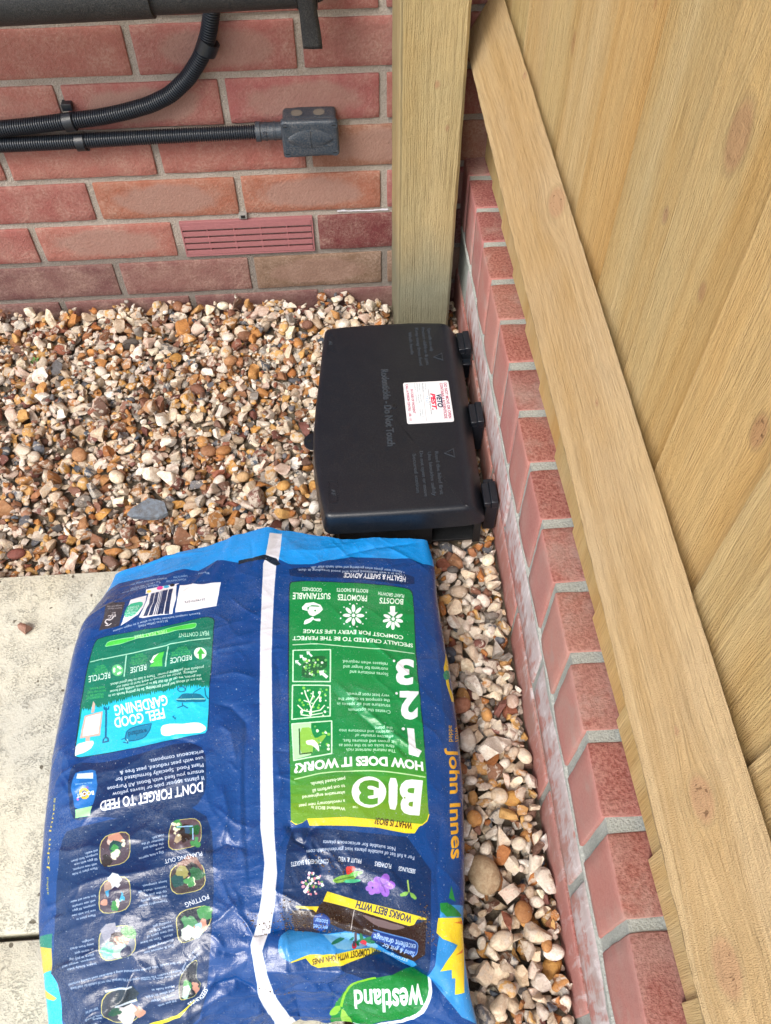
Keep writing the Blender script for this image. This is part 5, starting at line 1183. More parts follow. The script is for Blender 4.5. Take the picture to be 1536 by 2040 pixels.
["P","e4eef0",[1421,424,1421,431,1415,443,1406,452,1398,454,1395,450,1398,440,1406,429,1415,423]],
["P","e4eef0",[1396,462,1395,466,1392,470,1389,471,1386,471,1383,469,1381,466,1381,462,1382,458,1384,455,1387,453,1390,453,1393,455,1395,458]],
["P","e4eef0",[1441,478,1439,481,1436,481,1435,478,1437,475,1440,475]],
["P","e4eef0",[1426,503,1424,507,1421,507,1420,503,1421,500,1424,500]],
["P","e4eef0",[1402,518,1400,521,1397,521,1395,518,1397,514,1400,514]],
["P","e4eef0",[1375,517,1373,520,1370,520,1369,517,1370,514,1373,514]],
["P","e4eef0",[1353,502,1351,505,1348,505,1346,502,1348,498,1351,499]],
["P","e4eef0",[1340,476,1339,479,1335,479,1334,476,1336,472,1339,472]],
["P","e4eef0",[1341,446,1340,449,1336,449,1335,445,1337,442,1340,442]],
["P","e4eef0",[1355,419,1354,423,1351,423,1349,419,1351,416,1354,416]],
["P","e4eef0",[1380,405,1378,408,1375,408,1373,404,1375,401,1378,401]],
["P","e4eef0",[1407,405,1406,409,1402,408,1401,405,1403,402,1406,402]],
["P","e4eef0",[1430,421,1429,424,1426,424,1424,421,1426,417,1429,417]],
["P","e4eef0",[1443,448,1441,451,1438,451,1437,448,1438,444,1441,444]],
["P","e4eef0",[1184,411,1199,393,1231,390,1258,403,1269,426,1250,407,1223,404,1205,415,1209,432,1186,423]],
["P","e4eef0",[1207,434,1215,410,1258,413,1268,428,1254,444,1231,459,1215,452]],
["P","0a7f41",[1241,431,1239,436,1235,435,1233,431,1235,427,1239,427]],
["P","e4eef0",[1227,461,1230,462,1231,465,1232,471,1238,472,1253,472,1258,474,1258,483,1254,485,1242,483,1237,481,1231,476,1227,478,1221,486,1213,491,1196,497,1192,494,1195,480,1200,474,1212,470,1218,467,1224,462]],
["T","HEALTH & SAFETY ADVICE","e0e6f0",[1616,255,1501,244,1351,230],[-3,29],2,0],
["T","\u2022 Use in a well ventilated place and avoid breathing in dust.","b0bcd4",[1611,239,1416,218,1248,215,1152,223],[1,14],1,0],
["T","\u2022 Always wear gloves when gardening and wash hands after use.","b0bcd4",[1610,222,1415,194,1312,187,1205,206],[0,15],1,0],
["L","c4e8cc",1.1,[1149,613,1196,614,1243,616,1290,617,1286,688,1283,755,1238,752,1192,749,1146,746,1147,681,1149,613]],
["P","075c30",[1191,665,1214,649,1230,644,1254,642,1265,645,1273,655,1275,666,1273,689,1266,698,1247,705,1239,712,1232,728,1222,734,1201,735,1190,733,1180,726,1178,713,1182,681]],
["P","7ac850",[1229,689,1228,691,1225,692,1223,691,1222,688,1223,685,1225,684,1228,686]],
["P","58b060",[1215,678,1214,681,1212,682,1210,680,1209,678,1210,676,1212,675,1214,676]],
["P","58b060",[1263,704,1262,707,1260,707,1259,706,1258,704,1259,702,1261,701,1263,702]],
["P","58b060",[1212,706,1210,709,1207,710,1205,709,1204,705,1205,702,1208,701,1210,702]],
["P","58b060",[1198,703,1197,705,1195,706,1193,705,1192,703,1193,700,1195,700,1197,701]],
["P","d8ecd8",[1194,654,1192,659,1188,661,1184,658,1183,654,1184,649,1189,647,1193,649]],
["P","d8ecd8",[1224,723,1222,727,1219,728,1215,726,1214,722,1215,718,1219,717,1222,719]],
["P","d8ecd8",[1235,671,1233,675,1231,676,1228,674,1227,671,1228,668,1231,667,1234,668]],
["P","d8ecd8",[1215,718,1213,722,1210,723,1206,721,1205,717,1206,713,1210,711,1214,713]],
["P","58b060",[1228,726,1226,730,1223,731,1219,729,1218,725,1219,721,1223,719,1227,721]],
["P","7ac850",[1219,715,1217,718,1214,720,1211,718,1210,714,1211,711,1215,710,1218,711]],
["P","7ac850",[1221,709,1220,711,1217,712,1215,711,1214,708,1215,706,1218,705,1220,706]],
["P","d8ecd8",[1200,656,1198,660,1194,662,1190,660,1188,655,1190,650,1195,648,1199,651]],
["P","58b060",[1254,725,1253,728,1250,729,1248,727,1246,724,1248,721,1251,720,1253,721]],
["P","7ac850",[1199,692,1197,697,1193,699,1189,697,1187,692,1189,687,1194,685,1198,688]],
["P","58b060",[1275,663,1273,667,1269,669,1266,667,1264,662,1266,658,1270,656,1274,658]],
["P","7ac850",[1232,680,1231,684,1228,685,1225,683,1223,679,1225,676,1228,675,1231,676]],
["P","58b060",[1211,693,1210,696,1207,697,1204,696,1203,692,1205,689,1207,688,1210,689]],
["P","d8ecd8",[1212,661,1211,665,1207,667,1203,665,1202,660,1204,656,1207,655,1211,657]],
["P","58b060",[1245,683,1243,688,1239,690,1235,688,1234,683,1236,678,1240,676,1244,679]],
["P","7ac850",[1245,710,1244,715,1239,717,1235,715,1234,710,1236,705,1240,703,1244,706]],
["P","7ac850",[1214,681,1212,684,1209,686,1206,684,1205,680,1206,677,1209,676,1212,677]],
["P","d8ecd8",[1192,687,1191,689,1189,690,1186,689,1185,686,1186,684,1189,683,1191,684]],
["P","58b060",[1230,661,1228,666,1224,668,1219,665,1218,660,1220,656,1224,654,1228,656]],
["P","7ac850",[1245,660,1244,664,1240,665,1237,663,1236,659,1237,655,1241,654,1244,656]],
["P","d8ecd8",[1203,668,1202,672,1198,673,1195,671,1194,667,1195,663,1199,662,1202,663]],
["P","58b060",[1196,716,1195,719,1193,720,1190,719,1190,716,1191,713,1193,712,1195,714]],
["P","58b060",[1255,689,1254,692,1251,693,1249,692,1248,689,1249,687,1252,686,1254,687]],
["P","58b060",[1201,683,1200,687,1196,689,1193,687,1192,683,1193,679,1197,678,1200,679]],
["P","d8ecd8",[1261,673,1259,677,1255,678,1252,677,1251,672,1252,668,1256,667,1259,669]],
["P","58b060",[1194,664,1193,668,1190,669,1187,667,1186,664,1187,661,1190,659,1193,661]],
["P","58b060",[1271,712,1270,716,1266,717,1263,715,1262,712,1263,708,1267,706,1270,708]],
["P","7ac850",[1206,663,1204,668,1200,669,1196,667,1194,662,1196,658,1200,656,1204,658]],
["P","58b060",[1202,696,1201,698,1199,699,1197,698,1196,695,1197,693,1199,692,1201,693]],
["P","e4eef0",[1243,707,1263,706,1259,714,1277,732,1269,742,1252,724,1246,728]],
["P","e4eef0",[1173,634,1187,636,1183,641,1195,654,1189,660,1180,646,1174,650]],
["P","e4eef0",[1199,620,1214,622,1210,627,1222,641,1216,646,1206,632,1201,636]],
["P","e4eef0",[1155,657,1170,658,1166,663,1178,677,1172,682,1162,669,1157,672]],
["L","c4e8cc",1.1,[1145,761,1190,764,1236,767,1282,771,1281,832,1279,892,1234,893,1188,895,1143,897,1144,852,1144,807,1145,761]],
["P","7ac850",[1243,858,1241,862,1237,863,1234,861,1232,857,1234,853,1238,852,1241,854]],
["P","d8ecd8",[1218,839,1217,841,1215,842,1213,841,1212,838,1213,836,1215,835,1217,836]],
["P","58b060",[1225,873,1224,877,1220,878,1217,876,1216,873,1217,869,1220,868,1224,869]],
["P","d8ecd8",[1212,881,1211,883,1209,884,1207,883,1206,881,1207,878,1209,878,1211,879]],
["P","7ac850",[1256,793,1255,795,1253,796,1251,795,1250,793,1251,790,1253,790,1255,791]],
["P","7ac850",[1251,817,1250,821,1246,823,1242,821,1240,816,1242,812,1246,811,1250,813]],
["P","d8ecd8",[1276,859,1275,861,1272,862,1270,861,1269,858,1270,856,1273,855,1275,856]],
["P","7ac850",[1224,853,1223,857,1219,858,1216,857,1215,853,1216,849,1219,848,1223,850]],
["P","d8ecd8",[1268,810,1267,813,1264,814,1262,813,1261,810,1262,807,1264,806,1267,807]],
["P","d8ecd8",[1226,813,1224,817,1220,819,1217,817,1215,813,1217,809,1221,807,1224,809]],
["P","58b060",[1224,819,1223,822,1220,823,1217,822,1216,818,1218,815,1220,814,1223,815]],
["P","7ac850",[1273,788,1272,791,1269,792,1266,791,1264,787,1266,784,1269,783,1272,784]],
["P","58b060",[1215,851,1214,854,1211,855,1209,854,1208,851,1209,848,1211,847,1214,849]],
["P","58b060",[1184,835,1183,838,1180,839,1177,838,1175,834,1177,831,1180,829,1183,831]],
["P","d8ecd8",[1183,797,1182,800,1179,801,1176,799,1175,796,1176,793,1179,792,1182,793]],
["P","d8ecd8",[1216,800,1215,802,1213,803,1211,802,1210,799,1211,797,1213,796,1215,797]],
["P","7ac850",[1204,842,1203,844,1201,845,1198,844,1197,841,1198,839,1201,838,1203,839]],
["P","d8ecd8",[1204,787,1203,790,1200,791,1198,790,1197,787,1198,784,1200,783,1203,784]],
["P","7ac850",[1189,844,1188,847,1185,849,1182,847,1180,844,1182,840,1185,839,1188,841]],
["P","7ac850",[1211,785,1210,788,1207,789,1204,788,1203,785,1204,782,1207,781,1210,782]],
["P","d8ecd8",[1258,889,1257,892,1255,893,1252,892,1251,889,1252,886,1255,885,1257,887]],
["P","7ac850",[1183,833,1183,835,1180,836,1178,835,1177,832,1178,830,1180,829,1183,830]],
["P","d8ecd8",[1268,831,1267,833,1265,834,1263,833,1262,830,1263,828,1265,827,1267,828]],
["P","d8ecd8",[1266,875,1264,879,1261,880,1257,878,1256,874,1257,870,1261,869,1265,871]],
["P","d8ecd8",[1250,821,1248,824,1245,826,1241,824,1240,820,1241,816,1245,815,1249,816]],
["P","7ac850",[1176,823,1174,828,1171,829,1167,827,1165,823,1167,819,1171,817,1174,819]],
["P","d8ecd8",[1183,873,1181,877,1177,879,1173,877,1172,872,1173,868,1177,866,1181,868]],
["P","7ac850",[1244,847,1243,849,1240,850,1238,849,1237,846,1238,844,1240,843,1243,844]],
["P","58b060",[1252,784,1250,788,1247,789,1244,787,1242,783,1244,780,1247,778,1250,780]],
["P","7ac850",[1220,820,1219,823,1216,825,1213,823,1212,820,1213,816,1216,815,1219,817]],
["P","7ac850",[1213,810,1212,812,1210,813,1208,812,1207,810,1208,808,1210,807,1212,808]],
["P","7ac850",[1191,861,1190,863,1188,864,1186,863,1186,861,1187,859,1188,858,1190,859]],
["P","7ac850",[1267,807,1266,810,1263,811,1260,810,1259,806,1260,803,1263,802,1266,803]],
["P","7ac850",[1192,776,1190,780,1186,782,1182,780,1180,775,1182,770,1186,769,1190,771]],
["P","d8ecd8",[1183,868,1182,873,1178,874,1174,872,1172,868,1174,864,1178,862,1182,864]],
["P","d8ecd8",[1215,879,1213,883,1209,885,1205,883,1203,878,1205,874,1209,872,1213,874]],
["P","d8ecd8",[1200,863,1199,865,1197,866,1195,865,1194,863,1195,861,1197,860,1199,861]],
["P","7ac850",[1201,885,1200,887,1198,888,1196,887,1195,884,1196,882,1198,881,1201,882]],
["P","d8ecd8",[1249,797,1247,802,1243,803,1238,801,1237,796,1239,792,1243,790,1247,792]],
["P","d8ecd8",[1250,830,1248,834,1245,836,1241,834,1240,830,1241,826,1245,824,1249,826]],
["L","d8ecd8",1,[1210,889,1212,858,1205,834,1193,802,1189,785]],
["L","d8ecd8",1,[1211,862,1224,835,1241,812,1246,797]],
["L","d8ecd8",1,[1207,838,1218,811,1220,791]],
["L","d8ecd8",1,[1210,873,1182,864,1164,843]],
["L","d8ecd8",1,[1211,873,1245,867,1260,849]],
["L","d8ecd8",1,[1210,889,1175,881]],
["L","d8ecd8",1,[1210,885,1252,879]],
["L","d8ecd8",1,[1205,834,1186,825]],
["P","d8ecd8",[1216,873,1214,884,1211,888,1207,883,1206,873,1207,863,1211,858,1214,863]],
["L","c4e8cc",1.1,[1143,915,1190,914,1237,913,1284,912,1283,974,1282,1034,1238,1040,1194,1045,1150,1051,1148,1006,1145,961,1143,915]],
["P","a8d8a8",[1144,917,1211,915,1211,977,1210,1036,1151,1048,1148,1005,1146,962]],
["P","80b848",[1179,932,1202,932,1211,938,1215,955,1218,963,1224,973,1232,973,1251,964,1259,962,1264,966,1261,972,1248,989,1238,996,1224,1000,1218,1007,1216,1026,1207,1032,1180,1031,1171,1011,1171,952]],
["P","58b060",[1276,963,1274,967,1271,968,1268,966,1266,963,1268,959,1271,958,1274,960]],
["P","d8ecd8",[1239,948,1237,952,1233,954,1229,952,1228,947,1229,943,1233,941,1237,944]],
["P","7ac850",[1272,1000,1270,1004,1266,1005,1263,1003,1261,999,1263,995,1267,994,1270,996]],
["P","58b060",[1229,931,1228,934,1225,935,1222,934,1221,931,1222,928,1225,926,1228,928]],
["P","7ac850",[1257,957,1256,960,1253,962,1249,960,1248,956,1249,953,1253,952,1256,953]],
["P","7ac850",[1279,962,1277,966,1273,968,1269,966,1267,961,1269,957,1273,956,1277,958]],
["P","7ac850",[1263,949,1262,951,1261,951,1259,950,1258,949,1259,947,1261,946,1262,947]],
["P","7ac850",[1228,998,1227,1001,1225,1002,1222,1001,1221,998,1222,996,1225,995,1227,996]],
["P","d8ecd8",[1276,1017,1275,1021,1271,1023,1267,1021,1265,1017,1267,1013,1271,1011,1275,1013]],
["P","d8ecd8",[1268,958,1267,960,1265,961,1263,960,1262,957,1263,955,1265,954,1267,955]],
["P","7ac850",[1227,1018,1227,1020,1225,1020,1223,1019,1223,1018,1223,1016,1225,1015,1227,1016]],
["P","58b060",[1242,984,1240,987,1237,988,1234,987,1233,984,1234,980,1237,979,1240,981]],
["P","d8ecd8",[1246,992,1245,994,1244,995,1242,994,1241,992,1242,990,1244,989,1245,990]],
["P","d8ecd8",[1266,955,1264,959,1261,960,1258,958,1257,955,1258,952,1261,950,1265,952]],
["P","d8ecd8",[1276,1004,1274,1008,1271,1009,1267,1007,1266,1003,1267,1000,1271,998,1275,1000]],
["P","d8ecd8",[1244,1003,1244,1004,1242,1005,1240,1004,1240,1002,1240,1000,1242,1000,1244,1001]],
["P","eef4e8",[1197,981,1214,979,1223,983,1233,994,1237,1004,1239,1021,1237,1025,1231,1018,1227,1013,1218,1004,1212,1000,1199,997,1194,993,1192,984]],
["L","1c4020",0.9,[1169,935,1170,983,1171,1030,1212,1027]],
["T","Not suitable for ericaceous plants","c8d0e4",[1501,1363,1412,1347,1336,1337,1253,1330],[-1,12],1,0],
["T","For a full list of suitable plants visit gardenhealth.com","c8d0e4",[1567,1393,1450,1372,1355,1357,1273,1354,1198,1359],[-1,12],1,0],
["T","SEEDLINGS","e0e6f0",[1572,1435,1513,1423],[-3,13],2,0],
["T","FLOWERS","e0e6f0",[1487,1416,1430,1405],[-2,14],2,0],
["T","FRUIT & VEG","e0e6f0",[1384,1396,1306,1384],[-1,14],2,0],
["T","CONTAINERS & BASKETS","e0e6f0",[1272,1390,1206,1388,1146,1394],[1,14],2,0],
["P","8a58c4",[1500,1482,1496,1490,1486,1494,1474,1494,1464,1488,1460,1480,1464,1472,1473,1468,1486,1468,1496,1474]],
["P","8a58c4",[1472,1516,1462,1515,1454,1508,1450,1497,1452,1488,1459,1482,1469,1483,1477,1490,1481,1501,1479,1511]],
["P","8a58c4",[1426,1501,1424,1492,1428,1483,1438,1477,1449,1477,1458,1481,1460,1490,1455,1499,1446,1505,1434,1505]],
["P","8a58c4",[1426,1457,1434,1453,1445,1454,1455,1461,1460,1471,1458,1479,1449,1483,1438,1481,1428,1475,1424,1465]],
["P","8a58c4",[1471,1445,1478,1451,1481,1461,1477,1471,1469,1478,1459,1478,1452,1472,1449,1462,1453,1452,1461,1445]],
["P","9a6cd0",[1446,1493,1443,1499,1436,1502,1428,1501,1423,1496,1423,1489,1428,1484,1436,1484,1443,1487]],
["P","9a6cd0",[1433,1499,1430,1505,1423,1508,1415,1507,1409,1501,1409,1495,1414,1490,1422,1489,1430,1493]],
["P","9a6cd0",[1422,1488,1419,1494,1412,1497,1404,1495,1399,1490,1399,1483,1404,1479,1412,1478,1419,1482]],
["P","9a6cd0",[1429,1475,1426,1481,1419,1484,1411,1482,1406,1477,1406,1471,1411,1466,1419,1465,1426,1469]],
["P","9a6cd0",[1444,1478,1441,1484,1434,1487,1426,1486,1421,1481,1421,1474,1426,1469,1434,1468,1441,1472]],
["P","503080",[1462,1480,1462,1482,1461,1484,1459,1484,1457,1484,1455,1483,1454,1482,1453,1480,1454,1478,1455,1477,1457,1476,1459,1476,1461,1477,1462,1479]],
["L","6a40a0",0.8,[1458,1480,1443,1459]],
["L","6a40a0",0.8,[1458,1480,1480,1471]],
["L","6a40a0",0.8,[1458,1480,1467,1501]],
["P","6ca030",[1367,1448,1364,1453,1354,1459,1338,1463,1320,1465,1303,1466,1291,1463,1286,1459,1289,1454,1299,1449,1315,1444,1333,1442,1350,1442,1362,1444]],
["P","58b048",[1388,1438,1386,1441,1378,1444,1367,1447,1355,1448,1344,1447,1335,1445,1332,1442,1334,1439,1342,1435,1353,1433,1365,1432,1377,1433,1385,1435]],
["P","48c090",[1383,1461,1380,1464,1372,1466,1360,1468,1347,1468,1335,1467,1326,1465,1323,1462,1326,1460,1334,1457,1346,1456,1359,1456,1371,1457,1380,1459]],
["P","c83028",[1336,1416,1354,1417,1361,1419,1364,1426,1359,1431,1343,1441,1336,1443,1333,1438,1332,1433,1331,1420]],
["L","3c7020",0.8,[1293,1459,1360,1447]],
["P","e0a0b4",[1228,1470,1226,1475,1221,1474,1218,1470,1221,1467,1225,1466]],
["P","e0a0b4",[1248,1464,1244,1468,1240,1467,1236,1464,1239,1459,1243,1460]],
["P","e8e4ec",[1232,1448,1231,1451,1227,1450,1224,1447,1227,1445,1230,1445]],
["P","5c8c50",[1213,1484,1210,1488,1205,1488,1202,1483,1204,1479,1210,1479]],
["P","e0a0b4",[1190,1459,1189,1464,1183,1462,1180,1459,1183,1454,1188,1455]],
["P","5c8c50",[1249,1475,1246,1478,1243,1477,1241,1475,1243,1472,1247,1473]],
["P","e0a0b4",[1211,1436,1210,1440,1205,1439,1202,1435,1204,1430,1209,1430]],
["P","e8e4ec",[1259,1470,1255,1474,1250,1474,1246,1469,1250,1464,1255,1465]],
["P","5c8c50",[1245,1447,1243,1452,1237,1451,1233,1446,1238,1442,1242,1444]],
["P","d88098",[1228,1453,1225,1458,1220,1457,1218,1452,1220,1448,1226,1448]],
["P","f0eef4",[1211,1445,1209,1450,1203,1449,1201,1445,1203,1441,1209,1441]],
["P","f0eef4",[1214,1430,1210,1435,1205,1434,1204,1430,1205,1426,1210,1426]],
["P","e8e4ec",[1244,1445,1240,1449,1234,1450,1230,1445,1234,1440,1240,1440]],
["P","e0a0b4",[1207,1476,1203,1481,1197,1480,1196,1475,1197,1472,1203,1470]],
["P","f0eef4",[1231,1488,1229,1491,1225,1491,1224,1487,1226,1485,1229,1485]],
["P","5c8c50",[1225,1449,1222,1455,1216,1455,1213,1449,1217,1443,1222,1445]],
["P","5c8c50",[1223,1437,1220,1440,1216,1439,1213,1436,1216,1434,1219,1434]],
["P","e8e4ec",[1255,1464,1253,1466,1249,1467,1247,1463,1249,1460,1252,1459]],
["P","e8e4ec",[1222,1452,1221,1455,1215,1455,1211,1451,1216,1446,1221,1447]],
["P","e8e4ec",[1209,1471,1207,1475,1202,1476,1199,1470,1202,1467,1208,1467]],
["P","5c8c50",[1229,1451,1225,1455,1222,1455,1218,1450,1221,1448,1226,1448]],
["P","5c8c50",[1215,1453,1211,1458,1206,1457,1205,1453,1206,1450,1211,1449]],
["P","d88098",[1230,1448,1227,1452,1223,1452,1222,1447,1222,1445,1228,1443]],
["P","e0a0b4",[1201,1463,1199,1465,1195,1465,1194,1463,1196,1459,1199,1461]],
["P","5c8c50",[1201,1484,1199,1486,1193,1487,1191,1483,1193,1479,1198,1480]],
["P","d88098",[1191,1461,1190,1464,1187,1464,1186,1461,1186,1459,1190,1459]],
["P","d88098",[1190,1457,1187,1459,1184,1459,1183,1456,1184,1454,1187,1455]],
["P","5c8c50",[1236,1463,1234,1465,1230,1464,1229,1462,1230,1460,1233,1460]],
["P","e8e4ec",[1208,1466,1207,1469,1202,1469,1200,1466,1201,1462,1207,1461]],
["P","e8e4ec",[1245,1445,1243,1448,1240,1447,1238,1445,1240,1442,1243,1443]],
["P","d88098",[1218,1495,1216,1500,1212,1498,1208,1495,1210,1491,1216,1492]],
["P","e8e4ec",[1218,1463,1214,1467,1210,1467,1208,1462,1210,1458,1214,1459]],
["P","d88098",[1204,1480,1202,1483,1198,1483,1195,1479,1197,1477,1202,1477]],
["P","f0eef4",[1225,1435,1223,1438,1220,1438,1218,1434,1220,1433,1223,1431]],
["P","d88098",[1209,1486,1205,1492,1199,1489,1197,1486,1198,1482,1205,1483]],
["P","e0a0b4",[1201,1455,1199,1457,1194,1458,1193,1455,1194,1451,1198,1452]],
["P","d88098",[1242,1458,1240,1461,1238,1461,1236,1458,1237,1455,1241,1455]],
["P","5c8c50",[1205,1463,1202,1468,1197,1468,1192,1462,1195,1456,1201,1459]],
["P","f0eef4",[1223,1453,1220,1455,1217,1456,1214,1452,1216,1449,1220,1449]],
["P","e0a0b4",[1196,1472,1191,1476,1185,1476,1182,1471,1185,1467,1192,1466]],
["P","5c8c50",[1225,1470,1221,1475,1217,1476,1212,1469,1217,1466,1222,1465]],
["P","d88098",[1222,1432,1220,1435,1216,1436,1214,1432,1215,1428,1220,1428]],
["P","5c8c50",[1235,1440,1234,1443,1230,1442,1229,1440,1230,1438,1233,1438]],
["P","e8e4ec",[1202,1486,1197,1493,1192,1490,1188,1486,1191,1480,1199,1480]],
["P","f0eef4",[1226,1432,1224,1435,1221,1434,1220,1431,1220,1428,1224,1428]],
["P","5c8c50",[1237,1473,1234,1477,1227,1476,1224,1473,1229,1468,1234,1469]],
["P","f0eef4",[1233,1463,1230,1465,1226,1465,1224,1462,1226,1459,1231,1458]],
["P","d88098",[1226,1474,1224,1478,1221,1477,1219,1474,1220,1470,1225,1470]],
["P","f0eef4",[1196,1485,1194,1487,1191,1487,1190,1485,1191,1482,1194,1482]],
["P","e0a0b4",[1236,1494,1234,1498,1228,1497,1226,1493,1229,1490,1234,1491]],
["P","5c8c50",[1204,1482,1203,1484,1200,1484,1198,1482,1200,1480,1204,1479]],
["P","e0a0b4",[1253,1460,1251,1462,1246,1463,1244,1459,1247,1456,1251,1456]],
["P","f0eef4",[1206,1479,1204,1485,1199,1483,1194,1478,1198,1474,1205,1475]],
["P","e8e4ec",[1224,1457,1221,1460,1218,1460,1214,1457,1217,1455,1221,1455]],
["P","5c8c50",[1212,1471,1210,1473,1207,1473,1205,1471,1207,1468,1210,1469]],
["P","f0eef4",[1210,1495,1208,1497,1205,1497,1203,1495,1205,1492,1208,1493]],
["P","e0a0b4",[1248,1441,1245,1445,1242,1445,1240,1441,1242,1438,1246,1437]],
["P","e8e4ec",[1219,1462,1217,1466,1212,1465,1211,1462,1212,1459,1216,1458]],
["P","e8e4ec",[1194,1459,1191,1462,1187,1462,1185,1459,1187,1456,1191,1456]],
["P","5c8c50",[1256,1459,1252,1463,1248,1462,1244,1458,1248,1456,1252,1455]],
["L","9cc060",1.2,[1543,1468,1547,1504]],
["P","78b050",[1543,1503,1532,1503,1525,1505,1517,1509,1515,1512,1519,1517,1524,1517,1536,1516,1541,1513,1546,1505]],
["P","78b050",[1551,1505,1563,1509,1569,1514,1575,1522,1575,1525,1569,1528,1565,1526,1556,1521,1552,1516,1549,1507]],
["P","2b1c1a",[1151,1534,1189,1537,1226,1540,1256,1519,1297,1530,1339,1542,1376,1554,1415,1566,1453,1578,1501,1593,1550,1607,1612,1590,1609,1639,1603,1685,1567,1701,1544,1698,1503,1674,1463,1649,1422,1622,1380,1611,1339,1599,1275,1574,1225,1598,1158,1594]],
["P","6e6064",[1401,1567,1428,1576,1444,1581,1465,1586,1483,1592,1516,1601,1529,1605,1535,1609,1531,1611,1514,1613,1504,1614,1491,1613,1478,1610,1455,1604,1442,1600,1427,1593,1416,1586,1395,1572,1389,1567,1391,1565]],
["P","e8cf2e",[1269,1489,1322,1507,1376,1524,1414,1533,1452,1543,1491,1553,1530,1563,1571,1574,1612,1584,1612,1590,1578,1587,1568,1603,1550,1606,1501,1592,1453,1577,1414,1565,1376,1553,1339,1541,1297,1529,1255,1518]],
["T","WORKS BEST WITH","20305a",[1562,1577,1471,1551,1371,1524],[-7,20],2,0],
["P","e8cf2e",[1165,1524,1203,1528,1242,1531,1232,1545,1222,1538,1165,1529]],
["P","2f86c8",[1110,1614,1131,1603,1148,1598,1178,1594,1201,1595,1239,1599,1271,1600,1329,1598,1362,1604,1402,1624,1430,1640,1475,1668,1508,1683,1563,1700,1575,1710,1557,1724,1541,1725,1509,1712,1484,1704,1442,1692,1410,1687,1359,1685,1326,1685,1280,1685,1252,1683,1214,1680,1188,1681,1148,1689,1128,1686,1105,1671,1098,1656,1102,1627]],
["P","6ca8cc",[1254,1604,1325,1601,1360,1606,1395,1624,1415,1634,1440,1647,1440,1656,1412,1672,1383,1678,1324,1676,1298,1669,1277,1651,1262,1637,1238,1613]],
["P","1c6848",[1337,1643,1332,1647,1317,1652,1299,1656,1284,1657,1278,1655,1283,1650,1297,1645,1315,1642,1331,1641]],
["P","1c6848",[1359,1617,1359,1622,1355,1631,1348,1641,1340,1648,1335,1650,1334,1645,1339,1635,1346,1625,1353,1618]],
["P","1c6848",[1389,1625,1388,1629,1381,1637,1370,1644,1360,1648,1355,1648,1356,1643,1364,1636,1374,1629,1384,1624]],
["P","1c6848",[1421,1623,1419,1627,1410,1631,1399,1635,1389,1635,1384,1633,1387,1629,1395,1625,1407,1622,1417,1621]],
["P","1c6848",[1374,1673,1369,1672,1361,1666,1354,1656,1349,1647,1350,1642,1355,1643,1363,1649,1371,1659,1375,1668]],
["P","1c6848",[1391,1638,1387,1636,1382,1630,1379,1620,1378,1613,1381,1609,1385,1611,1390,1618,1393,1627,1393,1634]],
["P","1c6848",[1432,1640,1428,1642,1419,1642,1409,1640,1401,1637,1399,1633,1403,1631,1411,1630,1422,1632,1430,1636]],
["P","c02c3c",[1403,1640,1401,1644,1398,1647,1393,1649,1388,1649,1384,1647,1381,1643,1380,1639,1382,1634,1385,1631,1390,1629,1395,1630,1399,1632,1402,1635]],
["P","c83848",[1405,1654,1404,1658,1401,1661,1397,1662,1393,1662,1390,1660,1387,1657,1387,1654,1388,1650,1391,1647,1395,1646,1399,1646,1402,1648,1404,1651]],
["P","b82838",[1366,1670,1365,1673,1362,1676,1358,1677,1354,1677,1351,1676,1349,1673,1349,1669,1350,1666,1353,1663,1356,1662,1360,1662,1363,1663,1365,1666]],
["L","4a4050",1.8,[1365,1607,1366,1634,1356,1669]],
["L","c8c8c8",0.5,[1361,1550,1349,1597]],
["P","123a86",[1452,1614,1493,1626,1535,1637,1566,1647,1576,1654,1578,1661,1574,1676,1570,1683,1562,1687,1546,1682,1505,1662,1476,1649,1429,1632,1416,1623,1423,1610]],
["L","5a90d8",0.6,[1425,1606,1452,1614,1493,1626,1535,1637,1566,1647,1576,1654,1578,1661,1574,1676,1570,1683,1562,1687,1559,1689]],
["T","excellent drainage","a8c8ec",[1572,1657,1427,1616],[-5,14],1,0],
["T","Sand & grit for","a8c8ec",[1567,1675,1458,1642],[-6,13],1,0],
["T","stronger,","a8c8ec",[1545,1694,1458,1670],[-6,13],1,0],
["T","the soil","a8c8ec",[1536,1711,1471,1688],[-8,12],1,0],
["P","123a86",[1229,1550,1246,1548,1257,1549,1271,1557,1277,1563,1280,1573,1275,1580,1257,1589,1245,1590,1227,1583,1221,1575,1223,1557]],
["T","booster","a8c8ec",[1272,1566,1229,1556],[-3,11],1,0],
["T","enriched","a8c8ec",[1271,1579,1223,1569],[-2,11],1,0],
["P","e8cf2e",[1136,1688,1202,1676,1242,1679,1282,1682,1321,1681,1360,1679,1428,1683,1463,1695,1499,1706,1427,1692,1369,1702,1312,1711,1269,1713,1226,1714,1204,1705,1187,1685,1135,1691]],
["T","BEST COMPOST WITH JOHN INNES","3a3418",[1445,1684,1359,1682,1286,1684,1209,1690],[-1,15],2,0],
["P","0c7a34",[1353,1778,1401,1762,1429,1755,1467,1748,1492,1745,1530,1741,1550,1741,1574,1745,1588,1749,1606,1757,1609,1769,1600,1796,1590,1814,1570,1840,1554,1856,1524,1878,1498,1893,1450,1917,1404,1939,1359,1961,1313,1986,1268,2002,1228,2002,1211,2002,1198,2000,1197,1987,1209,1961,1220,1937,1243,1895,1261,1866,1294,1824,1311,1805,1331,1789]],
["L","e4eaf2",2.6,[1615,1758,1612,1766,1605,1792,1595,1811,1572,1842,1554,1861,1521,1886,1493,1903,1446,1929,1400,1952,1355,1974,1309,1998,1279,2002]],
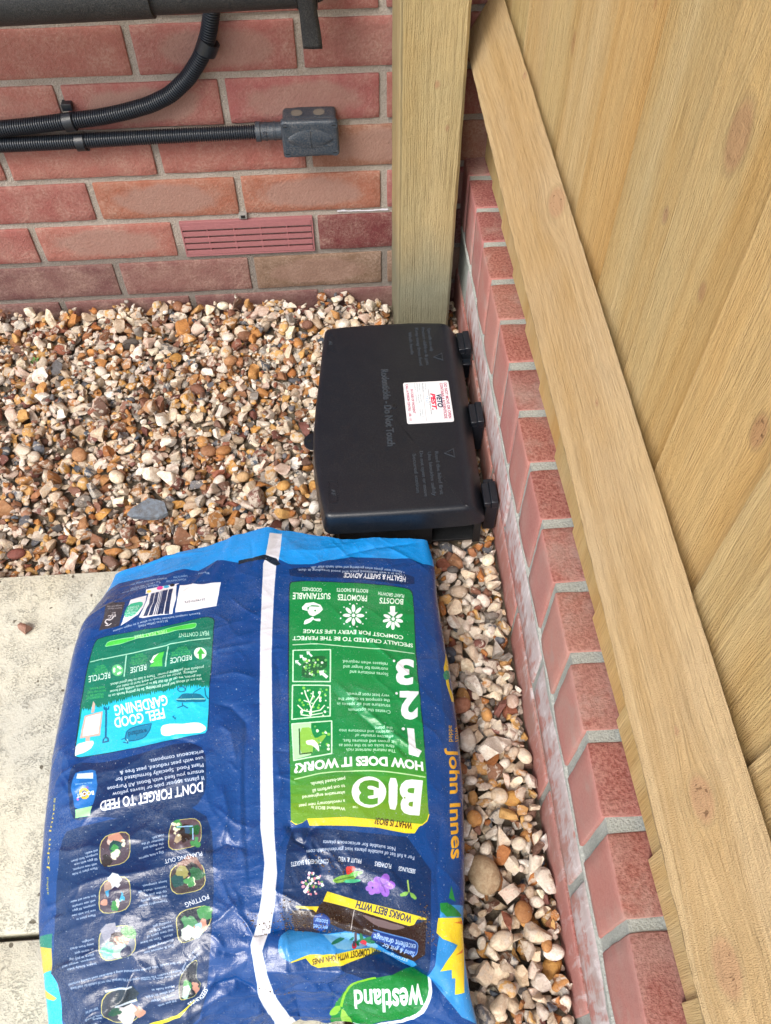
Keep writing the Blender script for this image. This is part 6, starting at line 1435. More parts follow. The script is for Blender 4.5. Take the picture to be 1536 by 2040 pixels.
["L","7ab828",1.8,[1416,1759,1401,1763,1353,1779,1331,1791,1312,1810,1300,1825,1283,1851,1274,1869,1262,1898,1258,1908]],
["P","7ab838",[1253,1906,1241,1910,1231,1917,1212,1938,1206,1948,1207,1953,1212,1955,1225,1954,1234,1949,1245,1935,1251,1926,1255,1910]],
["P","86c048",[1254,1926,1242,1960,1237,1981,1234,2002,1241,2002,1262,2002,1272,2002,1276,1979,1276,1965,1271,1943,1268,1931,1260,1919]],
["T","westland","e0e6ee",[1579,1779,1514,1791,1423,1806,1325,1823],[-20,89],2,0],
["P","2f86c8",[1664,1546,2000,1530,2000,1889,1705,1849,1603,1752,1637,1714,1659,1643]],
["P","e8cf2e",[1657,1584,1703,1583,1764,1579,1808,1608,1812,1642,1785,1685,1769,1717,1756,1748,1742,1780,1698,1790,1711,1746,1697,1746,1699,1725,1655,1728,1694,1696,1738,1662,1674,1646,1650,1629]],
["P","187a34",[1663,1539,1689,1537,1769,1573,1755,1577,1689,1580,1665,1564]],
["P","187a34",[1705,1484,1696,1523,1724,1533]],
["P","d07a20",[1722,1598,1778,1586,1780,1599]],
["P","d07a20",[1722,1689,1774,1669,1770,1679]],
["T","John Innes","e0a828",[1710,1012,1703,1213,1706,1401],[54,-10],2,0],
["T","added","c89830",[1722,923,1715,988],[24,-5],1,0],
["T","with","c89830",[1758,920,1751,981],[54,-23],1,0],
["P","d8c030",[1776,597,1796,634,1755,707,1760,763,1808,802,1759,818,1738,755,1735,680]],
["P","2c8a6a",[1785,695,1763,719,1742,732,1729,730,1726,715,1735,698,1753,685,1776,683]],
["P","c8b048",[212,1569,301,1588,299,1622,296,1652,228,1666,212,1608]],
["P","187a6a",[242,1543,311,1544,304,1588,212,1569]],
["P","1fb9e4",[120,1658,294,1649,309,1685,312,1715,313,1779,300,1841,120,2000]],
["P","c8b048",[212,1683,294,1719,277,1723,208,1708]],
["T","John Innes","c8b048",[291,1345,296,1205,302,1101],[-14,-4],0,0],
["T","added","c8b048",[296,1421,290,1366],[-11,-2],0,0]
]
# sticker art in its own 0..1 frame (u to the wall, v towards the bag); text runs down the sticker
ST = []
def sT(s_, c, u, v0, v1, h, b=0, i_=0): ST.append(['T', s_, c, [u, v0, u, v1], [h, 0], b, i_])
sT('DO NOT MOVE OR OPEN', '982048', .895, .05, .92, .062, 2); sT('CONTAINS A RODENTICIDE', '982048', .805, .05, .92, .062, 2)
sT('VETO', '0c2040', .70, .33, .65, .105, 3, 1); sT('PEST.', 'c81040', .575, .29, .70, .095, 3, 1)
sT('Professional Pest', '505a64', .530, .20, .44, .026, 1); sT('Management Limited', '505a64', .530, .48, .80, .026, 1)
sT('7.3.22', '6a9cc4', .455, .34, .52, .055, 0, 1)
ST.append(['L', '707a82', .006, [.415, .04, .415, .96]])
for u, a, b_, t in ((.475, .03, .20, 'Client ref:'), (.425, .03, .25, 'Bait point No.'), (.345, .03, .22, 'Active subst.'), (.295, .03, .25, 'Difenacoum'), (.245, .03, .2, 'Product'), (.345, .30, .50, 'HSE number'), (.295, .30, .52, 'UK-2014-0780'), (.245, .30, .55, 'Antidote: K1'), (.345, .66, .86, 'Contact us'), (.295, .66, .84, 'Call office')): sT(t, '68848c', u, a, b_, .024, 1)
sT('IN CASE OF INCIDENT', '982048', .150, .17, .76, .052, 2); sT('CALL A POISON CENTRE - UK: 111', '982048', .055, .04, .93, .052, 2)
emb = [('Rodenticide - Do Not Touch', .2020, -.2785, -.4260, .0105, 2), ('Open with care only', .2790, -.1950, -.2450, .0048, 1), ('Protect children & pets', .2700, -.1930, -.2740, .0048, 1), ('Keep away from food', .2600, -.1930, -.2740, .0048, 1), ('Wash hands', .2490, -.2010, -.2500, .0048, 1),
       ('Read the label first', .2660, -.4400, -.5130, .0048, 1), ('Use biocides safely', .2560, -.4400, -.5150, .0048, 1), ('Do not open or move', .2450, -.4380, -.5150, .0048, 1), ('Secured station', .2350, -.4420, -.5080, .0048, 1), ('AL', .1262, -.2130, -.2220, .0050, 1), ('AF', .1220, -.4950, -.5050, .0050, 1)]
keys = {(a[1], a[5], a[6]) for a in ART + ST if a[0] == 'T'} | {(e[0], e[5], 0) for e in emb}
GL = font_mesh(sorted(keys))
for s_, x, y0, y1, h, b in emb:
    co, t = GL[(s_, b, 0)]; z = .0012
    V = np.stack([x + co[:, 1] * h, y0 + (y1 - y0) * co[:, 0], np.full(len(co), z)], 1); n = len(V)
    # short upright sides so that the letters stand proud
    E_ = np.concatenate([t[:, [0, 1]], t[:, [1, 2]], t[:, [2, 0]]]); S_ = set(map(tuple, E_.tolist()))
    rim = [e for e in S_ if (e[1], e[0]) not in S_]
    V2 = np.vstack([V, V - [0, 0, .0016]]); F = t.tolist() + [[a, a + n, c + n, c] for a, c in rim]
    part('lettering', (V2, F), HIGHLIT, bx)

def raster(items, W_, H_, sx, sy, bgc, ss=2):
    """fills polygons, strokes and lettering (non-zero winding) into an anti-aliased picture, rows from v=0"""
    w, h = W_ * ss, H_ * ss; img = np.empty((h, w, 3), np.uint8); img[:] = [int(bgc[i:i+2], 16) for i in (0, 2, 4)]
    K = np.array([w / sx, h / sy])
    def fill(Pa, Pb, col):
        x0 = min(Pa[:, 0].min(), Pb[:, 0].min()); x1 = max(Pa[:, 0].max(), Pb[:, 0].max()); y0 = min(Pa[:, 1].min(), Pb[:, 1].min()); y1 = max(Pa[:, 1].max(), Pb[:, 1].max())
        X0 = max(0, int(x0) - 1); X1 = min(w, int(x1) + 2); Y0 = max(0, int(y0) - 1); Y1 = min(h, int(y1) + 2)
        if X1 <= X0 or Y1 <= Y0: return
        m_ = Pa[:, 1] != Pb[:, 1]; Pa = Pa[m_]; Pb = Pb[m_]; sg = np.where(Pb[:, 1] > Pa[:, 1], 1, -1)
        lo = np.where(sg[:, None] > 0, Pa, Pb); hi = np.where(sg[:, None] > 0, Pb, Pa)
        r0 = np.clip(np.ceil(lo[:, 1] - .5).astype(int), Y0, Y1); r1 = np.clip(np.ceil(hi[:, 1] - .5).astype(int), Y0, Y1); cnt = r1 - r0
        k = cnt > 0
        if not k.any(): return
        lo, hi, sg, r0, cnt = lo[k], hi[k], sg[k], r0[k], cnt[k]
        idx = np.repeat(np.arange(len(cnt)), cnt); row = np.arange(cnt.sum()) - np.repeat(np.cumsum(cnt) - cnt, cnt) + np.repeat(r0, cnt)
        xx = lo[idx, 0] + (row + .5 - lo[idx, 1]) * (hi[idx, 0] - lo[idx, 0]) / (hi[idx, 1] - lo[idx, 1])
        xi = np.clip(np.ceil(xx - .5).astype(int), X0, X1) - X0
        D = np.zeros((Y1 - Y0, X1 - X0 + 1), np.int16); np.add.at(D, (row - Y0, xi), sg[idx].astype(np.int16))
        msk = np.cumsum(D, 1)[:, :-1] != 0
        img[Y0:Y1, X0:X1][msk] = col
    for it in items:
        if it[0] == 'P':
            P = np.array(it[2], float).reshape(-1, 2) * K; col = [int(it[1][i:i+2], 16) for i in (0, 2, 4)]; fill(P, np.roll(P, -1, 0), col)
        elif it[0] == 'L':
            P = np.array(it[3], float).reshape(-1, 2) * K; col = [int(it[1][i:i+2], 16) for i in (0, 2, 4)]; hw = it[2] * (K[0] if it[2] < .1 else w / 430.) * .5
            for a, b in zip(P[:-1], P[1:]):
                d = b - a; l = np.hypot(*d)
                if l < 1e-6: continue
                d /= l; n_ = np.array([-d[1], d[0]]) * hw; a = a - d * hw * .5; b = b + d * hw * .5; Q = np.array([a + n_, b + n_, b - n_, a - n_]); fill(Q, np.roll(Q, -1, 0), col)
        else:
            co, t = GL[(it[1], it[5], it[6])]; col = [int(it[2][i:i+2], 16) for i in (0, 2, 4)]
            if not len(co): continue
            B = np.array(it[3], float).reshape(-1, 2); l = np.r_[0, np.cumsum(np.hypot(*np.diff(B, axis=0).T))]; l /= l[-1]
            if len(B) > 2:
                # smooth the baseline
                uu = np.linspace(0, 1, 41); bx_ = np.interp(uu, l, B[:, 0]); by_ = np.interp(uu, l, B[:, 1])
                for _ in range(12):
                    bx_[1:-1] = (bx_[:-2] + 2 * bx_[1:-1] + bx_[2:]) / 4; by_[1:-1] = (by_[:-2] + 2 * by_[1:-1] + by_[2:]) / 4
                X = np.interp(co[:, 0], uu, bx_); Y = np.interp(co[:, 0], uu, by_)
            else: X = np.interp(co[:, 0], l, B[:, 0]); Y = np.interp(co[:, 0], l, B[:, 1])
            P = np.stack([X + co[:, 1] * it[4][0], Y + co[:, 1] * it[4][1]], 1) * K
            T3 = P[t]; ar = (T3[:, 1, 0] - T3[:, 0, 0]) * (T3[:, 2, 1] - T3[:, 0, 1]) - (T3[:, 1, 1] - T3[:, 0, 1]) * (T3[:, 2, 0] - T3[:, 0, 0])
            T3 = np.where(ar[:, None, None] < 0, T3[:, ::-1], T3)
            fill(T3.reshape(-1, 2), T3[:, [1, 2, 0]].reshape(-1, 2), col)
    a = img.reshape(H_, ss, W_, ss, 3).astype(np.float32).mean((1, 3)) / 255
    return a
def to_image(name, a):
    """a: rows from v=0 at the top"""
    h, w = a.shape[:2]; im = bpy.data.images.new(name, w, h); px = np.ones((h, w, 4), np.float32); px[..., :3] = a[::-1]; im.pixels.foreach_set(px.ravel()); im.update(); im.pack(); return im

sa = raster(ST, 420, 490, 1, 1, 'd6d9dd')
ms = M('sticker_print'); ti = ms.n('ShaderNodeTexImage'); ti.image = to_image('sticker_print', sa); ti.extension = 'EXTEND'
STK = ms.fin(ti.outputs[0], .35, None, .5)
q = [(.2325, -.3085), (.2985, -.3085), (.2985, -.3875), (.2325, -.3875)]
c_ = rrect(.2322, .2988, -.3878, -.3082, .003); V = [(a, b, .0011) for a, b in c_] + [(a, b, .0006) for a, b in c_]; n = len(c_)
stk = part('sticker', (V, [list(range(n))] + [[i, n + i, n + (i + 1) % n, (i + 1) % n] for i in range(n)]), STK, bx)
stk['label'] = 'white square warning sticker with red lettering'
uv = stk.data.uv_layers.new(name='UVMap'); vi = np.zeros(len(stk.data.loops), int); stk.data.loops.foreach_get('vertex_index', vi)
co = np.array(V)[vi]; uv.data.foreach_set('uv', np.stack([(co[:, 0] - .2322) / .0666, 1 - (-.3082 - co[:, 1]) / .0796], 1).astype(np.float32).ravel())

# ------------------------------------------------------------ compost bag
# ---- bag surface: s across (0 left .. 1 right), t along (0 sealed far end .. 1 near end)
def _sm(x,a,b):
    u=np.clip((x-a)/(b-a),0,1); return u*u*(3-2*u)
_TY=np.array([-.560,-.60,-.65,-.70,-.76,-.83,-.89,-.945,-1.0,-1.035,-1.066,-1.088,-1.100])
_TZ=np.array([-.028,-.010,.006,.014,.019,.021,.020,.018,.014,.006,-.018,-.052,-.080])
_TB=np.array([-.062,-.080,-.092,-.095,-.095,-.095,-.095,-.095,-.095,-.095,-.095,-.095,-.085])
_XL=np.array([-.176,-.184,-.196,-.2005,-.2015,-.2024,-.2008,-.1965,-.1915,-.183,-.174,-.168,-.165])
_XR=np.array([.246,.252,.2500,.2515,.2550,.2555,.2535,.2485,.2425,.2365,.2370,.246,.254])
def _lut():
    th=np.linspace(np.pi+.62,-.62,2001); n=2.7
    x=.225*np.sign(np.cos(th))*np.abs(np.cos(th))**(2/n); z=.056*np.sign(np.sin(th))*np.abs(np.sin(th))**(2/n)
    l=np.r_[0,np.cumsum(np.hypot(np.diff(x),np.diff(z)))]; return th,l/l[-1]
_TH,_LL=_lut()
_tf=np.linspace(0,1,401)
def _prof(a):
    k=np.linspace(0,1,len(_TY))
    # arc-length along the top line
    l=np.r_[0,np.cumsum(np.hypot(np.diff(_TY),np.diff(_TZ)))]; l/=l[-1]
    v=np.interp(_tf,l,a); w=np.ones(21)/21
    p=np.r_[2*v[0]-v[20:0:-1],v,2*v[-1]-v[-2:-22:-1]]
    return np.convolve(p,w,'same')[20:-20]
_PY,_PZ,_PB,_PL,_PR=[_prof(a) for a in (_TY,_TZ,_TB,_XL,_XR)]
def bag_base(s,t):
    s=np.asarray(s,float);t=np.asarray(t,float)
    y=np.interp(t,_tf,_PY);zt=np.interp(t,_tf,_PZ);zb=np.interp(t,_tf,_PB);xl=np.interp(t,_tf,_PL);xr=np.interp(t,_tf,_PR)
    th=np.interp(s,_LL,_TH); n=2.7
    c=np.cos(th);si=np.sin(th)
    cx=np.sign(c)*np.abs(c)**(2/n);cz=np.sign(si)*np.abs(si)**(2/n)
    w=(xr-xl)/2;h=(zt-zb)/2
    x=(xl+xr)/2+w*cx; z=(zt+zb)/2+h*cz
    # far end: the seam line is not straight, the left corner drops to the gravel
    u=(x+.19)/.43
    e=1-_sm(t,0,.22)
    y=y+e*np.interp(u,[0,.15,.35,.45,.52,.62,.75,.87,1],[-.006,.002,.012,.022,.026,.016,.002,.003,.002])
    z=z-e*.030*(1-_sm(u,.0,.5))+e*.004*np.exp(-((u-.52)/.07)**2)
    # near end: middle ends earlier than the corners
    f=_sm(t,.80,1)
    y=y+f*np.interp(u,[0,.3,.5,.6,.72,.85,1],[-.045,-.030,-.004,.010,.002,-.016,-.040])
    return np.stack([x,y,z],-1)

CREASE = [[[639,194,686,254,738,309,762,336,812,392,831,421],1.3,2.5],[[645,373,699,431,741,476,795,523,809,547],2.2,3.5],[[639,388,692,445,737,490,789,538],-1.6,3.5],[[555,641,570,635,580,663,595,670,604,648,623,637],-4,4.5],[[543,688,560,658,569,638],3.5,5],[[606,648,605,676,590,699],3,6],[[540,735,591,761,625,779],2.5,3.5],[[615,677,624,717,612,754],-3,8],[[667,757,650,734,675,723,709,744],-2.5,7],[[497,801,531,800,557,792,607,799,658,813,708,833,758,856,809,876,846,900],-21,10],[[557,767,625,779,693,800,761,825,822,854],8,10],[[497,859,548,858,634,863,721,869,797,889],8,14],[[469,899,533,918,597,941,650,942],-3,6],[[492,937,549,983,623,975],3,6],[[429,673,462,659,497,671],-3,4],[[422,787,456,774,490,747],3,4],[[416,871,469,867,503,899],-5,6],[[353,912,429,889,475,876],4,7],[[444,818,476,828,503,823],-3,5],[[456,714,469,745,490,765],1.8,2.5],[[155,718,250,698,337,694,438,673],2,6],[[131,837,206,828,299,815,422,787],3,7],[[148,851,239,843,330,834],-2,6],[[167,606,260,576,356,559,431,520],2.4,7],[[168,527,282,516,358,469,410,444],1.6,8],[[278,479,358,469,430,493],-1.4,5],[[419,300,457,292,509,285],1.5,4],[[417,354,468,348,510,364],2.2,5],[[425,406,462,417,490,450,499,498],-2.2,5],[[437,446,464,468,475,524],2,5],[[442,169,475,201,512,228],1.2,2.2],[[489,411,491,560,499,678,507,740],-1.3,2.2],[[482,488,485,611,493,724],1,2.2],[[464,32,482,121],-1,1.8],[[624,92,690,48,760,33,875,8],-2,4],[[762,24,813,70,878,114],1.6,4],[[535,72,623,53,692,19],1.5,5],[[154,12,254,2,370,27],1.6,5],[[397,65,369,109,334,172],2.2,3.5],[[293,217,270,262,241,269],1.5,4],[[256,192,209,216,157,239],-1.4,5],[[588,567,657,544,744,574,806,609],-1.4,8],[[666,704,726,726,797,770],2,6],[[835,608,824,732,838,843],-1.5,5],[[861,249,851,418,851,516],1,3],[[450,557,465,610,454,659],2.2,5],[[435,591,478,628,513,638],1.6,4],[[542,510,554,565,546,615],1.5,4],[[540,309,552,395,549,464],-1.5,5],[[350,618,404,671,454,675],1.3,4],[[319,881,371,878,417,867],3,5],[[252,721,304,718,364,738],1.6,4]]
NS, NT = 420, 460
s_ = np.linspace(0, 1, NS); t_ = np.linspace(-.0, 1, NT); SS, TT = np.meshgrid(s_, t_, indexing='ij')
Pb = bag_base(SS, TT)
du = np.gradient(Pb, axis=0); dv = np.gradient(Pb, axis=1); Nb = np.cross(dv, du); Nb /= np.maximum(np.linalg.norm(Nb, axis=-1, keepdims=True), 1e-9)
if Nb[NS // 2, NT // 2, 2] < 0: Nb = -Nb
LS, LT = .555, .610
A = np.stack([SS * LS, TT * LT], -1); H = np.zeros((NS, NT)); LIP = np.zeros((NS, NT))
rc = np.random.RandomState(44)
for _ in range(95):           # stray creases of the handled sheet
    s0, t0 = rc.uniform(.14, .86), rc.uniform(.06, .98); a_ = rc.normal(-.45, .55); ln = rc.uniform(.012, .050); x_, y_ = s0 * 1000, t0 * 1000; q_ = [x_, y_]
    for _k in range(3):
        a_ += rc.normal(0, .25); x_ += math.cos(a_) * ln / 3 / LS * 1000; y_ += math.sin(a_) * ln / 3 / LT * 1000; q_ += [x_, y_]
    CREASE.append([q_, rc.choice([-1, 1]) * rc.uniform(.35, 1.3) * (.7 + .6 * t0), rc.uniform(1.6, 3.4)])
for pts, amp, wd in CREASE:
    P = np.array(pts, float).reshape(-1, 2) / 1000 * [LS, LT]; wd = wd * .001; reach = wd * 3.2
    m_ = (A[..., 0] > P[:, 0].min() - reach) & (A[..., 0] < P[:, 0].max() + reach) & (A[..., 1] > P[:, 1].min() - reach) & (A[..., 1] < P[:, 1].max() + reach)
    X = A[m_]; best = np.full(len(X), 9.); u_ = np.zeros(len(X)); L_ = np.r_[0, np.cumsum(np.hypot(*np.diff(P, axis=0).T))]
    for k in range(len(P) - 1):
        a, b = P[k], P[k + 1]; d = b - a; t = np.clip(((X - a) @ d) / (d @ d), 0, 1); dd = np.hypot(*((X - a - t[:, None] * d).T)); k2 = dd < best
        best = np.where(k2, dd, best); u_ = np.where(k2, (L_[k] + t * (L_[k + 1] - L_[k])) / L_[-1], u_)
    if amp < -20:      # the sheet above this fold hangs over it
        tl = np.interp(X[:, 0], P[:, 0], P[:, 1]); far_ = X[:, 1] < tl + .001
        LIP[m_] += np.where(far_, .007 * np.exp(-(best / .014) ** 2), 0) * np.clip(np.minimum(u_, 1 - u_) * 6, 0, 1)
    H[m_] += amp * .001 * np.exp(-(best / wd) ** 1.02) * np.clip(np.minimum(u_, 1 - u_) * 5, .15, 1)
def ridged(seed, wl_long, wl_short, ang, sharp, warp=.012):
    """sheet wrinkles elongated along the direction ang"""
    w1 = fbm((NS, NT), 9, seed + 50, 3) - .5; w2 = fbm((NS, NT), 9, seed + 51, 3) - .5
    x = A[..., 0] + w1 * warp * 3; y = A[..., 1] + w2 * warp * 3; ca, sa_ = math.cos(ang), math.sin(ang)
    p = np.stack([(x * ca + y * sa_) / wl_long, (-x * sa_ + y * ca) / wl_short, np.full_like(x, seed * 1.7)], -1).reshape(-1, 3)
    n = n3(p, 1.0, seed).reshape(NS, NT) * .65 + n3(p * 2.1, 1.0, seed + 1).reshape(NS, NT) * .35
    return (1 - np.abs(2 * n - 1)) ** sharp
edge = np.clip(np.minimum(SS - .10, .90 - SS) * 14, .25, 1)
low_ = np.clip((TT - .45) * 2.4, 0, 1); left = np.clip((.52 - SS) * 6, .35, 1)
mod = .35 + 1.1 * np.clip((fbm((NS, NT), 7, 5, 2) - .35) * 2.6, 0, 1)
H += (ridged(3, .150, .046, -.42, 3.6) - .3) * .0066 * (.45 + .75 * low_) * left * mod
H += (ridged(9, .080, .022, -.30, 5.0) - .2) * .0020 * mod * (.6 + .6 * low_) * left
H += (ridged(15, .060, .024, .9, 6.0) - .2) * .0013 * mod * (.5 + low_)
H += (ridged(21, .012, .0055, -.2, 2.0) - .4) * .00016
H += (fbm((NS, NT), 6, 31, 2) - .5) * .006 * (.4 + .6 * low_)
# bottom end is crumpled
H += (ridged(27, .07, .022, .15, 2.2) - .3) * .0030 * np.clip((TT - .76) * 5, 0, 1)
H += (ridged(33, .05, .02, 1.2, 2.2) - .3) * .0030 * np.clip((TT - .80) * 5, 0, 1) * np.clip((.62 - SS) * 5, 0, 1)
# heat-sealed far end: fine pleats running up the sheet
plt = n3(np.stack([SS * 46 + 6 * TT, TT * 4, SS * 0], -1).reshape(-1, 3), 1.0, 8).reshape(NS, NT) - .5
H += plt * .0042 * np.exp(-TT / .085)
Pb = Pb + Nb * (H * edge)[..., None]; Pb[..., 1] -= LIP
Pb[..., 2] = np.maximum(Pb[..., 2], -.0945)
i, j = np.meshgrid(np.arange(NS - 1), np.arange(NT - 1), indexing='ij')
F = np.stack([i * NT + j, i * NT + j + 1, (i + 1) * NT + j + 1, (i + 1) * NT + j], -1).reshape(-1, 4)
bm_ = mesh('compost_bag', Pb.reshape(-1, 3), F)
IA = raster(ART, 1900, 2000, 2000, 2000, '023d7e')
mb = M('bag_film'); ti = mb.n('ShaderNodeTexImage'); ti.image = to_image('bag_print', IA); ti.extension = 'EXTEND'; ti.interpolation = 'Cubic'
g = mb.pos(); sp = mb.ramp(mb.noise(g, 520, 1, .5), [(.735, 0), (.765, .55)])
dst = mb.math('MULTIPLY', mb.ramp(mb.noise(g, 16, 4, .6), [(.48, 0), (.75, .22)]), mb.ramp(mb.noise(g, 700, 3), [(.4, 0), (.6, 1)]))
c = mb.mix(sp, ti.outputs[0], (.35, .45, .55)); c = mb.mix(dst, c, (.30, .33, .36))
sc_ = mb.noise(mb.scalev(g, (60, 700, 200)), 1.0, 3, .6, .5); sc2 = mb.noise(mb.scalev(g, (500, 50, 200)), 1.0, 3, .6, .5)
fine = mb.noise(g, 160, 4, .6, 1.2); h = mb.math('ADD', mb.math('MULTIPLY', fine, 1.0), mb.math('MULTIPLY', mb.math('ADD', sc_, sc2), .25))
BAGM = mb.fin(c, mb.ramp(fine, [(.35, .18), (.7, .30)]), mb.bump(h, .0005, .8), .55)
bag = link('compost_bag', bm_, BAGM, None, True); tag(bag, 'crumpled blue plastic compost bag printed upside down, lying on the paving and gravel', 'compost bag')
uvl = bm_.uv_layers.new(name='UVMap'); vi = np.zeros(len(bm_.loops), int); bm_.loops.foreach_get('vertex_index', vi)
uvl.data.foreach_set('uv', np.stack([SS.ravel()[vi], 1 - TT.ravel()[vi]], 1).astype(np.float32).ravel())
# grains of compost caught in the deep fold
rg = np.random.RandomState(12)
cr = []; cf = []
def at_st(s0, t0): return Pb[int(np.clip(s0, 0, 1) * (NS - 1)), int(np.clip(t0, 0, 1) * (NT - 1))]
for (a0, b0, a1, b1, cnt, sprd) in [[0.557, 0.781, 0.676, 0.794, 150, 0.006], [0.506, 0.781, 0.556, 0.796, 70, 0.006], [0.675, 0.727, 0.607, 0.684, 40, 0.008], [0.797, 0.77, 0.815, 0.83, 60, 0.006], [0.557, 0.759, 0.591, 0.783, 50, 0.007], [0.512, 0.902, 0.573, 0.902, 14, 0.008]]:
    for _ in range(cnt):
        u = rg.rand(); p = at_st(a0 + (a1 - a0) * u + rg.randn() * sprd, b0 + (b1 - b0) * u + rg.randn() * sprd); r_ = rg.uniform(.0003, .0010); b = len(cr)
        for d in ((1, 0, 0), (-1, 0, 0), (0, 1, 0), (0, -1, 0), (0, 0, 1), (0, 0, -1)): cr.append(p + np.array(d) * r_ * rg.uniform(.5, 1.4) + [0, 0, r_ * .5])
        cf += [[b + x for x in q] for q in ((0, 2, 4), (2, 1, 4), (1, 3, 4), (3, 0, 4), (2, 0, 5), (1, 2, 5), (3, 1, 5), (0, 3, 5))]
o = part('compost_crumbs', (cr, cf), plain('compost_crumb', s2l('6b5a48'), .95), None); o.parent = bag; o['kind'] = 'stuff'

# ------------------------------------------------------------ gravel, settled stone by stone
rg = np.random.RandomState(21)
def ico(sub):
    t = (1 + 5 ** .5) / 2; v = [(-1, t, 0), (1, t, 0), (-1, -t, 0), (1, -t, 0), (0, -1, t), (0, 1, t), (0, -1, -t), (0, 1, -t), (t, 0, -1), (t, 0, 1), (-t, 0, -1), (-t, 0, 1)]
    v = [np.array(p) / np.linalg.norm(p) for p in v]
    f = [(0, 11, 5), (0, 5, 1), (0, 1, 7), (0, 7, 10), (0, 10, 11), (1, 5, 9), (5, 11, 4), (11, 10, 2), (10, 7, 6), (7, 1, 8), (3, 9, 4), (3, 4, 2), (3, 2, 6), (3, 6, 8), (3, 8, 9), (4, 9, 5), (2, 4, 11), (6, 2, 10), (8, 6, 7), (9, 8, 1)]
    for _ in range(sub):
        mid = {}; nf = []
        def m_(a, b):
            k = (min(a, b), max(a, b))
            if k not in mid: p = v[a] + v[b]; v.append(p / np.linalg.norm(p)); mid[k] = len(v) - 1
            return mid[k]
        for a, b, c in f: x, y, z = m_(a, b), m_(b, c), m_(c, a); nf += [(a, x, z), (b, y, x), (c, z, y), (x, y, z)]
        f = nf
    return np.array(v), np.array(f)
IV, IF = ico(2)
IV1, IF1 = ico(1)
def stone_shape(rg, kind, V0=None):
    p = (IV if V0 is None else V0).copy()
    if kind == 0:                                   # water-worn pebble
        p = p * (1 + .16 * (n3(p, 1.1, rg.randint(99)) - .5)[:, None])
        p = p * np.array([1, rg.uniform(.60, .92), rg.uniform(.42, .70)])
    else:                                           # broken flint: planes knocked off, hollows, ragged rim
        p = p * np.array([1, rg.uniform(.55, .95), rg.uniform(.30, .62)])
        for _ in range(rg.randint(8, 15)):
            n = rg.randn(3); n /= np.linalg.norm(n); d = rg.uniform(.24, .66) * (np.abs(p @ n).max()); q = p @ n - d; p = p - np.outer(np.maximum(q, 0) * rg.uniform(.85, 1.08), n)
        for _ in range(rg.randint(0, 4)):
            c = rg.randn(3); c /= np.linalg.norm(c); c *= rg.uniform(.7, 1.0); d = np.linalg.norm(p - c, axis=1); p = p - np.outer(np.exp(-(d / .38) ** 2) * rg.uniform(.16, .40), c)
        p = p * (1 + .22 * (n3(p, 2.4, rg.randint(99)) - .5)[:, None] + .09 * (n3(p, 6, rg.randint(99)) - .5)[:, None])
    p -= (p.max(0) + p.min(0)) / 2
    return p / np.abs(p[:, :2]).max()
SHAPES = [stone_shape(rg, 0 if k % 6 == 0 else 1) for k in range(90)]
SHAPES1 = [stone_shape(rg, 0 if k % 6 == 0 else 1, IV1) for k in range(60)]
PALE = ['d8cfc0', 'cdbfa8', 'dedad0', 'c6b49a', 'd0c8be', 'dcd0b8', 'bcab96', 'c8b4a6']; TAN = ['b48c58', 'a87c4c', 'bc9458', '986c42', 'a87844', 'b98c4a', 'c09a60']; BRN = ['866048', '90684a', '765242', '966848', '7e5a4a', '6a5044', '9c7450']; RED = ['80503e', '8a5642', '704840']; ORG = ['a8703e', 'b07c46', '9a6436', 'b88a52']; GRY = ['827e78', '6c6c70', '928e88', '5c6068', 'a09a92']; DRK = ['4a525c', '565658', '465260', '5e5a56']
def stone_col(x, y):
    pale = .50 + (.30 if y < -.55 else 0) + (.14 if x > .0 else 0)
    r_ = rg.rand()
    w = [('P', pale), ('T', .24), ('B', .24 - (.06 if y < -.55 else 0)), ('R', .08), ('O', .08), ('G', .10), ('D', .06)]; tot = sum(a for _, a in w); r_ *= tot
    for k, a in w:
        if r_ < a: break
        r_ -= a
    h = {'P': PALE, 'T': TAN, 'B': BRN, 'R': RED, 'O': ORG, 'G': GRY, 'D': DRK}[k]; c = np.array(s2l(h[rg.randint(len(h))])) * rg.uniform(.98, 1.30)
    return np.clip(c, .01, .85)
res = .0018; X0, X1, Y0, Y1 = -.95, .3780, -1.50, -.001
nx, ny = int((X1 - X0) / res), int((Y1 - Y0) / res); HM = np.full((nx, ny), -.1220)
gx_ = X0 + (np.arange(nx) + .5) * res; gy_ = Y0 + (np.arange(ny) + .5) * res
GXX, GYY = np.meshgrid(gx_, gy_, indexing='ij')
TG_ = -.0900 + .029 * np.exp(-((-GYY) / .045)) + (fbm((nx, ny), 9, 77, 3) - .5) * .009
TG_ = np.where((GYY < -.545) & (GXX > .24), TG_ - .003, TG_)
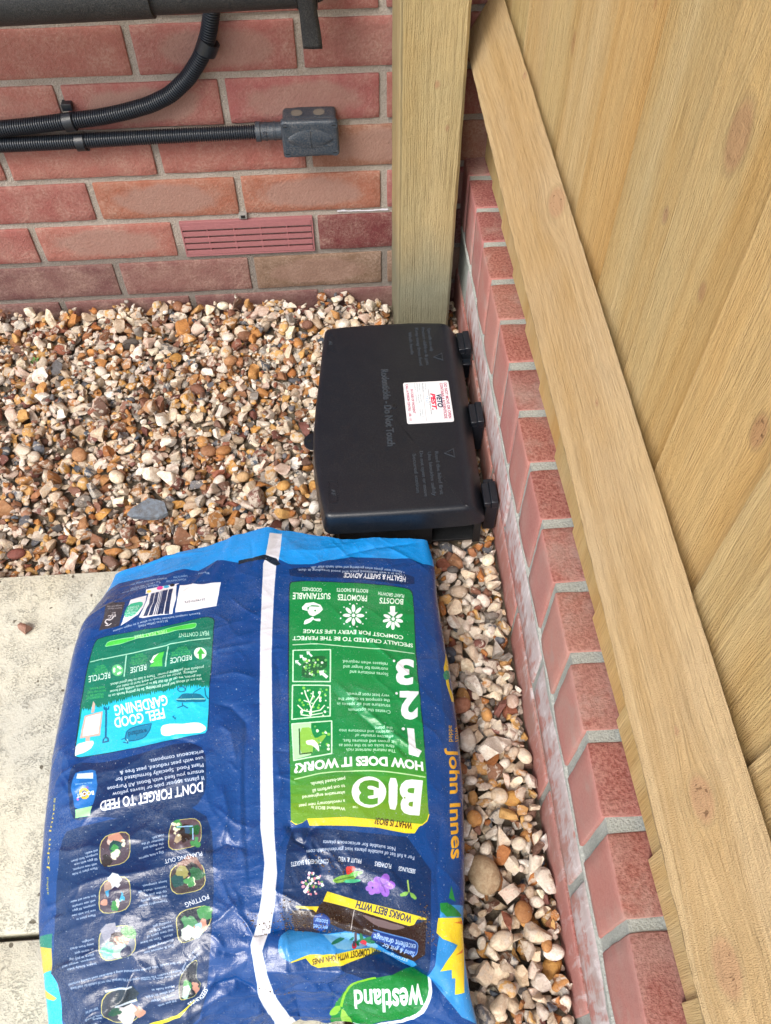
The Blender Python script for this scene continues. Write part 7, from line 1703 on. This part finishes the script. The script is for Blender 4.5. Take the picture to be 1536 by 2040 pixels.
# hollow pressed under the box, the bag and the post
TG_ = np.where((GXX > .118) & (GXX < .330) & (GYY > -.530) & (GYY < -.184), -.104, TG_)
TG_ = np.where((GXX > -.20) & (GXX < .252) & (GYY < -.575), -.108, TG_)
HM = np.where((GXX < .112) & (GYY < -.5425), 9.0, HM)                 # paving
HM = np.where(GXX > .3485, 9.0, HM)
HM = np.where((GXX > .234) & (GXX < .331) & (GYY > -.105), 9.0, HM)   # post
stones = []
def settle(rx, ry, rz, yaw, cand, force=None):
    R_ = max(rx, ry); k = int(R_ / res) + 1; a = np.arange(-k, k + 1) * res; U, V_ = np.meshgrid(a, a, indexing='ij')
    c, s = math.cos(yaw), math.sin(yaw); u = (U * c + V_ * s) / (rx * .9); v_ = (-U * s + V_ * c) / (ry * .9); q = 1 - u * u - v_ * v_; m_ = q > 0; dz = np.sqrt(np.maximum(q, 0)) * rz * .9
    best = None
    for (x, y) in cand:
        ix = int((x - X0) / res); iy = int((y - Y0) / res)
        if ix < k or iy < k or ix >= nx - k or iy >= ny - k: continue
        h = HM[ix - k:ix + k + 1, iy - k:iy + k + 1]; lo = h + dz
        if (h[m_] > 5).any(): continue
        z = np.percentile(lo[m_], 88)
        top = z + rz * .9; ex = top - TG_[ix, iy]
        if best is None or ex < best[0]: best = (ex, x, y, z, ix, iy)
    if best is None or (best[0] > .0095 and force is None): return None
    ex, x, y, z, ix, iy = best; h = HM[ix - k:ix + k + 1, iy - k:iy + k + 1]; h[m_] = np.maximum(h[m_], z + dz[m_]); return x, y, z
SPECIAL = []
for (x, y, rx, ry, rz, yaw, col, kd) in [(-.147, -.4400, .0350, .0185, .0050, -.12, '74808c', 'S'), (-.0147, -.3845, .0105, .0085, .0070, .3, 'c2a278', 0), (.2715, -.9692, .0175, .0215, .012, .5, 'b3a082', 0), (.3000, -.8290, .0165, .0130, .009, .8, 'ded8cc', 1), (-.090, -.4180, .0120, .0100, .007, .2, 'cbb89c', 0), (.2690, -.7720, .0130, .0100, .008, .2, 'a87860', 0), (-.3300, -.500, .013, .0085, .006, .1, '7d4a40', 0)]:
    SPECIAL.append((x, y, rx, ry, rz, yaw, col, kd))
n_try = 0
while n_try < 15000 and len(stones) < 6300:
    n_try += 1
    big = rg.rand(); R_ = .0058 + .0075 * big ** 1.5 + (.0050 * rg.rand() if rg.rand() < .05 else 0)
    if len(stones) < 1200: R_ *= .9
    sh = rg.randint(90); S = SHAPES[sh]; asp = np.abs(S).max(0); yaw = rg.rand() * 6.283; rx, ry, rz = R_ * asp[0], R_ * asp[1], R_ * asp[2]
    if rg.rand() < .32: cand = zip(rg.uniform(.10, .348, 4), rg.uniform(Y0, -.54, 4))
    else: cand = zip(rg.uniform(X0, X1, 5), rg.uniform(-.545, Y1, 5))
    r_ = settle(rx, ry, rz, yaw, list(cand))
    if r_ is None: continue
    stones.append((r_[0], r_[1], r_[2], R_, sh, yaw, stone_col(r_[0], r_[1]), rg.rand()))
stones.sort(key=lambda q: -q[3])
# small chips trickle into the deepest pits that are left
chips = []
pit = np.where(HM > 5, -1, TG_ - HM); fl = np.argsort(-(pit + rg.rand(nx, ny) * .006).ravel())
for n_ in range(9000):
    if len(chips) >= 4200: break
    q_ = fl[rg.randint(0, len(fl) // 4)]; x, y = gx_[q_ // ny], gy_[q_ % ny]
    if TG_[q_ // ny, q_ % ny] - HM[q_ // ny, q_ % ny] < .006: continue
    R_ = rg.uniform(.0030, .0058); sh = rg.randint(60); S = SHAPES1[sh]; asp = np.abs(S).max(0); yaw = rg.rand() * 6.283
    cand = [(x + dx, y + dy) for dx, dy in rg.uniform(-.003, .003, (3, 2))]
    r_ = settle(R_ * asp[0], R_ * asp[1], R_ * asp[2], yaw, cand)
    if r_ is not None: chips.append((r_[0], r_[1], r_[2], R_, sh, yaw, stone_col(r_[0], r_[1]), rg.rand()))
def place(st_, SH=None):
    x, y, z, R_, sh, yaw, col, cx = st_; p = (SH or SHAPES)[sh] * R_
    tx, ty = rg.uniform(-.28, .28, 2); c, s = math.cos(tx), math.sin(tx); p = p @ np.array([[1, 0, 0], [0, c, s], [0, -s, c]]); c, s = math.cos(ty), math.sin(ty); p = p @ np.array([[c, 0, -s], [0, 1, 0], [s, 0, c]])
    c, s = math.cos(yaw), math.sin(yaw); p = p @ np.array([[c, s, 0], [-s, c, 0], [0, 0, 1]])
    return p
gr = gravel = thing('gravel', (0, -.3, -.12), None, None); del_keys = [k for k in ('label', 'category') if k in gr]; gr['kind'] = 'structure'
CCv = np.array(CC)
def in_view(x, y, z=-.09):
    d = np.array([x, y, z]) - CCv; q = np.array(CR) @ d; return q[2] > 0 and abs(q[0] / q[2]) < .47 and abs(q[1] / q[2]) < .625
def is_top(s, tol=.0035): return HM[min(nx - 1, int((s[0] - X0) / res)), min(ny - 1, int((s[1] - Y0) / res))] - (s[2] + np.abs(SHAPES[s[4]][:, 2]).max() * s[3] * .9) < tol
vis_ = [k for k, s in enumerate(stones) if in_view(*s[:3]) and is_top(s) and not (.11 < s[0] < .33 and -.54 < s[1] < -.18) and not (s[0] < .255 and s[1] < -.555)]
score = sorted(vis_, key=lambda k: -stones[k][3] * stones[k][3] / np.linalg.norm(np.array(stones[k][:3]) - CCv) ** 2)[:300 - len(SPECIAL)]
chosen = set(score)
VV = []; CCc = []; CX = []; deep = []
for k, s in enumerate(stones):
    p = place(s)
    if k in chosen:
        me = mesh('stone', p, IF); attr(me, 'cortex', np.full(len(p), s[7])); attr(me, 'col', np.tile([*s[6], 1], (len(p), 1)), 'FLOAT_COLOR')
        o = link('stone', me, FLINT, gr, True, 48); o.matrix_parent_inverse = Matrix.Translation(-gr.location); o.location = s[:3]
    elif not is_top(s, .007): deep.append((*s[:4], s[4] % 60, *s[5:]))
    else:
        VV.append(p + np.array(s[:3])); CCc.append(s[6]); CX.append(s[7])
n = len(IV); V = np.concatenate(VV); F = (IF[None] + (np.arange(len(VV)) * n)[:, None, None]).reshape(-1, 3)
me = mesh('small_stones', V, F); attr(me, 'cortex', np.repeat(CX, n)); attr(me, 'col', np.concatenate([np.repeat(np.array(CCc), n, 0), np.ones((len(V), 1))], 1), 'FLOAT_COLOR')
o = link('small_stones', me, FLINT, gr, True, 48); o['kind'] = 'stuff'
chips += deep
n = len(IV1); V = np.concatenate([place(s, SHAPES1) + np.array(s[:3]) for s in chips]); F = (IF1[None] + (np.arange(len(chips)) * n)[:, None, None]).reshape(-1, 3)
me = mesh('stone_chips', V, F); attr(me, 'cortex', np.repeat([s[7] for s in chips], n)); attr(me, 'col', np.concatenate([np.repeat(np.array([s[6] for s in chips]), n, 0), np.ones((len(V), 1))], 1), 'FLOAT_COLOR')
o = link('stone_chips', me, FLINT, gr, True, 48); o['kind'] = 'stuff'
print('stones', len(stones), 'chips', len(chips), 'tries', n_try, 'chosen', len(chosen))
def single(name, p, col, cx, mat=FLINT): 
    me = mesh(name, p, IF if len(p) == len(IV) else IF3); attr(me, 'cortex', np.full(len(p), cx)); attr(me, 'col', np.tile([*s2l(col), 1], (len(p), 1)), 'FLOAT_COLOR')
    return link(name, me, mat, None, True, 40)
def top_at(x, y):
    ix = int((x - X0) / res); iy = int((y - Y0) / res); a = HM[ix - 5:ix + 6, iy - 5:iy + 6]; return np.percentile(a[a < 5], 70)
names = [('slate_fragment', 'flat blue-grey pointed slate fragment lying on the brown gravel', 'slate piece'), ('pebble', 'smooth round tan pebble near the middle of the gravel', 'pebble'), ('pebble', 'large flat oval brown pebble beside the lettered side of the bag', 'pebble'), ('flint_stone', 'big chalky white flint in the narrow gravel strip by the low wall', 'stone'), ('flint_stone', 'cream egg-shaped stone just right of the slate fragment', 'stone'), ('pebble', 'reddish pebble in the narrow strip opposite the green print of the bag', 'pebble'), ('pebble', 'dark red pebble at the paving edge on the left', 'pebble')]
for (x, y, rx, ry, rz, yaw, col, kd), (nm, lb, ct) in zip(SPECIAL, names):
    if kd == 'S':
        p = IV * np.array([1, .55, .5])
        for (a, b, d) in ((.2, 1, .38), (-.62, .8, .40), (.85, .5, .62), (0, -1, .36), (.5, -1, .52), (-1, -.15, .93)):
            nn_ = np.array([a, b, 0], float); nn_ /= np.linalg.norm(nn_); q = p @ nn_ - d; p = p - np.outer(np.maximum(q, 0), nn_)
        p = np.clip(p, [-2, -2, -.28], [2, 2, .28]) * np.array([rx, rx, rz * 3]) + (n3(IV, 3, 5) - .5)[:, None] * .0015 * np.array([0, 0, 1])
        p[:, 1] *= 1.25
    else:
        p = SHAPES[0 if kd == 0 else 5].copy(); p = p / np.abs(p).max(0) * np.array([rx, ry, rz])
    c, s = math.cos(yaw), math.sin(yaw); p = p @ np.array([[c, s, 0], [-s, c, 0], [0, 0, 1]])
    o = single(nm, p, col, 0.0 if kd in (0, 'S') else .6); o.location = (x, y, top_at(x, y) + rz * .15 + (.0055 if kd == 'S' else 0)); tag(o, lb, ct)
p = SHAPES[7] * .0105; p = p * np.array([1.15, .75, .9]); o = single('gravel_chip', p, 'a07c6c', .1); o.location = (-.290, -.6300, -.0915 + .0045); tag(o, 'single pinkish-brown gravel chip lying alone on the pale paving slab', 'stone')

# two tiny weeds
LEAF = plain('weed_leaf', (.09, .20, .045), .6)
def weed(x, y, n_, sz, label, seed):
    r2 = random.Random(seed); t_ = thing('weed_seedling', (x, y, top_at(x, y) - .002), label, 'weed'); z0_ = t_.location[2]
    for k in range(n_):
        a = k * 2.4 + r2.uniform(-.4, .4); L_ = sz * r2.uniform(.6, 1.1); tip = np.array([math.cos(a) * L_, math.sin(a) * L_, sz * r2.uniform(.5, 1.1)]); side = np.array([-math.sin(a), math.cos(a), 0]) * L_ * .30
        b = np.array([x, y, z0_]); m1 = b + tip * .62
        v = [b, b + tip * .35 + side * .15, b + tip * .35 - side * .15, m1 + side + [0, 0, .0005], m1 - side + [0, 0, .0005], b + tip + [0, 0, -.001], m1 + [0, 0, -.0012]]
        part('leaf', (v, [(0, 1, 2), (1, 3, 6), (1, 6, 2), (2, 6, 4), (3, 5, 6), (6, 5, 4)]), LEAF, t_, 0, True)
weed(-.3695, -.118, 9, .0085, 'tiny green weed seedling among the gravel near the left edge', 3)
weed(-.2960, -.4950, 4, .0045, 'very small weed sprout in the gravel just behind the paving', 4)
